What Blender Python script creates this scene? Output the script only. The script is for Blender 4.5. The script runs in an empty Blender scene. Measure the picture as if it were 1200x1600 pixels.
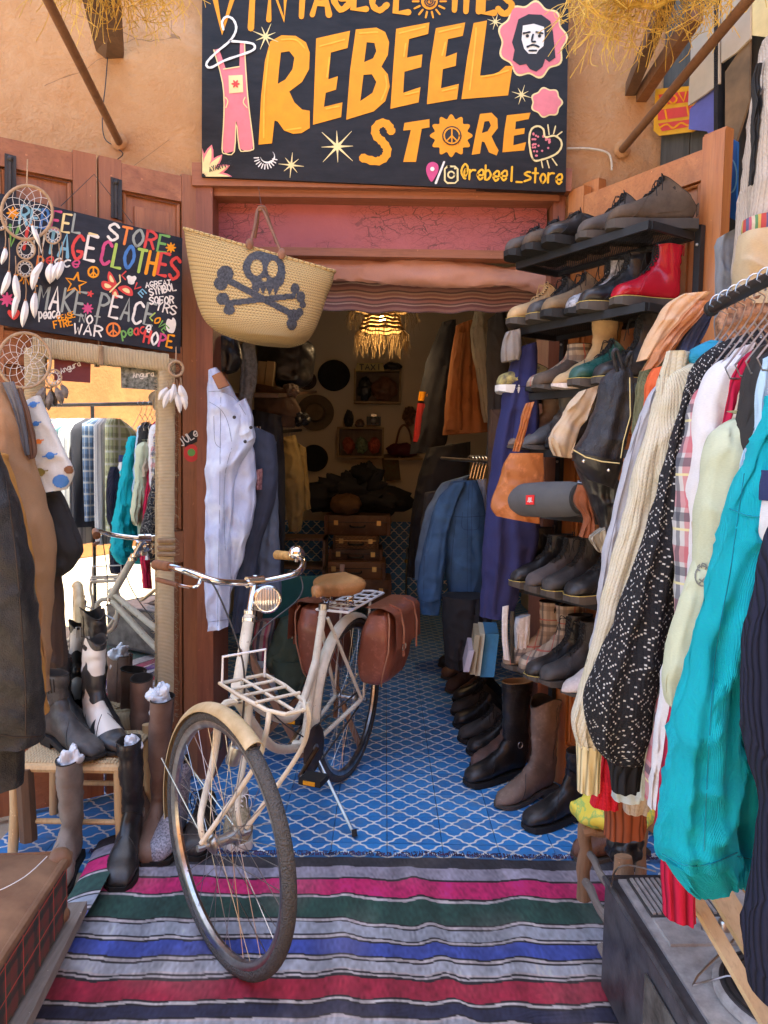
import bpy, bmesh, math, random
from mathutils import Vector, Matrix, noise, geometry
from mathutils.bvhtree import BVHTree
rnd = random.Random(7)
S = bpy.context.scene
COL = S.collection
PI = math.pi
# ------------------------------------------------------------ camera
FPX = 1150.0
CAM = Vector((0, 0, 1.40))
PITCH, ROLL = math.radians(4.23), math.radians(0.9)
ROT = Matrix.Rotation(PI/2 - PITCH, 3, 'X') @ Matrix.Rotation(ROLL, 3, 'Z')
cd = bpy.data.cameras.new('camera'); cam = bpy.data.objects.new('camera', cd); COL.objects.link(cam)
cam.location = CAM; cam.rotation_euler = ROT.to_euler()
cd.sensor_fit = 'VERTICAL'; cd.sensor_height = 36; cd.lens = FPX/1600*36
cd.clip_start = .05; cd.clip_end = 500
S.camera = cam
# ------------------------------------------------------------ light
W = bpy.data.worlds.new('World'); S.world = W; W.use_nodes = True
nt = W.node_tree; nt.nodes.clear()
SUN_EL, SUN_AZ = math.radians(76), math.radians(-20)      # sun stands behind the shop, a little to the left
sky = nt.nodes.new('ShaderNodeTexSky'); sky.sky_type = 'NISHITA'; sky.sun_disc = False
sky.dust_density = 1.6; sky.sun_elevation = SUN_EL; sky.sun_rotation = SUN_AZ
bg = nt.nodes.new('ShaderNodeBackground'); bg.inputs[1].default_value = .15
wo = nt.nodes.new('ShaderNodeOutputWorld')
nt.links.new(sky.outputs[0], bg.inputs[0]); nt.links.new(bg.outputs[0], wo.inputs[0])
sd = bpy.data.lights.new('sun', 'SUN'); sd.energy = 5.0; sd.angle = math.radians(.53); sd.color = (1, .97, .86)
sun = bpy.data.objects.new('sun', sd); COL.objects.link(sun)
sdir = Vector((math.sin(SUN_AZ)*math.cos(SUN_EL), math.cos(SUN_AZ)*math.cos(SUN_EL), math.sin(SUN_EL)))
sun.rotation_euler = sdir.to_track_quat('Z', 'Y').to_euler()
S.view_settings.view_transform = 'Standard'; S.view_settings.look = 'None'
S.view_settings.gamma = 1; S.view_settings.use_curve_mapping = False
S.view_settings.exposure = 2.65
S.cycles.max_bounces = 8; S.cycles.diffuse_bounces = 5; S.cycles.glossy_bounces = 4
# ------------------------------------------------------------ pixel rays
def ray(px, py):
    return ROT @ Vector(((px-600)/FPX, -(py-800)/FPX, -1))
def P(px, py, Y):
    d = ray(px, py); return CAM + d*(Y/d.y)
def F(px, py, z=0.0):
    d = ray(px, py); return CAM + d*((z-CAM.z)/d.z)
def plane_proj(p0, n):
    n = Vector(n).normalized(); p0 = Vector(p0)
    def f(px, py, off=0.0):
        d = ray(px, py); return CAM + d*(((p0+n*off)-CAM).dot(n)/d.dot(n))
    return f
def ip(x, pts):
    if x <= pts[0][0]: return pts[0][1]
    for a, b in zip(pts, pts[1:]):
        if x <= b[0]: return a[1]+(b[1]-a[1])*(x-a[0])/(b[0]-a[0])
    return pts[-1][1]
def cat(p, n, closed=False):
    """smooth curve through points (tuples of any length)"""
    p = [tuple(q) for q in p]; N = len(p); out = []
    segs = N if closed else N-1
    for s in range(segs):
        if closed: a, b, c, d = p[(s-1) % N], p[s], p[(s+1) % N], p[(s+2) % N]
        else: a, b, c, d = p[max(s-1, 0)], p[s], p[s+1], p[min(s+2, N-1)]
        for k in range(n):
            t = k/n
            out.append(tuple(.5*((2*b[i])+(-a[i]+c[i])*t+(2*a[i]-5*b[i]+4*c[i]-d[i])*t*t+(-a[i]+3*b[i]-3*c[i]+d[i])*t**3) for i in range(len(b))))
    if not closed: out.append(p[-1])
    return out
# ------------------------------------------------------------ mesh builder
class MB:
    def __init__(s): s.v = []; s.f = []; s.uv = {}; s.col = None
    def add(s, vs, fs, uvs=None):
        b = len(s.v); s.v += [Vector(q) for q in vs]
        s.f += [tuple(i+b for i in f) for f in fs]
        if uvs:
            for i, u in enumerate(uvs): s.uv[b+i] = u
        return s
    def box(s, c, size, rot=None, taper=1.0):
        c = Vector(c); hx, hy, hz = [q/2 for q in size]
        vs = []
        for z in (-1, 1):
            k = taper if z > 0 else 1
            for x, y in ((-1, -1), (1, -1), (1, 1), (-1, 1)):
                q = Vector((x*hx*k, y*hy*k, z*hz))
                vs.append(c + (rot @ q if rot is not None else q))
        return s.add(vs, [(3, 2, 1, 0), (4, 5, 6, 7), (0, 1, 5, 4), (1, 2, 6, 5), (2, 3, 7, 6), (3, 0, 4, 7)])
    def beam(s, a, b, w, h, up=(0, 0, 1)):
        a = Vector(a); b = Vector(b); d = (b-a); L = d.length; y = d.normalized()
        x = y.cross(Vector(up)).normalized(); z = x.cross(y)
        return s.box((a+b)/2, (w, L, h), Matrix((x, y, z)).transposed())
    def prism(s, pts, off):
        """closed polygon of 3D points extruded by vector off"""
        pts = [Vector(p) for p in pts]; off = Vector(off); n = len(pts)
        tr = geometry.tessellate_polygon([pts])
        vs = pts+[p+off for p in pts]
        fs = [tuple(t) for t in tr]+[tuple(i+n for i in reversed(t)) for t in tr]+[(i, (i+1) % n, (i+1) % n+n, i+n) for i in range(n)]
        return s.add(vs, fs)
    def flat(s, loops):
        loops = [[Vector(p) for p in l] for l in loops]
        tr = geometry.tessellate_polygon(loops)
        return s.add([p for l in loops for p in l], [tuple(t) for t in tr])
    def tube(s, pts, r, n=8, closed=False, caps=True):
        pts = [Vector(p) for p in pts]; N = len(pts)
        rr = r if isinstance(r, (list, tuple)) else [r]*N
        t0 = None; vs = []; uvs = []; L = 0
        for i, p in enumerate(pts):
            if closed: t = pts[(i+1) % N]-pts[(i-1) % N]
            else: t = pts[min(i+1, N-1)]-pts[max(i-1, 0)]
            if t.length < 1e-9: t = Vector((0, 0, 1))
            t.normalize()
            if t0 is None:
                u = t.orthogonal().normalized()
            else:
                u = (u - t*u.dot(t))
                u = u.normalized() if u.length > 1e-6 else t.orthogonal().normalized()
            w = t.cross(u); t0 = t
            if i: L += (p-pts[i-1]).length
            for k in range(n):
                a = 2*PI*k/n
                vs.append(p+(u*math.cos(a)+w*math.sin(a))*rr[i]); uvs.append((k/n*2*PI*rr[i], L))
        fs = []
        for i in range(N if closed else N-1):
            j = (i+1) % N
            for k in range(n):
                fs.append((i*n+k, i*n+(k+1) % n, j*n+(k+1) % n, j*n+k))
        if caps and not closed:
            fs.append(tuple(reversed(range(n)))); fs.append(tuple(range((N-1)*n, N*n)))
        return s.add(vs, fs, uvs)
    def loft(s, rings, cap0=True, cap1=True, uvs=None, closed=True):
        n = len(rings[0]); vs = [p for r in rings for p in r]; fs = []
        for i in range(len(rings)-1):
            for k in range(n if closed else n-1):
                fs.append((i*n+k, i*n+(k+1) % n, (i+1)*n+(k+1) % n, (i+1)*n+k))
        if cap0: fs.append(tuple(reversed(range(n))))
        if cap1: fs.append(tuple(range((len(rings)-1)*n, len(rings)*n)))
        return s.add(vs, fs, uvs)
    def lathe(s, prof, c=(0, 0, 0), n=24, rot=None, sy=1.0):
        c = Vector(c); rings = []
        for r, z in prof:
            ring = []
            for k in range(n):
                a = 2*PI*k/n; q = Vector((r*math.cos(a), r*math.sin(a)*sy, z))
                ring.append(c+(rot @ q if rot is not None else q))
            rings.append(ring)
        return s.loft(rings, prof[0][0] > 1e-4, prof[-1][0] > 1e-4)
    def ball(s, c, r, n=12, m=8, sc=(1, 1, 1), rot=None):
        pr = [(math.sin(PI*i/m)*1.0, -math.cos(PI*i/m)) for i in range(m+1)]
        c = Vector(c); rings = []
        for a, z in pr:
            ring = []
            for k in range(n):
                t = 2*PI*k/n; q = Vector((max(a, .001)*math.cos(t)*r*sc[0], max(a, .001)*math.sin(t)*r*sc[1], z*r*sc[2]))
                ring.append(c+(rot @ q if rot is not None else q))
            rings.append(ring)
        return s.loft(rings, True, True)
    def grid(s, fn, nu, nv, uvfn=None):
        vs = []; uvs = []
        for j in range(nv+1):
            for i in range(nu+1):
                u, v = i/nu, j/nv
                vs.append(fn(u, v)); uvs.append(uvfn(u, v) if uvfn else (u, v))
        return s.add(vs, [(j*(nu+1)+i, j*(nu+1)+i+1, (j+1)*(nu+1)+i+1, (j+1)*(nu+1)+i) for j in range(nv) for i in range(nu)], uvs)
def mesh_of(mb, name, mat, inv=None, smooth=True, ang=.7):
    me = bpy.data.meshes.new(name)
    vs = mb.v if inv is None else [inv @ q for q in mb.v]
    me.from_pydata([tuple(q) for q in vs], [], mb.f)
    if mb.uv:
        ul = me.uv_layers.new(name='UVMap')
        idx = [0]*len(me.loops); me.loops.foreach_get('vertex_index', idx)
        dat = []
        for i in idx: dat += mb.uv.get(i, (0, 0))
        ul.data.foreach_set('uv', dat)
    if mb.col:
        ca = me.color_attributes.new('Col', 'FLOAT_COLOR', 'POINT')
        dat = []
        for c in mb.col: dat += [c[0], c[1], c[2], 1]
        ca.data.foreach_set('color', dat)
    me.polygons.foreach_set('use_smooth', [smooth]*len(me.polygons))
    if smooth: me.set_sharp_from_angle(angle=ang)
    if mat is not None: me.materials.append(mat)
    me.update(); return me
INV = {}
def tag(o, label=None, cat_=None, group=None, kind=None):
    if label: o['label'] = label
    if cat_: o['category'] = cat_
    if group: o['group'] = group
    if kind: o['kind'] = kind
    return o
def thing(name, label, cat_, loc, rz=0, group=None):
    o = bpy.data.objects.new(name, None); COL.objects.link(o); o.empty_display_size = .05
    o.location = loc; o.rotation_euler = (0, 0, rz)
    INV[o.name] = (Matrix.Translation(Vector(loc)) @ Matrix.Rotation(rz, 4, 'Z')).inverted()
    return tag(o, label, cat_, group)
def part(name, mb, mat, parent, label=None, kind=None, local=False, smooth=True, ang=.7):
    inv = None if local else INV.get(parent.name)
    me = mb if isinstance(mb, bpy.types.Mesh) else mesh_of(mb, name, mat, inv, smooth, ang)
    o = bpy.data.objects.new(name, me); COL.objects.link(o); o.parent = parent
    if parent.name in INV: INV[o.name] = INV[parent.name]
    return tag(o, label, None, None, kind)
def solo(name, label, cat_, mb, mat, group=None, loc=None, smooth=True, ang=.7):
    if loc is None:
        loc = Vector((sum(q.x for q in mb.v)/len(mb.v), sum(q.y for q in mb.v)/len(mb.v), min(q.z for q in mb.v)))
    m = Matrix.Translation(Vector(loc)).inverted()
    me = mesh_of(mb, name, mat, m, smooth, ang)
    o = bpy.data.objects.new(name, me); COL.objects.link(o); o.location = loc; INV[o.name] = m
    return tag(o, label, cat_, group)
def struct(name, mb, mat, smooth=False, label=None):
    o = bpy.data.objects.new(name, mesh_of(mb, name, mat, None, smooth)); COL.objects.link(o)
    return tag(o, label, None, None, 'structure')
# ------------------------------------------------------------ materials
class G:
    def __init__(s, name, rough=.6, metal=0, spec=.5, coat=0):
        s.mat = bpy.data.materials.new(name); s.mat.use_nodes = True
        s.t = s.mat.node_tree; s.b = s.t.nodes['Principled BSDF']
        s.b.inputs['Roughness'].default_value = rough; s.b.inputs['Metallic'].default_value = metal
        s.b.inputs['Specular IOR Level'].default_value = spec
        s.b.inputs['Coat Weight'].default_value = coat; s.b.inputs['Coat Roughness'].default_value = .15
        s.tc = s.t.nodes.new('ShaderNodeTexCoord')
    def n(s, t): return s.t.nodes.new('ShaderNode'+t)
    def set(s, sock, v):
        if isinstance(v, bpy.types.NodeSocket): s.t.links.new(v, sock)
        elif isinstance(v, (tuple, list)) and len(v) == 3 and sock.type == 'RGBA': sock.default_value = (*v, 1)
        else: sock.default_value = v
    def m(s, op, a, b=0.0, c=None):
        q = s.n('Math'); q.operation = op; s.set(q.inputs[0], a); s.set(q.inputs[1], b)
        if c is not None: s.set(q.inputs[2], c)
        return q.outputs[0]
    def coord(s, which='Object', sc=None):
        o = s.tc.outputs[which]
        if sc:
            q = s.n('Mapping'); s.set(q.inputs['Vector'], o); q.inputs['Scale'].default_value = sc; o = q.outputs[0]
        return o
    def xyz(s, v):
        q = s.n('SeparateXYZ'); s.set(q.inputs[0], v); return q.outputs[0], q.outputs[1], q.outputs[2]
    def comb(s, x, y, z=0.0):
        q = s.n('CombineXYZ'); s.set(q.inputs[0], x); s.set(q.inputs[1], y); s.set(q.inputs[2], z); return q.outputs[0]
    def noise(s, v, sc, det=3, rough=.6, dist=0):
        q = s.n('TexNoise'); s.set(q.inputs['Vector'], v); q.inputs['Scale'].default_value = sc
        q.inputs['Detail'].default_value = det; q.inputs['Roughness'].default_value = rough; q.inputs['Distortion'].default_value = dist
        return q.outputs[0]
    def voro(s, v, sc, feat='F1'):
        q = s.n('TexVoronoi'); q.feature = feat; s.set(q.inputs['Vector'], v); q.inputs['Scale'].default_value = sc
        return q.outputs['Distance']
    def ramp(s, f, stops, const=False):
        q = s.n('ValToRGB'); s.set(q.inputs[0], f); e = q.color_ramp
        if const: e.interpolation = 'CONSTANT'
        while len(e.elements) < len(stops): e.elements.new(.5)
        for k, (p, c) in enumerate(stops):
            e.elements[k].position = p
            e.elements[k].color = (*c, 1) if isinstance(c, (tuple, list)) else (c, c, c, 1)
        return q.outputs[0]
    def mix(s, f, a, b, bt='MIX'):
        q = s.n('Mix'); q.data_type = 'RGBA'; q.blend_type = bt
        s.set(q.inputs[0], f); s.set(q.inputs[6], a); s.set(q.inputs[7], b); return q.outputs[2]
    def bump(s, h, strength=.3, dist=.005, prev=None):
        q = s.n('Bump'); s.set(q.inputs['Height'], h); q.inputs['Strength'].default_value = strength; q.inputs['Distance'].default_value = dist
        if prev is not None: s.set(q.inputs['Normal'], prev)
        return q.outputs[0]
    def done(s, col=None, nrm=None, rough=None):
        if col is not None: s.set(s.b.inputs['Base Color'], col)
        if nrm is not None: s.set(s.b.inputs['Normal'], nrm)
        if rough is not None: s.set(s.b.inputs['Roughness'], rough)
        return s.mat
def sh(c, k): return tuple(min(1, q*k) for q in c)
MC = {}
def M(name, c, rough=.6, var=.2, sc=9, bump=.25, bs=70, metal=0, coat=0, spec=.32, c2=None, kind=None, bd=.003):
    if name in MC: return MC[name]
    g = G(name, rough, metal, spec, coat)
    v = g.coord('Object')
    if kind == 'woodX': v = g.coord('Object', (.12, 1, 1)); sc *= 3
    if kind == 'woodY': v = g.coord('Object', (1, .12, 1)); sc *= 3
    if kind == 'woodZ': v = g.coord('Object', (1, 1, .1)); sc *= 3
    f = g.noise(v, sc, 4, .65)
    f2 = g.ramp(f, [(.3, 0.0), (.7, 1.0)])
    col = g.mix(f2, sh(c, 1-var), c2 if c2 else sh(c, 1+var))
    big = g.noise(g.coord('Object'), 2.2, 3); col = g.mix(g.ramp(big, [(.35, .0), (.65, .35)]), col, sh(c, 1-1.3*var if var < .6 else .3))
    h = g.noise(v, bs, 3); rgh = None
    if kind == 'leather':
        o = g.coord('Object'); cr = g.noise(o, 38, 5, .7, 1.2); h = g.m('ADD', g.m('MULTIPLY', g.voro(o, 300), .6), g.m('MULTIPLY', cr, 1.6))
        sc1 = g.ramp(g.noise(o, 26, 6, .75), [(.52, 0.0), (.70, .65)]); col = g.mix(sc1, col, tuple(min(1, q*1.7+.03) for q in c))
        dust = g.ramp(g.noise(o, 7, 4), [(.45, 0.0), (.75, .13)]); col = g.mix(dust, col, (.26, .22, .18)); rgh = g.m('ADD', g.m('ADD', rough-.16, g.m('MULTIPLY', sc1, .5)), g.m('MULTIPLY', g.noise(o, 11, 4), .28))
    if name == 'cream_bicycle_paint':
        o = g.coord('Object'); chip = g.ramp(g.noise(o, 55, 4, .7), [(.66, 0.0), (.69, 1.0)]); col = g.mix(chip, col, (.12, .055, .025)); gr_ = g.ramp(g.noise(o, 9, 4), [(.5, 0.0), (.75, .5)]); col = g.mix(gr_, col, (.36, .29, .19))
    if kind in ('cloth', 'denim', 'knit'):
        uv = g.coord('UV'); x, y, _ = g.xyz(uv)
        k = {'cloth': 2600, 'denim': 2200, 'knit': 900}[kind]
        a = g.m('SINE', g.m('MULTIPLY', g.m('ADD', x, y), k)); b_ = g.m('SINE', g.m('MULTIPLY', g.m('SUBTRACT', x, y), k*(.2 if kind == 'denim' else 1)))
        h = g.m('ADD', h, g.m('MULTIPLY', g.m('MULTIPLY', a, b_), .35))
        wk = g.noise(g.coord('Object', (1, 1, .55)), 13, 4, .6, 1.4); h = g.m('ADD', h, g.m('MULTIPLY', wk, 5)); fib = g.noise(g.coord('UV', (60, 260, 1)), 3, 2)
        col = g.mix(g.ramp(fib, [(.3, .0), (.75, .35)]), col, sh(c, 1.45))
        if kind == 'denim':
            wn = g.noise(g.coord('Object'), 7, 3); col = g.mix(g.ramp(wn, [(.5, 0.0), (.7, .45)]), col, sh(c, 1.9))
    return MC.setdefault(name, g.done(col, g.bump(h, bump, bd), rgh))
# common materials
LEA = dict(kind='leather', bump=.35, bd=.0012)
blackleather = M('black_leather', (.012, .0115, .012), .36, .35, 12, spec=.45, **LEA)
greyleather = M('worn_grey_leather', (.045, .042, .04), .45, .35, 14, **LEA)
brownleather = M('brown_leather', (.13, .055, .03), .42, .35, 12, **LEA)
taupe = M('taupe_leather', (.17, .115, .085), .6, .3, 10, **LEA)
duskbrown = M('dusty_brown_leather', (.15, .085, .065), .55, .3, 12, **LEA)
suede = M('brown_suede', (.10, .07, .048), .9, .35, 14, bump=.3)
tansuede = M('tan_suede', (.50, .33, .16), .9, .2, 14, bump=.3)
redpatent = M('red_patent_leather', (.40, .008, .022), .26, .12, 10, coat=.3, bump=.05)
greenleather = M('green_leather', (.02, .09, .07), .3, .25, 10, **LEA)
creamleather = M('cream_leather', (.62, .53, .46), .55, .15, 10, **LEA)
rubber = M('black_rubber', (.018, .017, .016), .7, .3)
solebrown = M('dark_brown_sole', (.075, .062, .05), .7, .35)
solewhite = M('white_rubber_sole', (.7, .68, .62), .6, .12)
lacemat = M('black_lace', (.015, .015, .015), .8, .2)
lining = M('dark_lining', (.035, .028, .022), .9, .2)
tanlining = M('tan_lining', (.42, .25, .11), .8, .2)
chrome = M('chrome', (.75, .73, .7), .14, .1, 20, bump=.05, metal=1)
steel = M('dull_steel', (.45, .44, .42), .35, .25, 20, bump=.1, metal=1)
blackmetal = M('black_metal', (.02, .02, .021), .45, .3, 12, bump=.08)
iron = M('dark_iron', (.045, .043, .042), .5, .4, 14)
brass = M('brass', (.6, .4, .15), .3, .2, metal=1)
creampaint = M('cream_bicycle_paint', (.66, .60, .46), .38, .1, 25, c2=(.72, .66, .52), bump=.06)
white = M('white_paint', (.78, .77, .74), .5, .06)
paper = M('paper', (.7, .66, .56), .8, .1)
# ------------------------------------------------------------ special materials
def plaster_mat():
    g = G('orange_plaster', .92)
    v = g.coord('Object')
    f = g.noise(v, 1.4, 5, .65, .5); f3 = g.noise(v, 9, 4, .7)
    c = g.mix(g.ramp(f, [(.3, 0.0), (.7, 1.0)]), (.50, .235, .085), (.60, .33, .14))
    c = g.mix(g.ramp(f3, [(.42, 0.0), (.75, .6)]), c, (.66, .39, .19))
    pale = g.noise(g.coord('Object', (1.2, 1, 2.2)), 1.1, 4, .6, 1.2)
    c = g.mix(g.ramp(pale, [(.56, 0.0), (.64, .55)]), c, (.68, .42, .24))
    st = g.noise(g.coord('Object', (1, 1, .5)), 2.6, 5, .7, 1)
    c = g.mix(g.ramp(st, [(.57, 0.0), (.66, .5)]), c, (.36, .20, .12))
    cr = g.voro(g.mix(.12, v, g.noise(v, 3, 3)), 2.3, 'DISTANCE_TO_EDGE')
    crm = g.m('MULTIPLY', g.m('LESS_THAN', cr, .0022), g.m('GREATER_THAN', g.noise(v, 1.3), .58))
    c = g.mix(g.m('MULTIPLY', crm, .6), c, (.16, .09, .05))
    h = g.m('ADD', g.m('MULTIPLY', g.noise(v, 60, 6, .75), 1.1), g.m('MULTIPLY', g.noise(v, 7, 5, .6, .8), 2.2))
    h = g.m('SUBTRACT', h, g.m('MULTIPLY', crm, .6))
    return g.done(c, g.bump(h, .8, .016))
def crack_paint():
    g = G('cracked_pink_paint', .6)
    v = g.coord('Object', (1, 1, 1)); w = g.mix(.06, v, g.noise(v, 14, 3))
    vs = g.n('Mapping'); g.set(vs.inputs[0], w); vs.inputs['Scale'].default_value = (1, 1, 2.6)
    e = g.voro(vs.outputs[0], 13, 'DISTANCE_TO_EDGE'); e2 = g.voro(vs.outputs[0], 34, 'DISTANCE_TO_EDGE')
    area = g.ramp(g.noise(v, 3.5, 3), [(.42, 0.0), (.56, 1.0)])
    m = g.m('MULTIPLY', g.m('LESS_THAN', e, .022), area); m2 = g.m('MULTIPLY', g.m('LESS_THAN', e2, .03), g.m('MULTIPLY', area, .6))
    m = g.m('MAXIMUM', m, m2)
    c = g.mix(g.noise(v, 8, 4), (.33, .085, .085), (.43, .12, .12))
    c = g.mix(g.m('MULTIPLY', m, .85), c, (.09, .035, .03))
    h = g.m('SUBTRACT', g.noise(v, 60, 3), g.m('MULTIPLY', m, 1.5))
    return g.done(c, g.bump(h, .5, .004))
def tile_mat(name='blue_lattice_tile', objvar=True):
    g = G(name, .42)
    v = g.coord('Object'); x, y, z = g.xyz(v)
    u = g.m('MULTIPLY', x, 10.0); w = g.m('MULTIPLY', y, 10.0)
    if not objvar: w = g.m('MULTIPLY', z, 10.0)
    a = g.m('ADD', u, w); b = g.m('SUBTRACT', u, w)
    def fam(p, q):
        s_ = g.m('MULTIPLY', g.m('SINE', g.m('MULTIPLY', q, 4*PI)), .036)
        k = g.m('ADD', p, s_); fr = g.m('FRACT', g.m('ADD', k, .5)); return g.m('ABSOLUTE', g.m('SUBTRACT', fr, .5))
    d = g.m('MINIMUM', fam(a, b), fam(b, a))
    wob = g.m('MULTIPLY', g.noise(v, 90, 2), .03)
    line = g.ramp(g.m('ADD', d, wob), [(.066, 1.0), (.084, 0.0)])
    oi = g.n('ObjectInfo'); r = oi.outputs['Random'] if objvar else .5
    rr = g.noise(v, 14, 4) if not objvar else g.m('ADD', g.m('MULTIPLY', r, .7), g.m('MULTIPLY', g.noise(v, 25, 4), .5))
    blue = g.mix(rr, (.022, .14, .38), (.045, .26, .60))
    wh = g.mix(g.noise(v, 30, 3), (.62, .63, .61), (.78, .78, .74))
    c = g.mix(line, blue, wh)
    wearn = g.ramp(g.noise(g.comb(g.m('ADD', x, g.m('MULTIPLY', r, 5)), y), 40, 5, .7), [(.55, 0.0), (.66, .35)]); c = g.mix(wearn, c, (.20, .27, .36)); dirt = g.noise(g.tc.outputs['Object'] if not objvar else g.comb(g.m('ADD', x, g.m('MULTIPLY', r, 7)), y), 11, 4)
    c = g.mix(g.ramp(dirt, [(.5, 0.0), (.72, .4)]), c, (.14, .15, .16))
    h = g.m('ADD', g.m('MULTIPLY', line, .3), g.noise(v, 60, 2))
    return g.done(c, g.bump(h, .15, .002), g.m('ADD', .28, g.m('MULTIPLY', g.noise(v, 18, 3), .3)))
def wood(name, c, c2, axis='Z', rough=.5, fine=60, bump=.25, coat=0):
    g = G(name, rough, coat=coat)
    sc = {'X': (.07, 1, 1), 'Y': (1, .07, 1), 'Z': (1, 1, .07)}[axis]
    oi = g.n('ObjectInfo'); r = oi.outputs['Random']
    q = g.n('Mapping'); g.set(q.inputs[0], g.tc.outputs['Object']); q.inputs['Scale'].default_value = sc
    g.set(q.inputs['Location'], g.comb(g.m('MULTIPLY', r, 13.0), g.m('MULTIPLY', r, 7.0), g.m('MULTIPLY', r, 3.0)))
    f = g.noise(q.outputs[0], 14, 5, .6, 1.5); f2 = g.noise(q.outputs[0], fine*2, 3, .6)
    col = g.mix(g.ramp(f, [(.3, 0.0), (.7, 1.0)]), c, c2)
    col = g.mix(g.ramp(f2, [(.5, 0.0), (.8, .5)]), col, sh(c, .45))
    col = g.mix(g.m('MULTIPLY', r, .25), col, sh(c, .6))
    d = g.noise(g.tc.outputs['Object'], 6, 5, .7); col = g.mix(g.ramp(d, [(.56, 0.0), (.75, .5)]), col, sh(c2, .4))
    d2 = g.noise(g.tc.outputs['Object'], 45, 3, .7); col = g.mix(g.ramp(d2, [(.68, 0.0), (.74, .6)]), col, sh(c2, 1.8))
    return g.done(col, g.bump(g.m('ADD', f2, f), bump, .003), g.m('ADD', rough-.12, g.m('MULTIPLY', d, .25)))
redwood = wood('red_brown_door_wood', (.27, .095, .036), (.42, .17, .066))
redwoodX = wood('red_brown_door_rail_wood', (.27, .095, .036), (.42, .17, .066), 'X')
orwood = wood('orange_varnished_wood', (.42, .14, .035), (.56, .22, .06), coat=.25)
orwoodX = wood('orange_varnished_rail_wood', (.42, .14, .035), (.56, .22, .06), 'X', coat=.25)
darkwood = wood('old_dark_wood', (.09, .05, .03), (.16, .09, .05))
polewood = wood('brown_pole_wood', (.17, .075, .03), (.26, .12, .05), 'Z', .6)
palewood = wood('pale_stick_wood', (.50, .33, .15), (.62, .45, .24), 'Z', .6)
greywood = wood('weathered_grey_wood', (.16, .135, .115), (.26, .23, .20), 'Y', .85, bump=.6)
stumpwood = wood('rough_branch_wood', (.22, .13, .07), (.34, .21, .12), 'Z', .85, bump=.7)
frameW = wood('frame_wood', (.20, .065, .035), (.31, .11, .055))
frameWX = wood('lintel_wood', (.25, .085, .038), (.36, .14, .065), 'X', .6, bump=.4)
plaster = plaster_mat()
def creamwall():
    g = G('cream_interior_plaster', .9); v = g.coord('Object')
    c = g.mix(g.noise(v, 2.5, 4), (.54, .45, .32), (.64, .55, .41))
    return g.done(c, g.bump(g.noise(v, 14, 4), .3, .01))
cream = creamwall()
tile = tile_mat(); wtile = tile_mat('blue_wall_lattice', False)
def ground_mat():
    g = G('alley_concrete', .9); v = g.coord('Object')
    c = g.mix(g.noise(v, 1.5, 5), (.33, .27, .19), (.44, .37, .27)); c = g.mix(g.ramp(g.noise(v, 30, 4), [(.5, 0.0), (.8, .5)]), c, (.28, .23, .18))
    return g.done(c, g.bump(g.noise(v, 40, 5, .7), .5, .01))
# ------------------------------------------------------------ ground, walls
YW = 3.14
g_ = MB(); g_.add([(-14, -14, -.012), (14, -14, -.012), (14, 14, -.012), (-14, 14, -.012)], [(0, 1, 2, 3)])
struct('ground', g_, ground_mat())
XL, XR, ZT = -.79, .73, 2.58
w = MB()
w.box(((-6+XL)/2, YW+.17, 5.5), (XL+6, .34, 11)); w.box(((XR+6)/2, YW+.17, 5.5), (6-XR, .34, 11))  # unseen upper wall made this tall so its shadow covers the shop front
w.box(((XL+XR)/2, YW+.17, (ZT+11)/2), (XR-XL, .34, 11-ZT))
facade = solo('shop_wall', 'rough orange plaster wall around the shop doorway', 'wall', w, plaster, smooth=False)
w = MB(); w.box((1.5, -3.0, 2.2), (16, .3, 4.4))
solo('alley_wall', 'orange plaster wall across the alley seen in the mirror', 'wall', w, M('deep_orange_plaster', (.38, .165, .055), .95, .2, 3, bump=.6, bs=30, bd=.01), smooth=False)
w = MB(); w.box((3.6, 1.6, 2.0), (.25, 2.6, 4.0))
solo('side_wall', 'orange plaster side wall behind the clothes at the right edge', 'wall', w, plaster, smooth=False)
# interior shell
w = MB()
for x in (-1.42, 1.42): w.box((x, 5.3, 1.35), (.14, 3.64, 2.7))
w.box((0, 7.19, 1.65), (2.98, .14, 3.3))
struct('interior_wall', w, cream)
w = MB()
def vault(u, v):
    a = PI*(1-u); return Vector((1.36*math.cos(a), 3.44+v*3.8, 2.35+.72*math.sin(a)))
w.grid(vault, 24, 6)
w.grid(lambda u, v: Vector((1.7*math.cos(PI*(1-u)), 3.44+v*3.8, 2.35+1.1*math.sin(PI*(1-u)))), 24, 2)
struct('ceiling', w, cream, True)
w = MB(); w.box((0, 7.108, .39), (2.7, .022, .78)); struct('wall_tiling', w, wtile)
w = MB(); w.box((0, 5.3, 3.56), (3.4, 4.0, .1)); w.box((-1.66, 5.3, 2.9), (.08, 4.0, 1.3)); w.box((1.66, 5.3, 2.9), (.08, 4.0, 1.3)); w.box((0, 7.3, 3.4), (3.2, .08, .5)); struct('roof', w, plaster)
# floor tiles, one by one
TS = .2; fl = MB(); fl.box((0.05, 4.85, -.018), (2.7, 4.8, .012))
floor = struct('floor', fl, M('grey_grout', (.13, .13, .13), .9))
tb = MB(); tb.box((0, 0, -.004), (TS-.0026, TS-.0026, .010)); tme = mesh_of(tb, 'tile', tile, None, False)
for j in range(24):
    for i in range(-7, 7):
        x = .03+i*TS+.1; y = 2.48+j*TS
        if y > 3.1 and abs(x) > 1.36: continue
        if y < 3.1 and x > 1.25: continue
        o = bpy.data.objects.new('tile', tme); COL.objects.link(o); o.parent = floor
        o.location = (x, y, rnd.uniform(-.0008, .0008)); o.rotation_euler = (rnd.uniform(-.003, .003), rnd.uniform(-.003, .003), 0)
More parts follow.
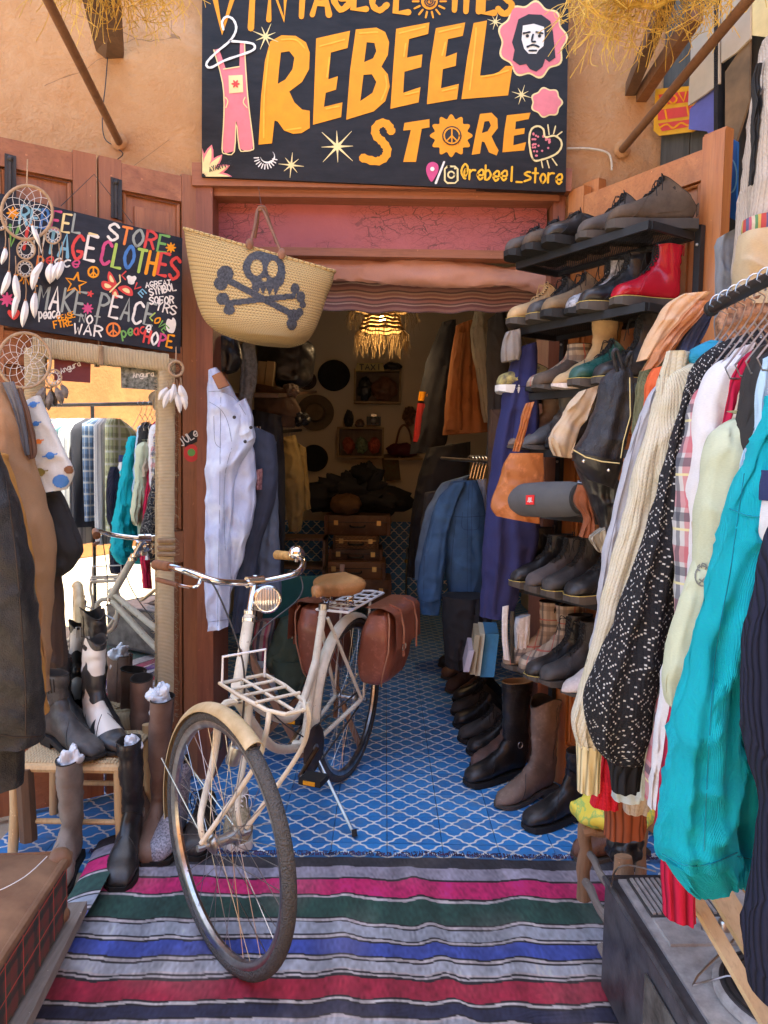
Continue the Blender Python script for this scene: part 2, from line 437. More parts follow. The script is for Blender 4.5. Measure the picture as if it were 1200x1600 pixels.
# ------------------------------------------------------------ door frame and lintel
T = thing('door_frame', 'brown wooden frame with cracked pink board over the doorway', 'door frame', (0, YW, 0))
part('jamb', MB().box((XL+.035, YW+.10, 1.25), (.07, .3, 2.5)), frameW, T)
part('jamb', MB().box((XR-.025, YW+.12, 1.25), (.05, .26, 2.5)), frameW, T)
part('lintel', MB().box(((XL+XR)/2, YW+.02, 2.535), (XR-XL+.02, .17, .09)), frameWX, T)
part('moulding', MB().box(((XL+XR)/2, YW+.03, 2.476), (XR-XL-.06, .12, .028)), frameWX, T)
part('painted_board', MB().box(((XL+XR)/2, YW+.075, 2.38), (XR-XL-.12, .03, .19)), crack_paint(), T)
part('lower_beam', MB().box(((XL+XR)/2, YW+.10, 2.268), (XR-XL-.12, .08, .034)), frameWX, T)
# rolled curtain and striped valance
def stripes(name, stops, uvaxis=1, rough=.85, freq=1.0, noise_amt=.1):
    g = G(name, rough); uv = g.coord('UV'); x, y, _ = g.xyz(uv); t = y if uvaxis else x
    t = g.m('ADD', g.m('MULTIPLY', t, freq), g.m('MULTIPLY', g.noise(g.coord('Object'), 60, 2), .01))
    c = g.ramp(g.m('FRACT', t), stops, True)
    c = g.mix(g.m('MULTIPLY', g.noise(g.coord('Object'), 120, 3), .35), c, (.05, .04, .04))
    h = g.m('SINE', g.m('MULTIPLY', g.m('ADD', x, y), 1800)); return g.done(c, g.bump(h, .2, .001))
pinkcloth = M('faded_pink_cloth', (.50, .27, .22), .85, .2, 5, kind='cloth', c2=(.60, .30, .18))
mb = MB(); pts = []
def rollf(u, v):
    x = -.44+u*1.14; a = v*2*PI
    p = noise.noise(Vector((x*7, 0, 3)))*.008; r = .046+.008*math.sin(x*9)+.010*noise.noise(Vector((a*1.2, x*9, 2)))+.006*noise.noise(Vector((a*3, x*30, 5)))+.012*(u > .9)*(u-.9)*10
    return Vector((x, YW+.14+math.cos(a)*r*.8, 2.215+p-.03*u*u+math.sin(a)*r*1.15))
mb.grid(rollf, 90, 24, lambda u, v: (u*1.1, v*.3))
solo('rolled_curtain', 'faded pink curtain rolled up under the doorway beam', 'curtain', mb, pinkcloth)
vst = [(0, (.22, .10, .08)), (.12, (.36, .22, .16)), (.2, (.12, .05, .05)), (.3, (.30, .13, .10)), (.42, (.12, .06, .05)), (.5, (.38, .26, .20)), (.56, (.16, .06, .055)), (.7, (.27, .13, .10)), (.84, (.10, .05, .045)), (.92, (.32, .2, .15))]
mb = MB(); mb.grid(lambda u, v: Vector((-.72+u*1.4, YW+.22+.015*math.sin(u*30)*v, 2.22-v*(.15+.02*math.sin(u*3))+.004*math.sin(u*50))), 60, 16, lambda u, v: (u*1.4, v*1.9))
solo('striped_valance', 'thin brown striped cloth hanging below the rolled curtain', 'valance', mb, stripes('valance_stripes', vst))
# ------------------------------------------------------------ stroke lettering
FONT = {'A': '00 26 40|12 32', 'B': '~00 06 06 26 35 34 23 03 23 42 41 20 00', 'C': '~45 26 05 03 01 20 41', 'D': '~00 06 06 25 43 21 00', 'E': '46 06 00 40|03 33',
 'F': '46 06 00|03 33', 'G': '~45 26 04 02 20 41 42|42 22', 'H': '00 06|40 46|03 43', 'I': '20 26', 'K': '00 06|46 03 40', 'J': '~36 32 20 01', 'L': '06 00 40',
 'M': '00 06 23 46 40', 'N': '00 06 40 46', 'O': '~@20 02 04 26 44 42', 'P': '~00 06 06 26 45 44 23 03', 'R': '~00 06 06 26 45 44 23 03|23 40', 'S': '~45 26 05 04 23 42 41 20 01',
 'T': '06 46|26 20', 'U': '~06 02 20 42 46', 'V': '06 20 46', 'W': '06 10 24 30 46', 'Y': '06 23 46|23 20', 'X': '00 46|06 40',
 'a': '~44 24 02 20 42|44 40', 'b': '~06 00|03 24 42 20 00', 'c': '~44 24 02 20 41', 'e': '~02 42 44 24 02 20 41', 'l': '~20 26', 'o': '~@20 02 24 42', 'p': '~0: 04|03 24 42 20 01', 'r': '~00 04|03 24 44',
 's': '~44 24 03 42 41 00', 't': '26 20|04 44', '_': '00 40', '-': '03 43', '@': '~30 20 02 04 26 45 43 31 22 23 34 32', '/': '00 46', 'y': '04 22 44|22 0:', 'u': '~04 01 20 42 44|44 40', 'g': '~44 24 02 20 42|44 4: 09', 'n': '00 04|03 24 42 40', 'v':'04 20 44', 'i': '20 24', 'h': '00 06|03 24 42 40', 'f': '~46 26 25 20|04 44', 'd': '46 40|42 20 02 24 43', 'm': '00 04|03 14 22 20|23 34 42 40', '.': '20 21'}
def ribbon(mb, pts2, wpx, proj, off, n=4, taper=False):
    """flat brush stroke: pts2 in px, projected to a plane"""
    N = len(pts2); L = []; R = []
    for i in range(N):
        a = pts2[max(i-1, 0)]; b = pts2[min(i+1, N-1)]
        dx, dy = b[0]-a[0], b[1]-a[1]; l = math.hypot(dx, dy) or 1; nx, ny = -dy/l, dx/l
        k = wpx/2*(1+.12*math.sin(i*2.1+pts2[0][0]))
        if taper: k *= max(.12, 1-abs(2*i/(N-1)-1))
        L.append((pts2[i][0]+nx*k, pts2[i][1]+ny*k)); R.append((pts2[i][0]-nx*k, pts2[i][1]-ny*k))
    capS, capE = [], []
    if not taper:
        def arc(c, frm, sgn):
            o = []; a0 = math.atan2(frm[1]-c[1], frm[0]-c[0]); r = math.hypot(frm[0]-c[0], frm[1]-c[1])
            for q in (1, 2, 3): a = a0+sgn*q*PI/4; o.append((c[0]+r*math.cos(a), c[1]+r*math.sin(a)))
            return o
        capE = arc(pts2[-1], L[-1], -1); capS = arc(pts2[0], R[0], -1)
    poly = L+capE+R[::-1]+capS
    vs = [proj(p[0], p[1], off) for p in L+R+capE+capS]
    fs = [(i, i+1, N+i+1, N+i) for i in range(N-1)]
    if capE:
        e = 2*N; fs += [(N-1, e, e+1), (N-1, e+1, e+2), (N-1, e+2, 2*N-1)]
        s_ = e+3; fs += [(N, s_, s_+1), (N, s_+1, s_+2), (N, s_+2, 0)]
    mb.add(vs, fs)
OFFC = [0]
def nextoff(base):
    OFFC[0] = (OFFC[0]+1) % 23; return base+OFFC[0]*.00005
def glyph(mb, ch, x, y, w, h, ux, uy, wpx, proj, off):
    """x,y baseline-left px; (ux) unit vector along baseline, (uy) unit vector up"""
    if ch not in FONT: return
    spec = FONT[ch]; smooth = spec[0] == '~'; spec = spec.lstrip('~')
    for st in spec.split('|'):
        closed = st[0] == '@'; st = st.lstrip('@')
        pp = []
        for tok in st.split():
            a = int(tok[0]); b = tok[1]; b = {':': -2, '9': -1.5}.get(b, None) if b in ':9' else int(b)
            pp.append((a/4*w, b/6*h))
        if smooth and len(pp) > 2: pp = cat(pp, 4, closed)
        if closed: pp.append(pp[0]); pp.append(pp[1])
        q = [(x+ux[0]*a+uy[0]*b, y+ux[1]*a+uy[1]*b) for a, b in pp]
        ribbon(mb, q, wpx, proj, nextoff(off))
def text(par, name, s_, x0, y0, x1, y1, h, wpx, mats, proj, off=.0015, h2=None, slant=0.0, gap=.3):
    n = len(s_); L = math.hypot(x1-x0, y1-y0); ux = ((x1-x0)/L, (y1-y0)/L); uy = (ux[1]+slant, -ux[0])
    adv = L/(n-gap); mbs = {}
    for i, ch in enumerate(s_):
        if ch == ' ': continue
        m = mats[i % len(mats)]; mb = mbs.setdefault(m.name+(str(i) if h >= 13 else ''), (MB(), m))[0]
        hh = h if h2 is None else h+(h2-h)*i/max(1, n-1)
        jy = math.sin(i*2.3+x0)*h*.04
        glyph(mb, ch, x0+ux[0]*adv*i, y0+ux[1]*adv*i+jy, adv*(1-gap), hh, ux, uy, wpx, proj, off)
    for mb, m in mbs.values(): part(name, mb, m, par, smooth=False, kind='stuff' if h < 13 else None)
def paint(name, c): return M('paint_'+name, c, .5, .10, 18, bump=.12, bs=40)
pY, pW, pP, pR, pG, pB, pO = paint('yellow', (.80, .31, .004)), paint('white', (.78, .76, .68)), paint('pink', (.72, .20, .22)), paint('red', (.65, .06, .05)), paint('green', (.16, .38, .09)), paint('blue', (.06, .20, .50)), paint('orange', (.78, .22, .04))
pLY, pM, pGr, pLB, pLG = paint('pale_yellow', (.80, .66, .30)), paint('magenta', (.58, .07, .20)), paint('grey', (.30, .34, .30)), paint('light_blue', (.20, .45, .58)), paint('lime', (.38, .55, .10))
pBk = paint('black', (.025, .023, .022)); pPu = paint('purple', (.30, .08, .30))
def blob(mb, cx, cy, r, proj, off, k=0, amp=0, n=40, ph=0, sy=1.0):
    pts = [proj(cx+r*(1+amp*math.cos(k*2*PI*i/n+ph))*math.cos(2*PI*i/n), cy+sy*r*(1+amp*math.cos(k*2*PI*i/n+ph))*math.sin(2*PI*i/n), off) for i in range(n)]
    mb.flat([pts]); return mb
def burst(mb, cx, cy, r, proj, off, k=8, w=3, ph=.2):
    for i in range(k//2):
        a = PI*i/(k/2)+ph; rr = r*(1 if i % 2 == 0 else .75)
        ribbon(mb, [(cx-rr*math.cos(a), cy-rr*math.sin(a)), (cx-rr*.4*math.cos(a), cy-rr*.4*math.sin(a)), (cx, cy), (cx+rr*.4*math.cos(a), cy+rr*.4*math.sin(a)), (cx+rr*math.cos(a), cy+rr*math.sin(a))], w, proj, nextoff(off), taper=True)
# ------------------------------------------------------------ main sign
YS = 3.06
sp = plane_proj((0, YS, 0), (0, -1, 0))
def boardmat(name, c):
    g = G(name, .5, spec=.25); v = g.coord('Object'); f = g.noise(g.coord('Object', (1, 1, 4)), 5, 5, .7)
    col = g.mix(g.ramp(f, [(.35, 0.0), (.75, 1.0)]), sh(c, .7), sh(c, 1.9)); return g.done(col, g.bump(g.noise(v, 60, 4), .2, .002))
T = thing('shop_sign', 'large black hand painted signboard with big yellow lettering above the doorway', 'sign', P(600, 290, YS))
c4 = [sp(316, -75), sp(890, -75), sp(884, 300), sp(315, 276)]
part('board', MB().prism(c4, (0, .035, 0)), boardmat('sign_black', (.013, .012, .012)), T, smooth=False)
part('batten', MB().box((P(330, 290, YS).x+.02, YS+.055, 2.95), (.04, .035, .7)), frameW, T); part('batten', MB().box((P(870, 290, YS).x-.02, YS+.055, 2.95), (.04, .035, .7)), frameW, T)
BL = [
 [[(404,226),(408,150),(414,95),(422,65),(440,55),(462,56),(478,66),(484,82),(483,108),(472,128),(452,143),(460,160),(472,171),(484,173),(484,200),(471,208),(458,209),(444,204),(434,190),(429,188),(425,224)], [(439,82),(436,108),(434,131),(446,124),(457,108),(460,90),(452,80)]],
 [[(489,195),(494,60),(547,48),(543,75),(517,82),(513,124),(528,119),(525,140),(509,145),(506,167),(535,160),(533,183)]],
 [[(541,187),(547,110),(556,46),(588,43),(602,50),(608,66),(606,86),(596,104),(606,116),(609,135),(602,158),(584,174)], [(573,66),(569,97),(583,91),(588,80),(585,67)], [(568,117),(563,158),(582,145),(588,128),(581,116)]],
 [[(610,170),(614,110),(619,45),(671,35),(669,53),(639,61),(636,90),(660,85),(658,105),(632,112),(630,145),(657,136),(654,160)]],
 [[(667,163),(672,100),(681,44),(727,35),(723,56),(700,61),(696,89),(714,82),(712,103),(692,108),(689,138),(717,131),(714,155)]],
 [[(721,155),(730,90),(740,36),(761,32),(750,118),(766,118),(780,112),(790,103),(801,103),(794,149)]]]
mb = MB(); hl = MB()
for L in BL:
    mb.flat([[sp(x, y, nextoff(.0015)) for x, y in l] for l in L])
part('letter_paint', mb, pY, T, smooth=False)
lt = MB()
for a in ([(412,215),(413,150),(420,80)], [(440,62),(462,62),(476,75)], [(500,72),(538,62)], [(515,90),(511,120)], [(562,52),(590,50)], [(602,118),(604,136),(596,156)], [(624,52),(664,42)], [(634,68),(631,88)], [(686,50),(720,42)], [(696,66),(691,86)], [(744,44),(742,70),(734,140)], [(752,120),(775,116),(794,110)], [(448,203),(470,200)], [(510,170),(530,166)], [(633,148),(654,143)], [(691,142),(713,137)]):
    ribbon(lt, cat(a, 4), 2.6, sp, nextoff(.003))
part('brush_highlight', lt, paint('bright_yellow', (.88, .44, .03)), T, smooth=False, kind='stuff')
# STORE
mb = MB()
ribbon(mb, cat([(611,204),(606,195),(596,192),(587,200),(588,212),(598,222),(605,234),(601,246),(588,252),(568,247)], 5), 13, sp, nextoff(.0015))
mb.flat([[sp(x, y, .0016) for x, y in [(630,204),(632,192),(671,186),(671,199),(659,201),(650,253),(630,253),(642,203)]]])
mb.flat([[sp(x, y, .0015) for x, y in [(737,242),(744,205),(750,178),(768,176),(777,185),(778,200),(768,213),(774,226),(779,235),(776,243),(764,238),(757,222),(753,221),(750,240)]], [sp(x, y, .0015) for x, y in [(757,190),(753,208),(762,205),(767,196),(764,189)]]])
mb.flat([[sp(x, y, .0015) for x, y in [(785,238),(788,205),(792,180),(829,176),(826,186),(806,190),(805,202),(820,200),(819,209),(803,212),(802,227),(822,222),(819,235)]]])
blob(mb, 705, 212, 30, sp, .0015, 12, .12, 96)
part('letter_paint', mb, pY, T, smooth=False)
mb = MB(); blob(mb, 706, 212, 15, sp, .004); part('flower_centre', mb, pBk, T, smooth=False)
mb = MB()
ribbon(mb, [(706+12*math.cos(a*PI/12), 212+12*math.sin(a*PI/12)) for a in range(25)], 2.4, sp, .0055)
for a in ((706,200,706,224), (706,212,697,221), (706,212,715,221)): ribbon(mb, [a[:2], a[2:]], 2.2, sp, nextoff(.006))
part('peace_mark', mb, pY, T, smooth=False)
# top line
for ch, x, y, w_, h_, sl in (('V', 330, 50, 34, 66, 0), ('I', 382, 44, 20, 62, 0), ('N', 420, 31, 24, 58, 0), ('T', 458, 26, 26, 56, 0), ('A', 488, 23, 26, 54, 0), ('G', 520, 15, 24, 52, 0), ('E', 552, 14, 20, 50, 0), ('C', 582, 16, 22, 50, 0), ('L', 618, 19, 20, 50, 0), ('T', 698, 16, 24, 50, 0), ('H', 728, 18, 20, 50, 0), ('E', 754, 20, 18, 50, 0), ('S', 778, 22, 20, 50, 0)):
    m_ = MB(); glyph(m_, ch, x, y, w_, h_, (1, 0), (.05, -1), 9.5, sp, .0015); part('letter_paint', m_, pY, T, smooth=False)
mb = MB(); blob(mb, 671, 2, 13, sp, .0015)
for i in range(14):
    a = PI*2*i/14; ribbon(mb, [(671+17*math.cos(a), 2+17*math.sin(a)), (671+26*math.cos(a), 2+26*math.sin(a))], 3, sp, nextoff(.0015))
part('sun_mark', mb, pY, T, smooth=False)
mb = MB(); ribbon(mb, [(671+(9-a*.28)*math.cos(a*PI/6), 2+(9-a*.28)*math.sin(a*PI/6)) for a in range(26)], 2, sp, .004); part('spiral', mb, pBk, T, smooth=False)
# overalls
mb = MB()
mb.flat([[sp(x, y, .0018) for x, y in [(334,78),(342,76),(353,108),(374,104),(375,67),(382,66),(386,120),(388,160),(396,225),(394,234),(383,236),(374,232),(369,192),(366,236),(352,240),(347,232),(350,180),(348,130)]]])
part('overalls_paint', mb, pP, T, smooth=False)
mb = MB()
for a in ([(334,78),(348,130),(350,180),(347,232),(352,240),(366,237),(369,190),(374,232),(383,236),(394,234),(396,225),(388,160),(384,110),(382,66)], [(349,108),(374,104)], [(352,152),(356,158),(353,168)], [(383,152),(380,160),(386,168)]): ribbon(mb, cat(a, 3), 1.8, sp, nextoff(.0035))
part('stitching', mb, pLY, T, smooth=False)
mb = MB(); mb.flat([[sp(x, y, .0036) for x, y in [(357,118),(379,117),(380,144),(358,146)]]]); part('pocket', mb, pLY, T, smooth=False)
mb = MB(); blob(mb, 368, 131, 5, sp, .0055, 6, .35, 48); part('flower', mb, pR, T, smooth=False)
mb = MB(); ribbon(mb, cat([(349,46),(347,34),(354,26),(364,30),(369,42),(366,54),(357,66),(340,80),(325,95),(323,103),(331,105),(352,94),(392,80),(398,72),(390,67),(360,64)], 5), 3.6, sp, .006); part('hanger_paint', mb, pW, T, smooth=False)
# stars, moon
mb = MB()
for q in ((415, 57, 22, 4, .4), (527, 229, 33, 5, .75), (455, 258, 20, 4, .1), (815, 148, 16, 3.2, .3), (774, 34, 13, 3, .3)):
    mb = MB(); burst(mb, q[0], q[1], q[2], sp, .0016, 8, q[3], q[4]); part('star_paint', mb, pLY, T, smooth=False)
mb = MB()
for i in range(11):
    a = .2+2.9*i/10; ribbon(mb, [(415+11*math.cos(a), 246+11*math.sin(a)), (415+18*math.cos(a), 246+18*math.sin(a))], 1.8, sp, nextoff(.0016))
ribbon(mb, [(418+11*math.cos(a/8), 244+10*math.sin(a/8)) for a in range(-6, 26, 2)], 4, sp, .0018, taper=True)
part('moon_paint', mb, pW, T, smooth=False)
# lotus
mb = MB(); m2 = MB()
for i, a in enumerate((-1.75, -1.3, -.85, -.4, 0.0)):
    ln = 52 if i < 2 else 46
    for m_, k, o_ in ((mb, 1.0, .0016), (m2, .62, .0036)):
        cx, cy = 317, 276; d = (math.cos(a), math.sin(a)); q = []
        for t, wv in ((.1, .02), (.35, .14), (.6, .17), (.85, .09), (1, 0)): q.append((t, wv))
        pts = [(cx+d[0]*ln*t*(.8+.2*k)+d[1]*ln*wv*k, cy+d[1]*ln*t*(.8+.2*k)-d[0]*ln*wv*k) for t, wv in q]+[(cx+d[0]*ln*t*(.8+.2*k)-d[1]*ln*wv*k, cy+d[1]*ln*t*(.8+.2*k)+d[0]*ln*wv*k) for t, wv in q[::-1][1:]]
        m_.flat([[sp(max(x, 316), min(y, 276), o_+i*.0001) for x, y in pts]])
part('lotus_paint', mb, pP, T, smooth=False); part('lotus_petal', m2, pLY, T, smooth=False)
text(T, 'lotus_lettering', 'AYARTIVE', 328, 268, 363, 258, 7, 1.5, [pBk], sp, .006)
# flower with a generic bearded man in a cap
mb = MB(); blob(mb, 832, 62, 52, sp, .0014, 9, .07, 90, .6, 1.12); part('flower_outline', mb, pLY, T, smooth=False)
mb = MB(); blob(mb, 832, 62, 49, sp, .0030, 9, .07, 90, .6, 1.12); part('flower_paint', mb, pP, T, smooth=False)
mb = MB(); mb.flat([[sp(x, y, .0046) for x, y in [(806,45),(810,30),(826,22),(846,23),(860,33),(864,50),(866,70),(868,90),(858,97),(852,92),(848,104),(838,112),(828,108),(822,100),(812,102),(801,94),(804,78),(800,66)]]]); part('portrait_paint', mb, pBk, T, smooth=False)
mb = MB(); mb.flat([[sp(x, y, .0060) for x, y in [(817,40),(834,37),(850,42),(851,58),(849,72),(842,78),(838,84),(826,84),(819,76),(815,62)]]]); part('portrait_face', mb, pW, T, smooth=False)
mb = MB()
for a in ([(818,52),(828,50)], [(838,50),(848,52)], [(833,54),(831,64),(836,65)], [(824,73),(833,70),(842,73)], [(827,79),(838,79)]): ribbon(mb, cat(a, 4), 3, sp, nextoff(.0075))
blob(mb, 824, 56, 2.6, sp, .0076); blob(mb, 843, 56, 2.6, sp, .0076)
part('portrait_features', mb, pBk, T, smooth=False)

mb = MB(); blob(mb, 854, 160, 24, sp, .0014, 7, .08, 70, 0, .95); part('flower_outline', mb, pLY, T, smooth=False)
mb = MB(); blob(mb, 854, 160, 21.5, sp, .003, 7, .08, 70, 0, .95); part('flower_paint', mb, pP, T, smooth=False)
hp = cat([(833,249),(827,222),(830,203),(840,197),(849,202),(852,214),(866,212),(876,219),(877,230),(868,241),(848,249)], 5, True)
mb = MB(); ribbon(mb, hp+[hp[0]], 3, sp, .004)
for a in ([(858,210),(856,195)], [(865,209),(868,197)], [(870,212),(878,206)], [(846,252),(848,262)], [(855,251),(858,262)], [(863,248),(870,258)]): ribbon(mb, cat(a, 3), 2, sp, nextoff(.004))
part('heart_outline', mb, pLY, T, smooth=False)
mb = MB()
for i in range(60):
    x, y = rnd.uniform(832, 874), rnd.uniform(202, 246)
    if geometry.intersect_point_tri_2d((x, y), (829, 205), (876, 222), (834, 246)): blob(mb, x, y, 1.8, sp, nextoff(.0016), n=8)
part('heart_dots', mb, pP, T, smooth=False)
# handle line
mb = MB(); mb.flat([[sp(x, y, .0016) for x, y in cat([(674,284),(667,272),(666,262),(670,255),(677,253),(684,257),(685,266),(681,275)], 4, True)]]); part('map_pin', mb, pM, T, smooth=False)
mb = MB(); blob(mb, 675.5, 264, 3.4, sp, .0035); part('pin_hole', mb, pW, T, smooth=False)
mb = MB(); ribbon(mb, [(681,286),(694,253)], 3.4, sp, .0017)
part('slash', mb, pW, T, smooth=False)
mb = MB(); ribbon(mb, [(700,260),(711,260),(715,264),(715,282),(711,286),(699,286),(695,282),(695,264),(699,260),(702,260)], 2.8, sp, .0017)
ribbon(mb, [(705+5*math.cos(a*PI/8), 273+5*math.sin(a*PI/8)) for a in range(17)], 2.6, sp, .0018); blob(mb, 711, 263, 1.6, sp, .0019)
part('camera_logo', mb, pLY, T, smooth=False)
text(T, 'handle_lettering', '@rebeel_store', 721, 279, 877, 287, 22, 3.2, [paint('lemon', (.85, .46, .02))], sp, .0016)
# ------------------------------------------------------------ left leaf
HL = Vector((-.765, 3.105, 0)); DL = Vector((-.64, -.40, 0)).normalized(); NL = Vector((.40, -.64, 0)).normalized()
if NL.dot(Vector((0, -1, 0))) < 0: NL = -NL
NL = Vector((DL.y, -DL.x, 0)); NL = NL if NL.y < 0 else -NL
def door_leaf(name, label, H, D, Nn, a, b, zt, mv, mh, panels, inner=.012):
    """leaf from distance a to b along D; stiles, rails and sunken panels"""
    T = thing(name, label, 'door', H+D*a, 0)
    up = Vector((0, 0, 1)); th = .042
    def slab(nm, s0, s1, z0, z1, t, back, m, bev=.0):
        p = [H+D*s0+up*z0, H+D*s1+up*z0, H+D*s1+up*z1, H+D*s0+up*z1]
        part(nm, MB().prism([q-Nn*back for q in p], -Nn*t), m, T, smooth=False)
    sw = .085
    slab('stile', a+.002, a+sw, .02, zt, th, 0, mv); slab('stile', b-sw, b-.002, .02, zt, th, 0, mv)
    for z0, z1 in panels['rails']: slab('rail', a+sw+.001, b-sw-.001, z0, z1, th-.004, .002, mh)
    for z0, z1 in panels['panels']:
        slab('panel', a+sw+.004, b-sw-.004, z0+.001, z1-.001, .02, .020, mv)
        slab('raised_panel', a+sw+.05, b-sw-.05, z0+.05, z1-.05, .012, .010, mv)
        mo = MB(); c = [H+D*(a+sw+.012)+up*(z0+.012), H+D*(b-sw-.012)+up*(z0+.012), H+D*(b-sw-.012)+up*(z1-.012), H+D*(a+sw+.012)+up*(z1-.012)]
        mo.tube([q-Nn*.012 for q in c], .008, 6, True); part('moulding', mo, mv, T)
    return T
PL = dict(rails=[(.02, .22), (.95, 1.08), (1.72, 1.84), (2.42, 2.52)], panels=[(.22, .95), (1.08, 1.72), (1.84, 2.42)])
ZL = 2.53
LA = .405                      # where the seam at px 157 falls
T1 = door_leaf('door_leaf', 'reddish brown panelled door leaf folded back left of the doorway', HL, DL, NL, 0, LA, ZL, redwood, redwoodX, PL)
T2 = door_leaf('door_leaf', 'outer panelled door leaf at the left edge carrying the upper iron hinge', HL, DL, NL, LA+.006, LA+.42, ZL, redwood, redwoodX, PL)
T3 = door_leaf('door_leaf', 'far door leaf beyond the left edge behind the jackets', HL, DL, NL, LA+.426, LA+.9, ZL, redwood, redwoodX, PL)
lp = plane_proj(HL, NL)
for tt, x0, x1, y0, y1 in ((T2, 7, 25, 240, 322), (T1, 173, 190, 277, 345)):
    c = [lp(x0, y0), lp(x1, y0+5), lp(x1, y1), lp(x0, y1-5)]
    h_ = part('hinge_strap', MB().prism([q+NL*.006 for q in c], -NL*.005), iron, tt, smooth=False)
    part('hinge_bolt', MB().tube([lp((x0+x1)/2, y0+8, .012), lp((x0+x1)/2, y1-4, .012)], .006, 8), iron, h_)
    part('hinge_bolt', MB().ball(lp((x0+x1)/2, y0+8, .014), .011, 8, 6), iron, h_)
# ------------------------------------------------------------ chalk sign
cp = plane_proj(HL+NL*.09, NL)
T = thing('chalkboard_sign', 'dark blue painted board covered in coloured peace and love writing on the left door', 'sign', cp(140, 545))
c4 = [cp(-8, 300), cp(285, 372), cp(282, 552), cp(-8, 506)]
part('board', MB().prism(c4, -NL*.012), boardmat('chalk_black', (.015, .018, .026)), T, smooth=False)
def hang(pts, r=.0016): return MB().tube(pts, r, 5)
part('hanging_wire', hang([cp(95, 322), cp(147, 272), cp(207, 349)]), iron, T)
lc = [pR, pG, pM, pB, pO, pLY]
text(T, 'lettering', 'REBEEL', 30, 350, 124, 365, 28, 4, [pLB, pLB, pB, pM, pLY, pGr], cp)
mb = MB(); blob(mb, 20, 333, 8, cp, .0015, 8, .3, 60); part('flower_paint', mb, pY, T, smooth=False)
mb = MB(); ribbon(mb, [(140, 365), (152, 368)], 4, cp, .0015); part('dash', mb, pLY, T, smooth=False)
text(T, 'lettering', 'STORE', 168, 375, 259, 394, 26, 4.2, [pW, pO, pGr, pR, pG], cp)
text(T, 'lettering', 'VINTAGE', 10, 384, 146, 409, 32, 5, [pG, pR, pW, pLB, pLB, pR, pW], cp, h2=38)
text(T, 'lettering', 'CLOTHES', 157, 412, 276, 436, 36, 5, [pM, pLG, pB, pLG, pY, pR, pR], cp, h2=34)
mb = MB(); blob(mb, 267, 387, 6.5, cp, .0015, 8, .3, 60); part('flower_paint', mb, pY, T, smooth=False)
text(T, 'lettering', 'peace', 58, 410, 122, 419, 16, 2.6, [pO, pR, pW, pW, pM], cp)
text(T, 'lettering', 'ONE', 24, 440, 58, 447, 13, 2.4, [pY], cp)
text(T, 'lettering', 'MAKE', 58, 480, 129, 492, 36, 4, [pGr, pW, pGr, pGr], cp)
text(T, 'lettering', 'PEACE', 152, 491, 237, 510, 34, 4, [pGr, pW], cp)
mb = MB(); blob(mb, 137, 482, 7, cp, .0015, 8, .3, 60); part('flower_paint', mb, pM, T, smooth=False); mb = MB(); blob(mb, 11, 468, 9, cp, .0015, 8, .3, 60); part('flower_paint', mb, pM, T, smooth=False)
text(T, 'lettering', 'peace', 61, 498, 93, 497, 15, 2.4, [pW], cp); text(T, 'lettering', 'CEASE', 92, 503, 117, 495, 9, 1.8, [pY], cp)
text(T, 'lettering', 'FIRE', 85, 513, 113, 508, 11, 2.2, [pY], cp); text(T, 'lettering', 'NOT', 124, 503, 154, 508, 13, 2.6, [pGr, pW], cp)
text(T, 'lettering', 'WAR', 115, 521, 158, 526, 16, 2.8, [pW], cp); text(T, 'lettering', 'peace', 191, 527, 236, 519, 15, 2.6, [pG, pG, pR, pR, pW], cp)
text(T, 'lettering', 'HOPE', 224, 535, 268, 544, 19, 3.4, [pR, pW, pM, pY], cp); text(T, 'lettering', 'AGREAT', 228, 449, 267, 445, 8, 1.8, [pW], cp)
text(T, 'lettering', 'SYMBOL', 235, 462, 275, 453, 11, 2.2, [pW], cp); text(T, 'lettering', 'SOFOR', 234, 475, 271, 474, 11, 2.2, [pW], cp)
text(T, 'lettering', 'YRS', 243, 484, 273, 492, 14, 2.4, [pW], cp); text(T, 'lettering', 'LOVE', 234, 496, 256, 520, 11, 2.2, [pLG, pY, pG, pG], cp)
text(T, 'lettering', 'LOVE', 190, 430, 222, 464, 9, 2.2, [pR, pW, pR, pLB], cp)
mb = MB(); ribbon(mb, [(177+10*math.cos(a*PI/10), 515+10*math.sin(a*PI/10)) for a in range(21)], 3, cp, .0018)
ribbon(mb, [(177, 505), (177, 525)], 2.2, cp, .0019); ribbon(mb, [(177, 515), (170, 522)], 2.2, cp, .002); ribbon(mb, [(177, 515), (184, 522)], 2.2, cp, .0021); part('peace_mark', mb, pO, T, smooth=False)
mb = MB(); ribbon(mb, [(146+8*math.cos(a*PI/10), 425+8*math.sin(a*PI/10)) for a in range(21)], 3, cp, .0018); ribbon(mb, [(146, 417), (146, 433)], 2.2, cp, .0019); ribbon(mb, [(146, 425), (140, 431)], 2.2, cp, .002); ribbon(mb, [(146, 425), (152, 431)], 2.2, cp, .0021); part('peace_mark', mb, pY, T, smooth=False)
st5 = [(118+(17 if i % 2 == 0 else 7)*math.sin(i*PI/5+.2), 443-(17 if i % 2 == 0 else 7)*math.cos(i*PI/5+.2)) for i in range(10)]
mb = MB(); ribbon(mb, st5+[st5[0]], 3, cp, .0018); part('star_paint', mb, pY, T, smooth=False)
mb = MB(); blob(mb, 141, 459, 4, cp, .0018, 5, .4, 40); part('star_paint', mb, pR, T, smooth=False)
mb = MB(); m2 = MB()
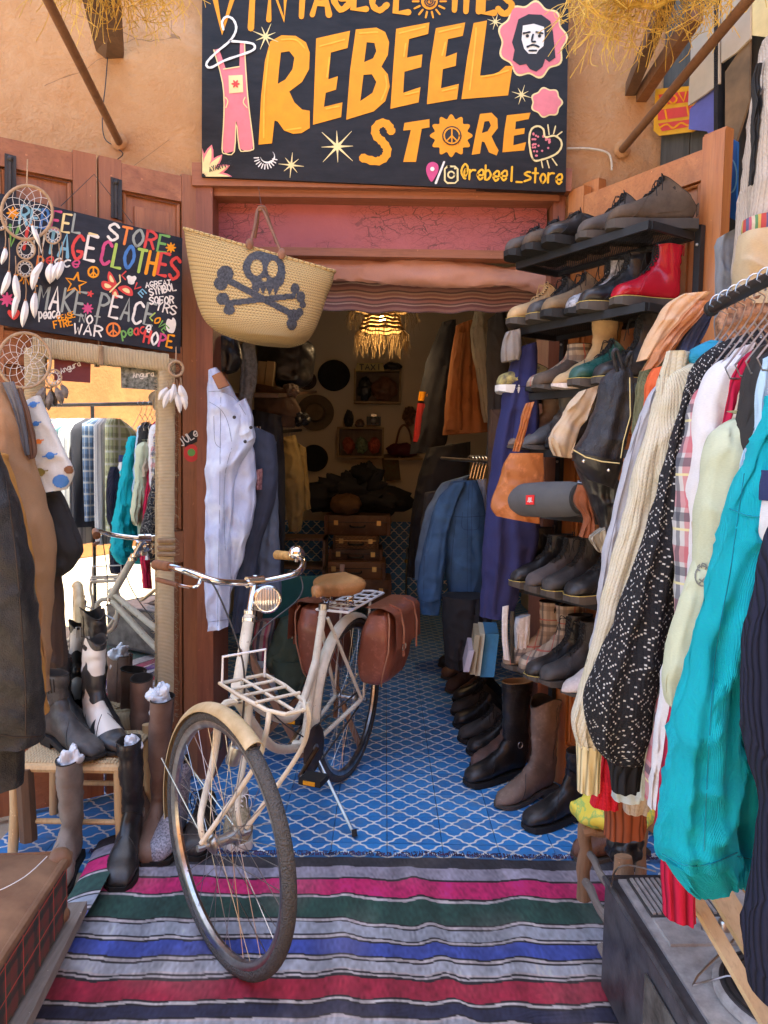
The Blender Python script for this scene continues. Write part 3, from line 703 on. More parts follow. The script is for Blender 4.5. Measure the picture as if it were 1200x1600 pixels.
for q in ([(183,446),(176,430),(170,424),(168,434),(172,444)], [(181,449),(168,440),(159,440),(160,450),(170,454)], [(184,450),(196,446),(206,452),(207,462),(196,460)], [(182,452),(186,464),(180,466),(175,460),(176,454)]):
    cc = (sum(a for a, b in q)/5, sum(b for a, b in q)/5)
    mb.flat([[cp(x, y, .0018) for x, y in cat(q, 3, True)]]); m2.flat([[cp(cc[0]+(x-cc[0])*.5, cc[1]+(y-cc[1])*.5, .0035) for x, y in cat(q, 3, True)]])
part('butterfly_wing', mb, pR, T, smooth=False); part('butterfly_spot', m2, pLY, T, smooth=False)
mb = MB(); ribbon(mb, [(172, 456), (188, 440), (187, 430)], 2.4, cp, .005); part('butterfly_body', mb, pLY, T, smooth=False)
mb = MB(); mb.flat([[cp(x, y, .0018) for x, y in cat([(262,518),(259,508),(262,498),(268,500),(270,496),(274,500),(275,508),(271,520)], 3, True)]]); part('fist_paint', mb, pW, T, smooth=False); mb = MB(); mb.flat([[cp(x, y, .0018) for x, y in cat([(205,443),(198,434),(201,430),(206,432),(211,431),(213,436)], 3, True)]]); part('heart_paint', mb, pW, T, smooth=False)
mb = MB(); mb.flat([[cp(x, y, .0018) for x, y in cat([(22,500),(12,490),(14,484),(21,487),(28,484),(31,490)], 3, True)]]); part('heart', mb, pR, T, smooth=False)
# stickers on the stile
sm = plane_proj(HL+NL*.0015, NL)
T = thing('sticker', 'black and white lettered sticker on the red brown door stile', 'sticker', sm(297, 690)); 
mb = MB(); mb.flat([[sm(x, y, .0005) for x, y in [(283,688),(300,672),(312,676),(308,690),(290,699)]]]); part('backing', mb, pBk, T, smooth=False)
text(T, 'lettering', 'JULe', 285, 697, 310, 680, 12, 1.8, [pW], sm, .002)
T = thing('sticker', 'round red and green sticker on the door stile below the lettered one', 'sticker', sm(299, 720)); mb = MB(); blob(mb, 299, 708, 12, sm, .0005, sy=1.15); part('disc', mb, pR, T, smooth=False)
mb = MB(); blob(mb, 299, 707, 6, sm, .002); part('disc_centre', mb, pG, T, smooth=False)
# ------------------------------------------------------------ shoes and boots
def spow(v, e): return math.copysign(abs(v)**e, v)
SHOE_CACHE = {}
def shoe_meshes(L, H, wd, sole, heel, toe, slouch, lace, shaftw, flare, seed, welt, collar, strap, mats, gus):
    """toe at +y, heel at -y; local frame, sole bottom at z=0"""
    up, so, la, li = mats
    key = (L, H, wd, sole, heel, toe, slouch, lace, shaftw, flare, seed, welt, collar, strap, up.name, so.name, la.name, li.name, gus)
    if key in SHOE_CACHE: return SHOE_CACHE[key]
    n = 28; y0 = -L/2
    def lift(y):
        t = max(0, min(1, (.62-(y-y0)/L)/.4)); t = t*t*(3-2*t); return heel*t+sole
    tw = {'round': (.42, .78, .98), 'point': (.16, .48, .86), 'square': (.55, .72, .88)}[toe]
    tz = {'round': (.030, .048, .058), 'point': (.016, .030, .045), 'square': (.022, .036, .05)}[toe]
    prof = [  # top(y,z) bottom(y,z) halfwidth, as fractions of L; z in metres
     ((.998, tz[0]*.7), (1.0, .004), tw[0]*.6), ((.985, tz[0]), (.99, .0), tw[0]), ((.94, tz[1]), (.95, 0), tw[1]), ((.86, tz[2]), (.87, 0), tw[2]),
     ((.76, tz[2]+.010), (.76, 0), 1.0), ((.66, .078), (.64, 0), .97), ((.57, .093), (.50, 0), .86), ((.49, .108), (.36, 0), .76), ((.44, .122), (.22, 0), .70), ((.41, .135), (.10, .0), .66), ((.395, .148), (.02, .018), .62), ((.385, .16), (-.005, .05), .62)]
    prof = [(t, b, w) for t, b, w in prof]
    if H > .17:
        k = 5 if H < .3 else 9
        for i in range(1, k+1):
            f = i/k; z = .16+(H-.16)*f
            fr = .385-.005*f+flare*f; bk = -.005-(flare)*f*.9+.012*math.sin(f*PI)
            prof.append(((fr, z), (bk, .05+(z-.05-(0 if f < 1 else 0))*min(1, .35+f*.65) if f < 1 else z), .62+shaftw*f))
    cut = None
    if H <= .13:
        prof = prof[:8]; top = prof[-1]
        prof.append(((.45, .128*H/.13), (-.02, .055*H/.1), .60)) if False else None
    rings = []; info = []
    pr = cat([(t[0], t[1], b[0], b[1], w) for t, b, w in prof], 2)
    if H <= .13:
        # low shoe: heel closes round the collar
        pr += cat([(.48, .112, .20, .0, .70), (.47, .113, .04, .006, .66), (.46, .112, -.005, .03, .62), (.455, .108, .0, .068*H/.1, .57)], 2)[1:]
    cx = .005
    for i, (ty, tzz, by, bz, w) in enumerate(pr):
        T_ = Vector((0, y0+ty*L, tzz)); B_ = Vector((0, y0+by*L, bz))
        T_.z += lift(T_.y) if T_.z < .2 else heel+sole; B_.z += lift(B_.y)
        if bz > .1: B_.z = max(B_.z, bz+heel+sole)
        C = (T_+B_)/2; a = (T_-B_)/2; foot = max(0, 1-bz/.05)
        ring = []
        for k in range(n):
            th = 2*PI*k/n; ca, sa = math.cos(th), math.sin(th)
            e = .75 if foot > .3 else 1.0
            lat = wd/2*w*spow(sa, e)*(1-.22*foot*ca*(1 if ca > 0 else .15))
            asym = cx*foot*math.sin(PI*min(1, max(0, ty)))
            p = C+a*spow(ca, .8 if foot > .3 else 1)+Vector((lat+asym, 0, 0))
            d = noise.noise(p*22+Vector((seed, seed, 0)))*.005+noise.noise(p*60+Vector((seed*2, 0, 0)))*.0018
            if p.z > .14: d += .003*(1-abs(noise.noise(Vector((p.x*12+seed, p.y*12, p.z*40)))*3))
            if slouch and p.z > .08:
                d += slouch*math.sin(p.z*95+3*noise.noise(p*14+Vector((0, seed, 0))))*(.4+.6*abs(math.cos(th)))
            elif .09 < p.z < .2: d += .0022*math.sin(p.z*150+2*ca+seed)*max(0, 1-abs(p.z-.14)/.06)
            if H > .2: p.x += .010*math.sin(p.z*7+seed)*max(0, p.z-.15)*3; p.y += .02*math.sin(seed*3)*max(0, p.z-.15)
            r_ = Vector((p.x-C.x, p.y-C.y, 0)); 
            if r_.length > 1e-4: p = p+r_.normalized()*d
            ring.append(p)
        rings.append(ring)
    if collar and H > .2:      # western dip at the front and back, high at the sides
        for j, kk in ((-1, 1.0), (-2, .5)):
            for k in range(n):
                th = 2*PI*k/n; rings[j][k].z += collar*kk*(abs(math.sin(th))**2-.6)
    out = {}
    m = MB(); m.loft(rings, True, False)
    topr = rings[-1]; c = sum(topr, Vector())/n
    out['upper'] = mesh_of(m, 'upper', up, None, True, 1.2)
    m = MB(); rim = [[c+(q-c)*1.005 for q in topr], [c+(q-c)*1.01+Vector((0, 0, .003)) for q in topr], [c+(q-c)*.93+Vector((0, 0, .003)) for q in topr], [c+(q-c)*.9-Vector((0, 0, .012)) for q in topr]]
    dn = min(.06, H*.4)
    r3 = rings[-5 if H > .13 else -1]; c3 = sum(r3, Vector())/n; rim += [[c3+(q-c3)*.88-Vector((0, 0, 0 if H > .13 else .03)) for q in r3]]
    m.loft(rim, False, True); out['lining'] = mesh_of(m, 'lining', li, None, True, 1.2)
    # sole
    def outline(kk, y_hi=1.0, y_lo=0.0):
        o = []; hw = []
        for f in [y_lo+(y_hi-y_lo)*i/14 for i in range(15)]:
            wv = ip(f, [(0, .50), (.04, .62), (.12, .68), (.3, .70), (.5, .82), (.7, 1.0), (.8, 1.0), (.9, tw[2]*.97), (.96, tw[1]), (1.0, tw[0]*.8)])
            hw.append((f, wv))
        for f, wv in hw: o.append((wd/2*wv*kk+cx*math.sin(PI*f), y0-.004+f*(L+.008)))
        for f, wv in hw[::-1]: o.append((-wd/2*wv*kk+cx*math.sin(PI*f), y0-.004+f*(L+.008)))
        return o
    m = MB(); o = outline(1.07)
    low = [Vector((x, y, lift(y)-sole+(.008 if y > y0+L*.9 else 0)*max(0, (y-y0-L*.9)/(L*.1)))) for x, y in o]; hi = [Vector((x*.985, y, lift(y)+.004)) for x, y in o]
    m.loft([low, [q+Vector((0, 0, sole*.5)) for q in low], hi]); 
    if heel > 0 or sole > .02:
        oh = outline(1.05, .27)
        hz = heel+.001
        if hz > .006: m.loft([[Vector((x*.96, y*.985-.0, 0)) for x, y in oh], [Vector((x, y, hz)) for x, y in oh]])
        elif sole > .02:
            pass
    out['sole'] = mesh_of(m, 'sole', so, None, True, .5)
    if welt:
        m = MB(); m.tube([Vector((x*1.0, y, lift(y)+.0045)) for x, y in outline(1.05)], .0014, 5, True); out['welt_stitching'] = mesh_of(m, 'welt_stitching', welt, None)
    if lace:
        fr = []
        for q, r in zip(pr, rings):
            if (q[0] < .63 or q[1] > .1): fr.append(r)
        if H <= .13: fr = fr[:8]
        m = MB(); lm = MB(); N = len(fr)
        def front(t, x):
            f = t*(N-1.001); i = int(f); r = fr[i]; r2 = fr[min(i+1, N-1)]; g_ = f-i
            p = r[0]*(1-g_)+r2[0]*g_; q = (r[2]*(1-g_)+r2[2]*g_ if x > 0 else r[-2]*(1-g_)+r2[-2]*g_)
            k = min(1, abs(x)/max(.004, abs(q.x-p.x))); s_ = p*(1-k)+q*k; s_.x = p.x+x
            nn = Vector((x*10, 1, .6)).normalized() if t < .5 else Vector((x*10, 1, .1)).normalized()
            return s_+nn*.004
        lm.grid(lambda u, v: front(.03+v*.95, (u-.5)*.030)-Vector((0, .0015, 0)), 4, 16)
        rows = max(4, int(H/.022)) if H > .13 else 4
        for i in range(rows):
            t = .05+.9*i/rows; t2 = min(.98, t+.9/rows)
            for sx in (-1, 1):
                m.tube([front(t, sx*.017), front((t+t2)/2, 0)+Vector((0, .003, .003)), front(t2, -sx*.017)], .0023, 5)
        for sx in (-1, 1):
            a = front(.9, sx*.014); m.tube(cat([a, a+Vector((sx*.02, .015, .01)), a+Vector((sx*.032, .014, -.02)), a+Vector((sx*.026, .012, -.05))], 3), .0019, 5)
            m.tube(cat([a, a+Vector((sx*.012, .02, .0)), a+Vector((sx*.016, .03, -.035)), a+Vector((sx*.03, .03, -.07))], 3), .0017, 5)
        out['laces'] = mesh_of(m, 'laces', la, None); out['tongue'] = mesh_of(lm, 'tongue', li if H > .13 else up, None)
    m = MB(); nr_ = len(rings); i0 = 8 if H > .13 else 6
    for sg in (1, -1):
        path = [rings[min(nr_-2, i0+j)][(sg*max(1, 11-2*j)) % n] for j in range(6)]
        pc2 = [sum(rings[min(nr_-2, i0+j)], Vector())/n for j in range(6)]
        m.tube(cat([tuple(p+(p-c2).normalized()*.0012) for p, c2 in zip(path, pc2)], 3), .0013, 4)
        if H > .16: m.tube([rings[j][(sg*9) % n]+(rings[j][(sg*9) % n]-sum(rings[j], Vector())/n).normalized()*.001 for j in range(len(rings)*6//10, len(rings)-1)], .0012, 4)
    out['seam_stitching'] = mesh_of(m, 'seam_stitching', up if toe == 'round' else greyleather, None)
    if strap:
        m = MB(); z_ = .115+heel+sole
        best = min(range(len(rings)), key=lambda i: abs(sum(q.z for q in rings[i])/n-z_)+(0 if pr[i][3] > .01 else .05))
        r = rings[best]; cc = sum(r, Vector())/n; rr = [cc+(q-cc)*1.07 for q in r]
        m.loft([[q+Vector((0, 0, -.012)) for q in r], [q+Vector((0, 0, -.012)) for q in rr], [q+Vector((0, 0, .012)) for q in rr], [q+Vector((0, 0, .012)) for q in r]], False, False)
        q = rr[7]; 
        rng = [cc+(rr[5]-cc)*1.01, cc+(rr[5]-cc)*1.01]
        out['strap'] = mesh_of(m, 'strap', up, None, True, .5)
        m = MB()
        for kk in (7, 21): 
            q = rr[kk]; m.tube([q+Vector((0, .012*math.cos(a), .014*math.sin(a))) for a in [i*PI/6 for i in range(12)]], .0022, 6, True)
        out['buckle'] = mesh_of(m, 'buckle', steel, None)
        if H > .28:
            r = rings[-3]; cc = sum(r, Vector())/n; rr = [cc+(q-cc)*1.03 for q in r]; m = MB()
            m.loft([[q+Vector((0, 0, -.009)) for q in r], [q+Vector((0, 0, -.009)) for q in rr], [q+Vector((0, 0, .009)) for q in rr], [q+Vector((0, 0, .009)) for q in r]], False, False)
            out['top_strap'] = mesh_of(m, 'top_strap', up, None, True, .5)
    if gus:
        m = MB()
        for kk in (7, 21):
            for j in range(-3, 4):
                pts = [r[kk+j]+(r[kk+j]-sum(r, Vector())/n)*.03 for r in rings[-7:-1]]
                m.tube(pts, .0022, 5)
        out['elastic_gusset'] = mesh_of(m, 'elastic_gusset', lining, None)
    if H > .16 and not strap or collar:
        m = MB(); q = rings[-1][n//2]; a = Vector((0, -.002, 0))
        m.tube([q+a+Vector((-.008, 0, -.03)), q+a+Vector((-.008, 0, .012)), q+a+Vector((.008, 0, .012)), q+a+Vector((.008, 0, -.03))], .0022, 5)
        out['pull_loop'] = mesh_of(m, 'pull_loop', up, None)
    SHOE_CACHE[key] = out
    return out
def shoe(name, label, cat_, pos, head, L=.29, H=.17, wd=.10, sole=.018, heel=.0, toe='round', slouch=0, lace=True, shaftw=.06, flare=0, seed=1, welt=None, collar=0, strap=False, up=blackleather, so=rubber, la=lacemat, li=lining, gus=False, group=None, tilt=None):
    ms = shoe_meshes(L, H, wd, sole, heel, toe, slouch, lace, shaftw, flare, seed, welt, collar, strap, (up, so, la, li), gus)
    T = thing(name, label, cat_, pos, math.atan2(-head[0], head[1]), group)
    if group == 'shoes and boots on the metal shelves': T.scale = (.94,)*3
    if tilt: T.rotation_euler = (tilt[0], tilt[1], T.rotation_euler.z)
    for k, me in ms.items():
        o = bpy.data.objects.new(k, me); COL.objects.link(o); o.parent = T
        if k in ('seam_stitching', 'laces'): o['kind'] = 'stuff'
    return T
ywelt = M('yellow_welt_thread', (.6, .45, .12), .6)
# ------------------------------------------------------------ right leaf and shoe rack
HR = Vector((.735, 3.105, 0)); DR = Vector((.53, -.848, 0)).normalized(); NR = Vector((-.848, -.53, 0)).normalized()
TR = door_leaf('door_leaf', 'orange varnished door leaf carrying the metal shoe rack', HR, DR, NR, 0, .70, 2.50, orwood, orwoodX, dict(rails=[(.02, .2), (.9, 1.02), (1.52, 1.64), (2.36, 2.46)], panels=[(.2, .9), (1.02, 1.52), (1.64, 2.36)]))
door_leaf('door_leaf', 'second orange door leaf folded behind the shoe rack leaf', HR-NR*.05+DR*.03, DR, NR, 0, .64, 2.53, orwood, orwoodX, dict(rails=[(.02, .2), (2.36, 2.46)], panels=[(.2, 2.36)]))
RB = Vector((.845, 2.446, 0))
def rp(s, q, z): return RB-DR*s-NR*q+Vector((0, 0, z))
SZ = [2.165, 1.905, 1.645, 1.425, 1.19, .885, .555]
RL, RD = .63, .225
wiremesh = M('black_wire_mesh', (.03, .03, .03), .5, metal=.3)
def rot_of(x, y):
    x = x.normalized(); z = Vector((0, 0, 1)); y = z.cross(x); return Matrix((x, y, z)).transposed()
RR = rot_of(DR, NR)
T = thing('shoe_rack', 'tall black metal shoe rack with seven mesh shelves fixed to the orange door', 'shoe rack', rp(RL/2, RD, .3))
for i, z in enumerate(SZ):
    sl = part('shelf', MB().beam(rp(0, 0, z), rp(RL, 0, z), .012, .028), blackmetal, T, smooth=False)
    fr = MB(); fr.beam(rp(0, RD, z), rp(RL, RD, z), .012, .024); part('back_rail', fr, blackmetal, sl, smooth=False)
    for s_ in (0, RL): part('side_rail', MB().beam(rp(s_, .007, z), rp(s_, RD-.007, z), .014, .026), blackmetal, sl, smooth=False)
    gm = MB()
    for k in range(60):
        s_ = RL*(k+.5)/60; gm.beam(rp(s_, .004, z+.006), rp(s_, RD-.004, z+.006), .0022, .0016)
    for k in range(20):
        q = .01+(RD-.02)*k/19; gm.beam(rp(.004, q, z+.0085), rp(RL-.004, q, z+.0085), .0022, .0016)
    part('mesh_deck', gm, wiremesh, sl, kind='stuff', smooth=False)
for s_, z0, z1 in ((-.015, .35, 2.2), (RL-.03, .35, 2.19)):
    p0 = rp(s_, RD+.015, z0); part('post', MB().box((p0.x, p0.y, (z0+z1)/2), (.024, .024, z1-z0), RR), blackmetal, T, smooth=False)
    for z in SZ: part('bolt', MB().ball(rp(s_, RD+.001, z-.03), .006, 8, 5), steel, T)
NRd = (NR.x, NR.y)
def onshelf(i, s, q=.07, dz=0): p = rp(s, q, SZ[i]+.014+dz); return p
def hd(a):   # heading turned a degrees from straight out of the rack towards the street side
    v = Matrix.Rotation(math.radians(a), 2) @ Vector(NRd); return (v.x, v.y)
GS = 'shoes and boots on the metal shelves'
so_ = dict(group=GS)
# shelf 0
shoe('ankle_boot', 'large brown suede ankle boot at the near end of the top shelf', 'boot', onshelf(0, .075, .10), (-.99, .10), L=.31, H=.165, up=suede, so=solebrown, sole=.032, seed=3, shaftw=.1, **so_)
shoe('ankle_boot', 'dark ankle boot with grey tongue behind the large brown suede boot', 'boot', onshelf(0, .235, .10), (-.97, -.1), L=.28, H=.15, up=M('grey_brown_leather', (.075, .06, .05), .6, **LEA), so=solebrown, sole=.026, seed=4, **so_)
shoe('low_shoe', 'round toed dark shoe in the middle of the top shelf', 'shoe', onshelf(0, .37, .05), hd(-12), L=.28, H=.10, up=blackleather, so=rubber, sole=.03, seed=5, **so_)
shoe('low_shoe', 'brown low shoe at the far end of the top shelf', 'shoe', onshelf(0, .48, .05), hd(-15), L=.27, H=.10, up=suede, so=rubber, sole=.028, seed=6, **so_)
shoe('low_shoe', 'scuffed dark brown shoe farthest along the top shelf', 'shoe', onshelf(0, .585, .05), hd(-10), L=.27, H=.10, up=M('grey_brown_leather', (.075, .06, .05), .6), so=rubber, sole=.028, seed=7, **so_)
# shelf 1
shoe('laced_boot', 'glossy red laced boot on the second shelf', 'boot', onshelf(1, .075, .09), hd(-22), L=.26, H=.195, up=redpatent, so=solebrown, sole=.03, welt=ywelt, li=redpatent, seed=8, shaftw=.1, **so_)
shoe('laced_boot', 'black laced boot standing next to the red boot', 'boot', onshelf(1, .185, .07), hd(-25), L=.29, H=.19, up=blackleather, so=solebrown, sole=.03, welt=ywelt, seed=9, shaftw=.1, **so_)
shoe('laced_boot', 'black laced boot with a silver patterned shaft on the second shelf', 'boot', onshelf(1, .275, .085), hd(-20), L=.27, H=.19, up=M('silver_speckle', (.16, .16, .17), .4, .7, 60, bump=.1, c2=(.6, .6, .62)), so=rubber, sole=.025, seed=10, **so_)
shoe('ankle_boot', 'dark brown ankle boot with pale suede shaft on the second shelf', 'boot', onshelf(1, .365, .06), hd(-20), L=.28, H=.16, up=M('two_tone_suede', (.16, .11, .07), .8, .3, c2=(.3, .2, .1)), so=rubber, sole=.03, seed=11, **so_)
shoe('ankle_boot', 'dark grey rounded boot on the second shelf before the tan one', 'boot', onshelf(1, .455, .06), hd(-15), L=.27, H=.15, up=greyleather, so=solebrown, sole=.028, welt=ywelt, seed=12, **so_)
shoe('ankle_boot', 'tan suede ankle boot at the far end of the second shelf', 'boot', onshelf(1, .56, .06), hd(-15), L=.28, H=.16, up=tansuede, so=solebrown, sole=.028, welt=ywelt, la=tansuede, seed=13, **so_)
# shelf 2
shoe('laced_boot', 'tall black laced boot on the third shelf behind the leather bag', 'boot', onshelf(2, .13, .08), hd(-20), L=.27, H=.235, up=blackleather, so=solebrown, sole=.028, welt=ywelt, seed=14, **so_)
shoe('laced_boot', 'dark green laced boot on the third shelf', 'boot', onshelf(2, .225, .06), hd(-18), L=.27, H=.17, up=greenleather, so=solebrown, sole=.028, welt=ywelt, seed=15, **so_)
shoe('suede_boot', 'tall tan suede pull-on boot on the third shelf', 'boot', onshelf(2, .31, .06), hd(-15), L=.28, H=.27, up=tansuede, so=creamleather, sole=.016, toe='point', lace=False, shaftw=.18, flare=.05, seed=16, **so_)
shoe('low_shoe', 'grey brown soft low shoe on the third shelf', 'shoe', onshelf(2, .40, .05), hd(-12), L=.28, H=.10, up=suede, so=solebrown, sole=.016, lace=False, seed=17, **so_)
def plaidmat(name, base, b1, b2, fx=14, fy=14, w=.22, rough=.8, coordn='UV', thin=None):
    g = G(name, rough); v = g.coord(coordn); x, y, z = g.xyz(v)
    if coordn == 'Object': x = g.m('ADD', x, g.m('MULTIPLY', y, 1.0)); y = z
    fxn = g.m('FRACT', g.m('MULTIPLY', x, fx)); fyn = g.m('FRACT', g.m('MULTIPLY', y, fy))
    def band(f, c, w_): return g.m('LESS_THAN', g.m('ABSOLUTE', g.m('SUBTRACT', f, c)), w_/2)
    c = base; tex = g.m('GREATER_THAN', g.m('FRACT', g.m('MULTIPLY', g.m('ADD', x, y), 700)), .5)
    c = g.mix(g.m('MULTIPLY', band(fxn, .3, w), .6), c, b1); c = g.mix(g.m('MULTIPLY', band(fyn, .3, w), .6), c, b1)
    c = g.mix(g.m('MULTIPLY', band(fxn, .62, w*.55), .7), c, b2); c = g.mix(g.m('MULTIPLY', band(fyn, .62, w*.55), .7), c, b2)
    if thin:
        c = g.mix(g.m('MULTIPLY', band(fxn, .85, .045), .9), c, thin); c = g.mix(g.m('MULTIPLY', band(fyn, .85, .045), .9), c, thin)
    c = g.mix(g.m('MULTIPLY', g.noise(g.coord('Object'), 50, 3), .25), c, (.03, .03, .03))
    return g.done(c, g.bump(tex, .15, .001))
checkbrown = plaidmat('brown_check', (.50, .38, .26), (.22, .15, .10), (.06, .05, .05), 9, 9, .2, .6, 'Object', (.5, .1, .06))
shoe('check_boot', 'short brown checked cloth boot on the third shelf', 'boot', onshelf(2, .47, .09), hd(-30), L=.27, H=.18, up=checkbrown, so=rubber, sole=.02, lace=False, shaftw=.2, seed=18, **so_)
shoe('sneaker', 'low canvas sneaker with white sole at the far end of the third shelf', 'shoe', onshelf(2, .585, .03), hd(-15), L=.27, H=.085, up=M('yellow_flower_canvas', (.10, .10, .12), .8, .5, 40, c2=(.6, .5, .15)), so=solewhite, sole=.03, la=white, seed=19, **so_)
# shelf 3
shoe('slouch_boot', 'dark slouchy ankle boot with a strap on the fourth shelf', 'boot', onshelf(3, .46, .05), hd(-12), L=.28, H=.23, up=M('crumpled_grey_leather', (.085, .08, .075), .5, .4, **LEA), so=solebrown, sole=.014, toe='point', slouch=.004, lace=False, seed=20, shaftw=.2, **so_)
shoe('slouch_boot', 'dark brown pointed boot beside the slouchy grey boot', 'boot', onshelf(3, .55, .05), hd(-12), L=.28, H=.2, up=taupe, so=solebrown, sole=.014, toe='point', slouch=.003, lace=False, seed=21, shaftw=.1, **so_)
shoe('buckle_boot', 'black strapped boot on the fourth shelf near the beige scarf', 'boot', onshelf(3, .34, .06), hd(-12), L=.26, H=.24, up=blackleather, so=rubber, sole=.02, lace=False, strap=True, seed=22, **so_)
# shelf 4 zebra shoes
zeb = G('zebra_print', .7); zv = zeb.coord('Object', (1, 2.4, 2)); zf = zeb.m('SINE', zeb.m('MULTIPLY', zeb.noise(zv, 10, 2, .5, 2.0), 34)); zeb = zeb.done(zeb.mix(zeb.m('GREATER_THAN', zf, .1), (.05, .05, .055), (.62, .62, .62)))
shoe('zebra_shoe', 'zebra print slip-on shoe in front of the grey speaker', 'shoe', onshelf(4, .28, .01), hd(-25), L=.26, H=.08, up=zeb, so=rubber, sole=.02, lace=False, seed=23, **so_)
shoe('zebra_shoe', 'second zebra print slip-on shoe, nearer the street', 'shoe', onshelf(4, .19, .02), hd(-25), L=.26, H=.08, up=zeb, so=rubber, sole=.02, lace=False, seed=24, **so_)
# shelf 5
for k, (s_, q, lab, m_, H_) in enumerate(((.60, .05, 'black laced boot at the far end of the sixth shelf', blackleather, .21), (.49, .05, 'black laced boot second from the far end of the sixth shelf', blackleather, .19), (.385, .03, 'dusty grey suede laced boot in the middle of the sixth shelf', M('dusty_suede', (.10, .085, .08), .85, .3), .19), (.29, .02, 'worn black laced boot next to the dusty grey one', M('worn_black', (.045, .042, .04), .55, .4, **LEA), .20), (.18, .02, 'black laced boot at the near end of the sixth shelf by the pale sweater', blackleather, .2))):
    shoe('laced_boot', lab, 'boot', onshelf(5, s_, q), hd(-18+k*3), L=.28, H=H_, up=m_, so=solebrown, sole=.028, welt=ywelt if k != 2 else None, seed=30+k, **so_)
# shelf 6
shoe('rain_boot', 'beige checked rain boot at the far end of the lowest shelf', 'boot', onshelf(6, .52, .05), hd(-14), L=.28, H=.26, up=checkbrown, so=solebrown, sole=.02, lace=False, shaftw=.22, flare=.04, seed=40, **so_)
shoe('rain_boot', 'second checked rain boot, half hidden by the black buckled boot', 'boot', onshelf(6, .44, .06), hd(-14), L=.28, H=.26, up=checkbrown, so=solebrown, sole=.02, lace=False, shaftw=.22, flare=.04, seed=41, **so_)
shoe('buckle_boot', 'black laced ankle boot with buckles on the lowest shelf', 'boot', onshelf(6, .36, .03), hd(-16), L=.29, H=.235, up=blackleather, so=solebrown, sole=.02, strap=True, seed=42, welt=ywelt, **so_)
shoe('buckle_boot', 'second black buckled ankle boot, nearer the cream boots', 'boot', onshelf(6, .29, .03), hd(-16), L=.28, H=.225, up=M('worn_black', (.045, .042, .04), .55), so=solebrown, sole=.02, strap=True, seed=43, **so_)
shoe('cowboy_boot', 'cream pointed cowboy boot on the lowest shelf', 'boot', onshelf(6, .17, .02), hd(-14), L=.29, H=.28, up=creamleather, so=solebrown, sole=.01, heel=.015, toe='point', lace=False, shaftw=.2, collar=.03, seed=44, **so_)
shoe('cowboy_boot', 'second cream cowboy boot, nearest the pale sweater cuff', 'boot', onshelf(6, .08, .01), hd(-14), L=.29, H=.28, up=creamleather, so=solebrown, sole=.01, heel=.015, toe='point', lace=False, shaftw=.2, collar=.03, seed=45, **so_)
# ------------------------------------------------------------ floor shoes, right
GF = 'boots standing on the blue tiles to the right'
def fb(px, py, head, name, label, **k):
    p = F(px, py); h = Vector(head).normalized(); L = k.get('L', .29)
    p = Vector((p.x, p.y, .002))-Vector((h.x, h.y, 0))*(L*.42)     # px,py = toe contact
    k.setdefault('group', GF)
    return shoe(name, label, 'boot', p, (h.x, h.y), **k)
fb(782, 1262, (-.86, -.5), 'cowboy_boot', 'tall taupe cowboy boot on the tiles before the orange door', L=.31, H=.37, up=taupe, so=solebrown, sole=.012, heel=.022, toe='point', lace=False, shaftw=.26, flare=.05, collar=.035, seed=50)
fb(735, 1228, (-.9, -.4), 'engineer_boot', 'tall black engineer boot with ankle strap and tan lining', L=.31, H=.40, up=blackleather, so=rubber, sole=.02, heel=.014, lace=False, strap=True, shaftw=.24, flare=.05, li=tanlining, seed=51)
fb(828, 1297, (-.9, -.4), 'engineer_boot', 'short black strapped boot at the foot of the bench leg', L=.31, H=.24, up=blackleather, so=rubber, sole=.02, heel=.014, lace=False, strap=True, shaftw=.2, flare=.03, seed=52)
fb(745, 1203, (-.85, -.5), 'cowboy_boot', 'brown boot toe showing behind the tall black engineer boot', L=.29, H=.30, up=duskbrown, so=rubber, sole=.014, toe='round', lace=False, shaftw=.2, seed=53)
for k, (x, y) in enumerate(((738, 1180), (724, 1160), (716, 1137), (712, 1118), (714, 1098))):
    fb(x, y, (-.96, -.3+.05*k), 'laced_boot', ['black laced ankle boot nearest in the row along the tiles', 'black laced boot second in the row along the tiles', 'black laced boot in the middle of the row along the tiles', 'black laced boot fourth in the row along the tiles', 'black laced boot farthest in the row along the tiles'][k], L=.29, H=.17, up=M('worn_black', (.045, .042, .04), .55) if k % 2 else blackleather, so=rubber, sole=.022, seed=54+k)
fb(722, 1095, (-.8, -.6), 'cowboy_boot', 'warm brown shoe behind the row of black boots', L=.28, H=.20, up=brownleather, so=solebrown, lace=False, seed=60)
fb(704, 1083, (-.8, -.6), 'low_boot', 'dark brown boot near the stacked books', L=.28, H=.16, up=M('deep_brown', (.08, .04, .028), .5, **LEA), so=solebrown, seed=61)
fb(697, 1062, (-.8, -.6), 'low_boot', 'brown boot farther back beside the books', L=.28, H=.18, up=brownleather, so=solebrown, seed=62)
fb(692, 1044, (-.8, -.6), 'low_boot', 'black boot in the dark beside the hanging trousers', L=.28, H=.18, up=blackleather, so=solebrown, seed=63)
fb(790, 1150, (-.75, -.6), 'tall_boot', 'black tall boot with open top under the lowest shelf', L=.28, H=.40, up=blackleather, so=solebrown, lace=False, shaftw=.24, flare=.05, seed=64)
fb(800, 1165, (-.75, -.6), 'tall_boot', 'brown tall boot under the lowest shelf by the door', L=.28, H=.36, up=brownleather, so=solebrown, lace=False, shaftw=.24, flare=.05, seed=65)
fb(905, 1345, (-.95, -.2), 'low_shoe', 'brown low shoe pushed under the bench', L=.28, H=.10, up=brownleather, so=solebrown, lace=False, seed=66)
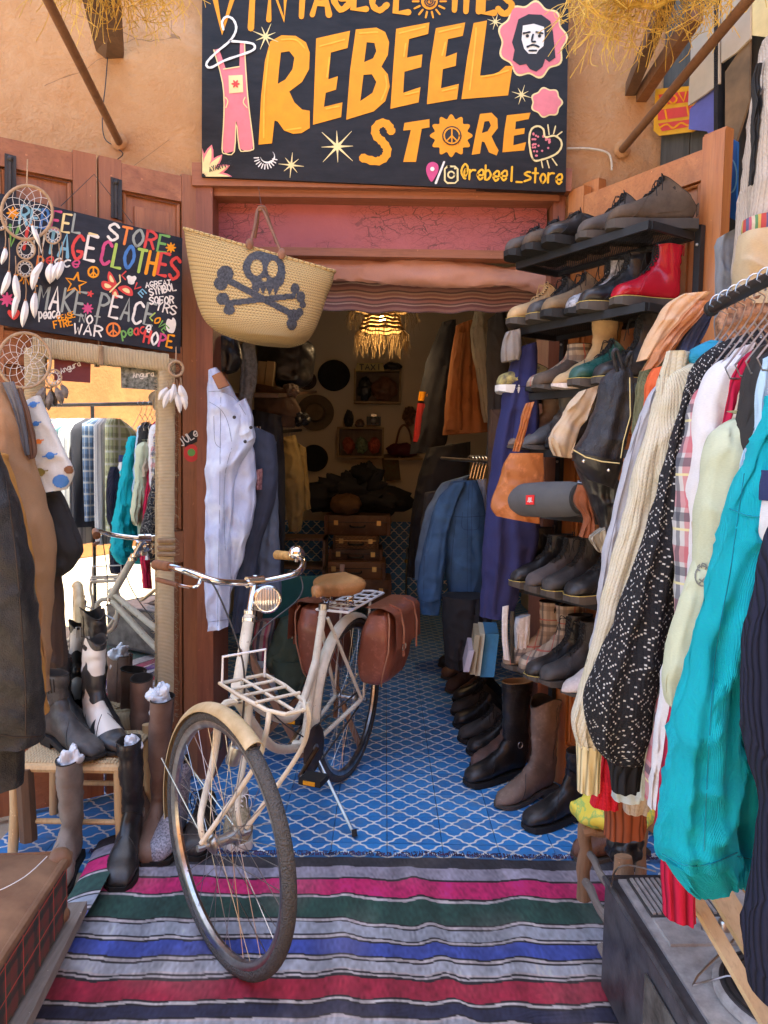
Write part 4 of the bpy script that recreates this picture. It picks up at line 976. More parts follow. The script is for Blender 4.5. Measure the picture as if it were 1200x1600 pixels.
# ------------------------------------------------------------ left: stool and boots
GL = 'boots at the left of the doorway'
rushm = G('woven_rush', .85); rx, ry, rz_ = rushm.xyz(rushm.coord('UV')); rushm = rushm.done(rushm.mix(rushm.noise(rushm.coord('Object'), 60, 3), (.34, .25, .13), (.52, .41, .24)), rushm.bump(rushm.m('SINE', rushm.m('MULTIPLY', ry, 600)), .6, .003))
STZ = .335
def spx(px, py, z): return F(px, py, z)
sc_ = [spx(60, 1186, STZ), spx(196, 1186, STZ), spx(212, 1152, STZ), spx(62, 1158, STZ)]
c0 = (sc_[0]+sc_[1]+sc_[2]+sc_[3])/4
T = thing('rush_stool', 'low stool with pale wooden legs and woven rush seat holding boots', 'stool', (c0.x, c0.y, 0))
SX, SY = .36, .30
cen = Vector((c0.x-.01, c0.y+.02, 0))
for k in range(15):
    y = -SY/2+SY*(k+.5)/15
    part('seat_cord', MB().tube([cen+Vector((-SX/2-.01, y, STZ-.012)), cen+Vector((-SX/2+.03, y, STZ)), cen+Vector((0, y, STZ-.006)), cen+Vector((SX/2-.03, y, STZ)), cen+Vector((SX/2+.01, y, STZ-.012))], .0115, 7), rushm, T)
for sx in (-1, 1):
    for sy in (-1, 1):
        p = cen+Vector((sx*SX/2, sy*SY/2, 0)); part('leg', MB().tube([p+Vector((sx*.01, sy*.01, 0)), p+Vector((0, 0, STZ*.5)), p+Vector((0, 0, STZ+.03 if sy > 0 else STZ-.012))], [.017, .019, .02], 10), palewood, T)
for sy in (-1, 1):
    part('stretcher', MB().tube([cen+Vector((-SX/2, sy*SY/2, .13)), cen+Vector((SX/2, sy*SY/2, .13))], .010, 8), palewood, T)
    part('seat_rail', MB().tube([cen+Vector((-SX/2, sy*SY/2, STZ-.016)), cen+Vector((SX/2, sy*SY/2, STZ-.016))], .016, 8), palewood, T)
sz = STZ+.012
shoe('harness_boot', 'scuffed black harness ankle boot with studs on the rush stool', 'boot', (cen.x-.02, cen.y-.06, sz), (.84, -.54), L=.31, H=.225, up=greyleather, so=rubber, sole=.014, heel=.022, toe='square', lace=False, strap=True, gus=True, shaftw=.12, seed=70, group=GL)
twob = G('black_white_inlay', .35); tx, ty, tz_ = twob.xyz(twob.coord('Object')); tf = twob.m('ADD', tz_, twob.m('MULTIPLY', twob.m('ABSOLUTE', twob.m('SINE', twob.m('MULTIPLY', ty, 38))), .05)); twob = twob.done(twob.ramp(twob.m('FRACT', twob.m('MULTIPLY', tf, 5.2)), [(0, (.03, .03, .03)), (.52, (.6, .57, .5))], True), twob.bump(twob.voro(twob.coord('Object'), 260), .25, .001))
shoe('cowboy_boot', 'black and white inlaid cowboy boot on the rush stool', 'boot', (cen.x+.075, cen.y+.0, sz), (.72, -.70), L=.30, H=.33, up=twob, so=rubber, sole=.01, heel=.03, toe='point', lace=False, shaftw=.12, collar=.03, seed=71, group=GL)
shoe('harness_boot', 'black ankle boot at the back of the rush stool', 'boot', (cen.x-.07, cen.y+.07, sz), (.8, -.6), L=.30, H=.25, up=blackleather, so=rubber, sole=.014, heel=.022, toe='square', lace=False, shaftw=.12, seed=72, group=GL)
shoe('cowboy_boot', 'black cowboy boot standing upright at the back of the stool', 'boot', (cen.x+.03, cen.y+.11, sz), (.6, -.8), L=.29, H=.40, up=blackleather, so=rubber, sole=.01, heel=.03, toe='point', lace=False, shaftw=.12, collar=.03, seed=73, group=GL)
def fl_(px, py, head, name, label, **k): k['group'] = GL; return fb(px, py, head, name, label, **k)
SB = [None]*4
SB[1] = fl_(186, 1392, (.12, -1), 'engineer_boot', 'tall black engineer boot with buckle on the tiles by the rug corner', L=.28, H=.38, up=blackleather, so=rubber, sole=.02, heel=.014, toe='square', lace=False, strap=True, shaftw=.18, flare=.02, seed=74)
SB[0] = fl_(82, 1402, (.1, -1), 'tall_boot', 'tall grey brown boot stuffed with paper in front of the stool', L=.27, H=.35, up=M('stone_grey_leather', (.22, .18, .145), .7, .3), so=rubber, sole=.014, lace=False, shaftw=.2, flare=.05, seed=75)
SB[2] = fl_(232, 1352, (.1, -1), 'tall_boot', 'tall worn brown boot stuffed with plastic beside the rope mirror', L=.29, H=.50, up=M('worn_brown', (.19, .10, .065), .6, .35, 7, c2=(.24, .16, .12)), so=rubber, sole=.014, lace=False, shaftw=.2, flare=.05, seed=76)
SB[3] = fl_(216, 1300, (.3, -1), 'tall_boot', 'second tall brown boot behind the worn brown one', L=.29, H=.50, up=M('worn_brown', (.19, .10, .065), .6), so=rubber, sole=.014, lace=False, shaftw=.2, flare=.05, seed=77)
glit = M('glitter_fabric', (.10, .11, .17), .35, .8, 140, bump=.5, bs=200, c2=(.55, .56, .66))
fl_(246, 1352, (-.1, -1), 'glitter_boot', 'blue white glitter boot between the brown boot and the front wheel', L=.26, H=.27, up=glit, so=rubber, sole=.02, lace=False, shaftw=.25, seed=78)
fl_(306, 1345, (.05, -1), 'laced_shoe', 'black laced shoe seen through the spokes of the front wheel', L=.29, H=.16, up=blackleather, so=rubber, sole=.022, seed=79)
fl_(372, 1330, (.15, -1), 'sneaker', 'floral canvas sneaker with white sole behind the front wheel hub', L=.28, H=.13, up=M('floral_canvas', (.33, .27, .10), .8, .6, 60, c2=(.5, .42, .3)), so=solewhite, sole=.03, la=white, li=creamleather, seed=80)
plastic = M('crumpled_plastic', (.62, .66, .70), .25, .15, 20, bump=.8, bs=50)
for T_, L_, H_, r, lab in ((SB[0], .27, .35, .036, 'crumpled pale plastic stuffed in the grey brown boot'), (SB[1], .28, .38, .030, 'crumpled white paper stuffed in the black engineer boot'), (SB[2], .29, .50, .040, 'crumpled clear plastic stuffed in the worn brown boot')):
    mb = MB(); c = T_.matrix_basis @ Vector((0, -.31*L_, H_+.004)); sq = r*777
    mb.ball(c, r, 44, 34, (1, 1, 1.5)); mb.v = [c+(q-c)*(.85+.55*noise.noise((q-c)*38+Vector((sq, 0, 0)))+.35*(.5-abs(noise.noise((q-c)*95+Vector((0, sq, 0)))))) for q in mb.v]
    solo('boot_stuffing', lab, 'stuffing', mb, plastic, 'stuffing in the tall boots', ang=.9)
# ------------------------------------------------------------ rug
kx = 650
bands = [(1345, (.035, .035, .045)), (1361, (.33, .32, .40)), (1378, (.02, .02, .025)), (1381, (.62, .02, .16)), (1405, (.02, .02, .025)), (1407.5, (.50, .47, .48)), (1411, (.022, .075, .06)), (1444, (.02, .02, .025)),
 (1446, (.50, .47, .48)), (1450, (.02, .02, .025)), (1452, (.34, .38, .45)), (1470, (.02, .02, .025)), (1472.5, (.50, .47, .48)), (1476, (.02, .02, .025)), (1479, (.05, .085, .38)), (1501, (.02, .02, .025)), (1504, (.50, .47, .48)), (1508, (.02, .02, .025)),
 (1511, (.42, .46, .53)), (1526, (.50, .47, .48)), (1529, (.02, .02, .025)), (1532, (.50, .47, .48)), (1535, (.02, .02, .025)), (1539, (.36, .02, .055)), (1569, (.02, .02, .025)), (1572, (.52, .50, .50)), (1576, (.02, .02, .025)), (1579, (.025, .03, .07)),
 (1597, (.02, .02, .025)), (1600, (.50, .47, .48)), (1604, (.38, .41, .47)), (1625, (.02, .02, .025)), (1629, (.09, .04, .20)), (1665, (.02, .02, .02)), (1668, (.5, .47, .48)), (1675, (.30, .05, .10)), (1720, (.02, .02, .02)), (1726, (.4, .4, .42)), (1790, (.03, .08, .07))]
RY0 = F(kx, 1345).y; RYS = [(F(kx, b).y, c) for b, c in bands]
RLEN = RY0-.85; RXL, RXR = -1.10, .90
def band_col(y):
    c = bands[0][1]
    for yy, cc in RYS:
        if y <= yy: c = cc
    return c
def rug_wave(x, y):
    d = RY0-y
    w = .012*math.exp(-((x-.10-.15*d)/.035)**2)*min(1, d*8)+.010*math.exp(-((x+.11-.02*d)/.04)**2)*min(1, d*6)
    w += .010*math.exp(-((x-.52+.25*d)/.05)**2)*min(1, d*4)+.006*math.exp(-((x+.62)/.05)**2)
    w += .008*noise.noise(Vector((x*4, y*3, 0)))+.0045*noise.noise(Vector((x*13, y*9, 5)))
    return max(0, w*.72+.006)
def rug_shift(x, y):
    return .014*noise.noise(Vector((x*2.1, y*1.5, 9)))+.007*noise.noise(Vector((x*6, y*5, 3)))-.9*(rug_wave(x, y)-.006)
rug = MB(); rug.col = []
NX, NY = 300, 420
def rugf(u, v):
    y0 = RY0-v*RLEN; x = RXL+.04*math.sin(v*5)+(RXR-RXL)*u
    if u < .07:
        k = (.07-u)/.07; a = k*PI*1.0; r = .028                 # folded over left edge
        xe = RXL+.04*math.sin(v*5)+(RXR-RXL)*.07
        p = Vector((xe-math.sin(a)*r-.0, y0, r*(1-math.cos(a))+.004)); p.x += max(0, k-.55)*.16; p.y += k*.05
    else: p = Vector((x, y0, .002+rug_wave(x, y0)))
    sft = rug_shift(x, y0)
    c = band_col(y0+sft); n_ = .92+.42*noise.noise(Vector((x*140, y0*40, 0)))+.30*noise.noise(Vector((x*20, y0*7, 4)))+.22*noise.noise(Vector((x*3, y0*3, 8)))
    n_ *= 1+.22*(math.sin(x*16+1)*math.sin(x*41+2)); dst = max(0, noise.noise(Vector((x*5, y0*5, 21))))*.35; c = tuple(q*(1-dst)+d_*dst for q, d_ in zip(c, (.30, .27, .24)))
    rug.col.append(tuple(min(.8, q*n_*1.3+.006) for q in c)); return p
rug.grid(rugf, NX, NY, lambda u, v: (u*2, v*RLEN))
g = G('woven_rug', .95); att = g.n('Attribute'); att.attribute_name = 'Col'; x, y, _ = g.xyz(g.coord('UV'))
rugm = g.done(att.outputs['Color'], g.bump(g.m('ADD', g.m('SINE', g.m('MULTIPLY', y, 1500)), g.m('MULTIPLY', g.noise(g.coord('Object'), 110, 4, .7), 3)), .8, .003))
rugo = solo('striped_rug', 'woven wool rug with pink, green, blue and crimson stripes before the doorway', 'rug', rug, rugm, loc=(0, 2, 0), ang=1.4)
fr = MB()
for k in range(620):
    x = RXL+.09+(RXR-RXL-.09)*(k+rnd.random())/420; y = RY0+rug_shift(x, RY0)*0
    ln = rnd.uniform(.008, .040); q = Vector((x, y, .009+rug_wave(x, y)))
    fr.tube([q, q+Vector((rnd.uniform(-.006, .006), ln*.6, .004)), q+Vector((rnd.uniform(-.012, .012), ln, -.006))], .0016, 4)
part('fringe', fr, M('rug_fringe', (.05, .04, .06), .9, .7, 30, c2=(.12, .06, .14)), rugo, kind='stuff')
# ------------------------------------------------------------ bicycle
dF = Vector((.34, .94, 0)).normalized()           # frame direction, front to rear
wF = Vector((.635, -.773, 0)).normalized()        # steered wheel, forward
LF = Vector((dF.y, -dF.x, 0))                     # image right of the frame
LW = Vector((-wF.y, wF.x, 0)); LW = LW if LW.y > 0 else -LW   # lateral of the steered wheel (image right, away)
fw = P(352, 1307, 2.15); A0 = Vector((fw.x, fw.y, .352))-wF*.055      # frame origin
FW = F(350, 1312, .352); AN = FW-wF*.055
UP = Vector((0, 0, 1))
AT = A0+dF*(.633*.36)+UP*.633
def ax(z): return AN.lerp(AT, (z-.352)/.633)
def bf(u, l, z): return Vector((A0.x, A0.y, 0))+dF*u+LF*l+UP*z
RW = bf(1.02, .012, .352)
B = thing('bicycle', 'old cream step-through bicycle with brown leather saddle and panniers standing on the rug', 'bicycle', (A0.x, A0.y, 0))
def wheel(c, fwd, lat, name_lab):
    R = .335
    def pt(a, r, l=0): return c+fwd*(math.cos(a)*r)+UP*(math.sin(a)*r)+lat*l
    N = 72
    tb_ = MB(); rings = []; uv = []
    for i in range(N):
        a = 2*PI*i/N; rings.append([c+(fwd*math.cos(a)+UP*math.sin(a))*(R+.0185*math.cos(t))+lat*(.0185*math.sin(t)) for t in [2*PI*k/14 for k in range(14)]])
    n = 14; tb_.add([p for r in rings for p in r], [(i*n+k, i*n+(k+1) % n, ((i+1) % N)*n+(k+1) % n, ((i+1) % N)*n+k) for i in range(N) for k in range(n)])
    wp = thing_part('wheel', MB().tube([pt(2*PI*i/N, R-.022) for i in range(N)], .010, 8, True), chrome, B)
    part('tyre', tb_, tyrem, wp)
    rm = MB(); 
    prof = [(R-.010, .0135), (R-.018, .0145), (R-.030, .009), (R-.034, 0), (R-.030, -.009), (R-.018, -.0145), (R-.010, -.0135)]
    vs = [pt(2*PI*i/N, r, l) for i in range(N) for r, l in prof]; m_ = len(prof)
    rm.add(vs, [(i*m_+k, i*m_+k+1, ((i+1) % N)*m_+k+1, ((i+1) % N)*m_+k) for i in range(N) for k in range(m_-1)]); part('rim', rm, rimm, wp)
    for i in range(36):
        a = 2*PI*i/36; sd = 1 if i % 2 else -1; a2 = a+(1 if (i//2) % 2 else -1)*1.15
        part('spoke', MB().tube([c+(fwd*math.cos(a2)+UP*math.sin(a2))*.026+lat*(sd*.030), pt(a, R-.03, sd*.003)], .0011, 4), spokem, wp)
    part('hub', MB().loft([[c+lat*z+(fwd*math.cos(t)+UP*math.sin(t))*r for t in [2*PI*k/16 for k in range(16)]] for z, r in ((-.058, .007), (-.046, .008), (-.044, .020), (-.036, .028), (-.033, .028), (-.030, .017), (0, .015), (.030, .017), (.033, .028), (.036, .028), (.044, .020), (.046, .008), (.058, .007))]), steel, wp)
    return wp
def thing_part(*a, **k): return part(*a, **k)
g = G('tyre_rubber', .75); v = g.coord('Object'); tr_ = g.m('SINE', g.m('MULTIPLY', g.noise(v, 60, 1), 30))
tyrem = g.done(g.mix(g.noise(v, 20, 4), (.035, .034, .034), (.085, .08, .075)), g.bump(g.m('ADD', g.voro(v, 170), g.m('MULTIPLY', tr_, .3)), .9, .003))
rimm = M('worn_chrome_rim', (.5, .49, .47), .28, .35, 25, metal=1, bump=.1)
spokem = M('spoke_steel', (.42, .41, .39), .3, .2, metal=1)
wheel(FW, wF, LW, 'front'); wheel(RW, dF, LF, 'rear')
def tub(name, pts, r, m=creampaint, n=10, par=None, sm=0):
    p = cat([tuple(q) for q in pts], 6) if sm else pts
    rr = r
    if sm and isinstance(r, list): rr = [x[0] for x in cat([(q,) for q in r], 6)]
    return part(name, MB().tube(p, rr, n), m, par or B)
# frame
BB = bf(.60, 0, .285); ST = bf(.775, 0, .80); HT0, HT1 = ax(.655), ax(.885)
fr_ = tub('frame', [HT0-UP*.0, HT1], .0185)
sj = BB.lerp(ST, .60)
for nm, pts, r in (('seat_tube', [BB, ST], .0155), ('main_tube', [HT0+UP*.05, bf(.30, 0, .52), bf(.47, 0, .44), bf(.585, 0, .46), sj], .0155), ('down_tube', [HT0+UP*.01, bf(.35, 0, .38), BB], .0165)):
    part(nm, MB().tube(cat([tuple(q) for q in pts], 8) if len(pts) > 2 else pts, r, 12), creampaint, fr_)
for l in (-1, 1):
    part('chain_stay', MB().tube([BB+LF*.025*l, RW+LF*.062*l], .0095, 8), creampaint, fr_)
    part('seat_stay', MB().tube([ST-UP*.045+LF*.018*l, RW+LF*.062*l], .0075, 8), creampaint, fr_)
    part('dropout', MB().ball(RW+LF*.062*l, .016, 10, 6, (1, .3, 1), rot_of(dF, LF)), steel, fr_)
for z, r in ((.66, .0215), (.875, .0215), (.895, .019)): part('headset_ring', MB().tube([ax(z)-UP*.008, ax(z)+UP*.008], r, 14), chrome, fr_)
part('bottom_bracket', MB().tube([BB-LF*.042, BB+LF*.042], .021, 14), creampaint, fr_)
part('head_badge', MB().ball(ax(.78)-dF*.017, .014, 10, 6, (.5, .5, 1.5)), M('badge_red', (.4, .07, .05), .4, .5, 40, c2=(.5, .4, .25)), fr_)
# fork, rake forward
crown = ax(.64)
fk = part('fork', MB().tube([crown+LW*.052, crown+LW*.03+UP*.018, crown-LW*.03+UP*.018, crown-LW*.052], .012, 8), creampaint, B)
for l in (-1, 1):
    part('fork_blade', MB().tube(cat([tuple(crown+LW*(.050*l)), tuple(crown+LW*.052*l-UP*.14-dF*.03), tuple(FW+LW*.055*l+UP*.07-wF*.028), tuple(FW+LW*.055*l)], 6), [.013-.006*i/18 for i in range(19)], 10), creampaint, fk)
    part('axle_nut', MB().tube([FW+LW*.058*l, FW+LW*.078*l], .010, 6), steel, fk)
    part('axle_nut', MB().tube([RW+LF*.060*l, RW+LF*.085*l], .011, 6), steel, fr_)
# front carrier over the wheel (forward of the head) with bent legs
cz = .735
def fc(f, l, z): return Vector((crown.x, crown.y, 0))+wF*f+LW*l+UP*z
ca = part('front_carrier', MB().tube([fc(.05, -.075, cz+.005), fc(.16, -.075, cz), fc(.29, -.06, cz-.01), fc(.335, -.03, cz-.015), fc(.335, .03, cz-.015), fc(.29, .06, cz-.01), fc(.16, .075, cz), fc(.05, .075, cz+.005)], .006, 8, True), creampaint, B)
for f in (.11, .18, .25): part('cross_bar', MB().tube([fc(f, -.070, cz+.002), fc(f, .070, cz+.002)], .0048, 8), creampaint, ca)
for l in (0,): part('long_bar', MB().tube([fc(.05, l, cz+.004), fc(.33, l, cz-.012)], .005, 6), creampaint, ca)
for l in (-1, 1):
    part('carrier_leg', MB().tube(cat([tuple(fc(.30, .058*l, cz-.012)), tuple(fc(.30, .068*l, cz-.07)), tuple(fc(.24, .070*l, .55)), tuple(FW+LW*.068*l+UP*.01)], 8), .0072, 8), creampaint, ca)
part('hoop', MB().tube([fc(.055, -.07, cz), fc(.06, -.07, cz+.085), fc(.06, .07, cz+.085), fc(.055, .07, cz)], .004, 8), white, ca)
# mudguards
def guard(c, fwd, lat, a0, a1, m, inner, R=.372, w=.026):
    mb = MB(); N = 40; rings = []
    for i in range(N+1):
        a = a0+(a1-a0)*i/N; rad = fwd*math.cos(a)+UP*math.sin(a)
        rings.append([c+rad*(R-.020*(abs(t)**2.2))+lat*(w*t) for t in [-1+k/5 for k in range(11)]]+[c+rad*(R-.003-.020*(abs(t)**2.2))+lat*(w*.96*t) for t in [1-k/5 for k in range(11)]])
    mb.loft(rings); return part('mudguard', mb, m, B, ang=1.0)
gu = M('aged_cream_mudguard', (.50, .36, .17), .4, .25, 14, c2=(.62, .50, .30), bump=.08)
guard(FW, wF, LW, math.radians(62), math.radians(192), gu, None)
guard(RW, dF, LF, math.radians(-8), math.radians(205), creampaint, None)
for l in (-1, 1): part('mudguard_stay', MB().tube([FW+LW*.05*l, FW-wF*.35+UP*.12+LW*.03*l], .0022, 5), steel, B); part('mudguard_stay', MB().tube([RW+LF*.06*l, RW+dF*.36+UP*.06+LF*.03*l], .0022, 5), steel, B)
# handlebar
HC = ax(.985)
stem = part('stem', MB().tube([ax(.89), ax(1.0)], .0115, 10), chrome, B)
part('clamp', MB().tube([HC-LW*.03, HC+LW*.03], .019, 12), chrome, stem)
hb = [HC+LW*(-.235)-wF*.235+UP*.045, HC+LW*(-.235)-wF*.12+UP*.052, HC+LW*(-.215)-wF*.04+UP*.045, HC+LW*(-.15)+wF*.02+UP*.018, HC-LW*.04+wF*.004, HC+LW*.04+wF*.004, HC+LW*.15+wF*.02+UP*.018, HC+LW*.215-wF*.04+UP*.045, HC+LW*.235-wF*.12+UP*.052, HC+LW*.235-wF*.235+UP*.045]
bar = tub('handlebar', hb, .0112, chrome, 12, sm=1)
gripm = M('brown_leather_grip', (.24, .09, .035), .5, .3, 30, kind='leather'); gripo = M('worn_orange_grip', (.50, .27, .08), .7, .4, 40)
for sd, gm_ in ((-1, gripm), (1, gripo)):
    e = HC+LW*.235*sd-wF*.25+UP*.044; s0 = HC+LW*.235*sd-wF*.13+UP*.052
    part('grip', MB().tube([s0, s0.lerp(e, .3), s0.lerp(e, .7), e, e-wF*.004], [.0155, .0165, .0165, .018, .012], 14), gm_, bar)
# brake lever on the image-left side
l0 = HC+LW*(-.19)-wF*.0+UP*.028
lv = part('brake_lever', MB().tube(cat([tuple(l0), tuple(l0-LW*.02-UP*.025), tuple(HC-LW*.22-wF*.10-UP*.005), tuple(HC-LW*.24-wF*.20-UP*.0)], 6), .0052, 8), chrome, bar)
part('lever_sleeve', MB().tube(cat([tuple(HC-LW*.222-wF*.105-UP*.005), tuple(HC-LW*.236-wF*.17-UP*.002), tuple(HC-LW*.242-wF*.225-UP*.002)], 5), .0085, 8), gripm, lv)
part('rear_brake_cable', MB().tube(cat([tuple(HC+LW*.18), tuple(HC+LW*.10+wF*.11-UP*.05), tuple(ax(.80)+LF*.02), tuple(bf(.30, .02, .53)), tuple(BB+LF*.02+UP*.03)], 8), .0026, 6), iron, bar)
part('brake_cable', MB().tube(cat([tuple(l0), tuple(l0+wF*.10-UP*.02), tuple(crown+wF*.05+UP*.15+LW*.0), tuple(crown+wF*.045-UP*.05)], 8), .0028, 6), iron, bar)
# bell
bc = HC+LW*.20-wF*.06+UP*.075
bl = part('bell', MB().lathe([(.001, .026), (.012, .0245), (.022, .017), (.028, .004), (.029, -.004), (.022, -.012), (.012, -.014)], bc, 24, Matrix.Rotation(.5, 3, 'X')), chrome, bar)
part('bell_clamp', MB().tube([bc-UP*.012, bc-UP*.032], .007, 8), steel, bl)
part('bell_lever', MB().tube([bc-wF*.02-UP*.008, bc-wF*.045-UP*.012+LW*.008], .003, 6), steel, bl)
# headlamp
hc = HC+wF*.075-UP*.045; hdv = (wF+Vector((-.25, -.3, .03))).normalized(); zr = hdv.to_track_quat('Z', 'Y').to_matrix()
hl_ = part('headlamp', MB().lathe([(.001, -.055), (.018, -.05), (.034, -.032), (.043, -.008), (.0455, .012), (.0455, .020), (.041, .023), (.0395, .019)], hc, 32, zr), chrome, B)
g = G('ribbed_lens', .08, spec=.8, coat=1); x, y, z = g.xyz(g.coord('Object')); ln = g.m('SINE', g.m('MULTIPLY', g.m('ADD', x, g.m('MULTIPLY', y, .2)), 700))
lens = g.done(g.mix(g.m('ADD', .5, g.m('MULTIPLY', ln, .3)), (.30, .26, .20), (.75, .72, .66)), g.bump(ln, .5, .002)); g.b.inputs['Metallic'].default_value = .5
part('lens', MB().lathe([(.001, .026), (.018, .025), (.032, .0215), (.040, .018)], hc, 28, zr), lens, hl_)
part('bracket', MB().tube([hc-UP*.04, HC-UP*.085+wF*.02, HC-UP*.06], .007, 6), chrome, hl_)
part('bracket_plate', MB().box(HC-UP*.075+wF*.03, (.025, .05, .03), rot_of(LW, -wF)), steel, hl_)
# dynamo
dy = FW+wF*.02+LW*(.022)+UP*.245
dn_ = part('dynamo', MB().lathe([(.001, -.033), (.017, -.032), (.020, -.027), (.020, .02), (.014, .026), (.007, .030), (.007, .05), (.001, .051)], dy, 18, Matrix.Rotation(.25, 3, 'Y')), steel, B)
part('dynamo_bracket', MB().tube([dy+LW*.0, crown+LW*.05-UP*.10], .005, 6), steel, dn_)
part('brake_block', MB().box(crown-LW*.045-UP*.10-wF*.03, (.03, .03, .05)), iron, B)
# saddle
sdm = M('tan_saddle_leather', (.34, .155, .05), .42, .15, 10, **LEA); SC = bf(.83, 0, .868)
mb = MB(); rings = []
for i in range(17):
    t = i/16; u = -.14+.29*t; wv = ip(t, [(0, .012), (.06, .024), (.3, .032), (.5, .055), (.7, .105), (.85, .122), (.96, .10), (1, .03)]); zt_ = .010*math.cos(t*5)+.012*t; th = .045+.022*t
    rings.append([SC+dF*u+LF*(wv*spow(math.cos(a), .8))+UP*(zt_+(th*.42*math.sin(a) if math.sin(a) > 0 else th*1.0*math.sin(a)*(.4+.6*abs(math.cos(a))))) for a in [2*PI*k/20 for k in range(20)]])
mb.loft(rings); sdl = part('saddle', mb, sdm, B, ang=1.6)
sp_ = MB()
for s_ in (-1, 1):
    c = SC+dF*.10+LF*.05*s_-UP*.055; part('saddle_spring', MB().tube([c+Vector((.016*math.cos(t), .016*math.sin(t), -.030+.045*t/25)) for t in [i*.5 for i in range(50)]], .003, 5), chrome, sdl)
    part('saddle_rail', MB().tube([SC-dF*.10-UP*.015, SC-dF*.02-UP*.05+LF*.02*s_, SC+dF*.10-UP*.075+LF*.05*s_], .0035, 6), chrome, sdl)
part('seat_post', MB().tube([ST-UP*.03, SC-UP*.03-dF*.01], .0125, 12), chrome, B)
part('seat_clamp', MB().tube([ST-UP*.012, ST+UP*.012], .021, 12), steel, B)
# rear rack
rk = part('rear_rack', MB().tube([bf(.86, -.07, .765), bf(1.30, -.065, .77), bf(1.33, 0, .77), bf(1.30, .065, .77), bf(.86, .07, .765)], .006, 8, True), white, B)
for u in (.92, 1.0, 1.08, 1.16, 1.24): part('rack_bar', MB().tube([bf(u, -.068, .767), bf(u, .068, .767)], .0045, 6), white, rk)
for l in (-.03, .03): part('rack_bar', MB().tube([bf(.87, l, .768), bf(1.31, l, .772)], .0045, 6), white, rk)
for l in (-1, 1): part('rack_leg', MB().tube([bf(1.12, .068*l, .765), RW+LF*.068*l], .0055, 6), creampaint, rk)
# panniers
panm = M('reddish_brown_pannier', (.235, .072, .038), .36, .15, 6, kind='leather', bump=.3, bd=.0012, coat=.2)
for sd in (-1, 1):
    cc = bf(1.12, .160*sd, .60); mb = MB(); rings = []
    for i in range(19):
        t = i/18; z = .155-.33*t
        wu = ip(t, [(0, .10), (.05, .150), (.3, .175), (.8, .165), (.95, .15), (1, .11)]); wl = ip(t, [(0, .025), (.06, .055), (.3, .075), (.7, .082), (.93, .065), (1, .03)])
        rings.append([cc+dF*(wu*spow(math.cos(a), .38))+LF*(wl*spow(math.sin(a), .5)-.03*t*sd)+UP*(z+.003*noise.noise(Vector((a*2, t*6, sd)))) for a in [2*PI*k/36 for k in range(36)]])
    mb.loft(rings); pn = part('pannier', mb, panm, B, ang=.9)
    fl2 = MB(); 
    fl2.grid(lambda u, v: cc+dF*((u-.5)*.34)+LF*(sd*(ip(v, [(0, -.05), (.25, .03), (.4, .072), (.5, .086), (1, .092)])))+UP*(ip(v, [(0, .170), (.25, .172), (.4, .158), (.5, .14), (1, .0)])), 10, 16); part('flap', fl2, panm, pn)
    for u in (-.09, .09):
        part('strap', MB().tube([cc+dF*u+LF*sd*(ip(v, [(0, .03), (.25, .079), (.5, .098), (1, .098)]))+UP*(ip(v, [(0, .175), (.25, .160), (.5, .08), (1, -.04)])) for v in [i/8 for i in range(9)]], .006, 4), panm, pn)
    part('pannier_buckle', MB().tube([cc+dF*(u_)+LF*sd*.100+UP*(.0+z_) for u_, z_ in ((-.11, -.01), (-.07, -.01), (-.07, .012), (-.11, .012))], .0022, 5, True), steel, pn)
    st_ = MB(); sti = M('pale_stitching', (.35, .16, .09), .7)
    for e in (-.166, .166): part('seam_piping', MB().tube([cc+dF*e*ip(t, [(0, .86), (.1, 1.0), (.9, .95), (1, .8)])+LF*(sd*ip(t, [(0, .045), (.1, .062), (.5, .070), (1, .045)])-.03*t*sd)+UP*(.15-.32*t) for t in [i/12 for i in range(13)]], .0035, 6), sti, pn)
# crank, pedals, chain case, kickstand
ck = part('crank', MB().tube([BB+LF*.05, BB+LF*.055-dF*.0+UP*.0], .02, 12), steel, B)
ca_ = -1.0
for sd, a in ((1, -.25), (-1, PI-.25)):
    e = BB+LF*.065*sd+(-dF*math.cos(a)+UP*math.sin(a))*-.165*(-1)
    e = BB+LF*.065*sd-dF*.165*math.cos(a)*sd*sd+UP*.165*math.sin(a)
    part('crank_arm', MB().tube([BB+LF*.055*sd, e], [.012, .009], 8), chrome, ck)
    pc = e+LF*.055*sd; pd = part('pedal', MB().box(pc, (.085, .075, .022), rot_of(LF, -dF)), rubber, ck)
    part('reflector', MB().box(pc-dF*.039, (.045, .004, .014), rot_of(LF, -dF)), M('amber_reflector', (.75, .33, .02), .25, .1, coat=.5), pd)
    part('pedal_cap', MB().tube([pc-LF*.048, pc-LF*.040], .012, 8), chrome, pd)
part('chainring', MB().lathe([(.03, -.001), (.088, -.001), (.092, 0), (.088, .003), (.03, .003)], BB+LF*.045, 32, LF.to_track_quat('Z', 'Y').to_matrix()), M('dark_chain_case', (.05, .035, .03), .5, .4), B)
for sz_ in (-1, 1): part('chain', MB().tube([BB+LF*.047+UP*.085*sz_, RW+LF*.047+UP*.035*sz_], .004, 5), iron, B)
k0 = BB+dF*.07-UP*.02; kf = F(553, 1308)
part('kickstand', MB().tube([k0, kf+Vector((0, 0, .012))], [.007, .006], 8), steel, B)
part('kickstand_foot', MB().tube([kf+Vector((0, 0, .03)), kf+Vector((.004, -.012, .008))], .010, 8), rubber, B)
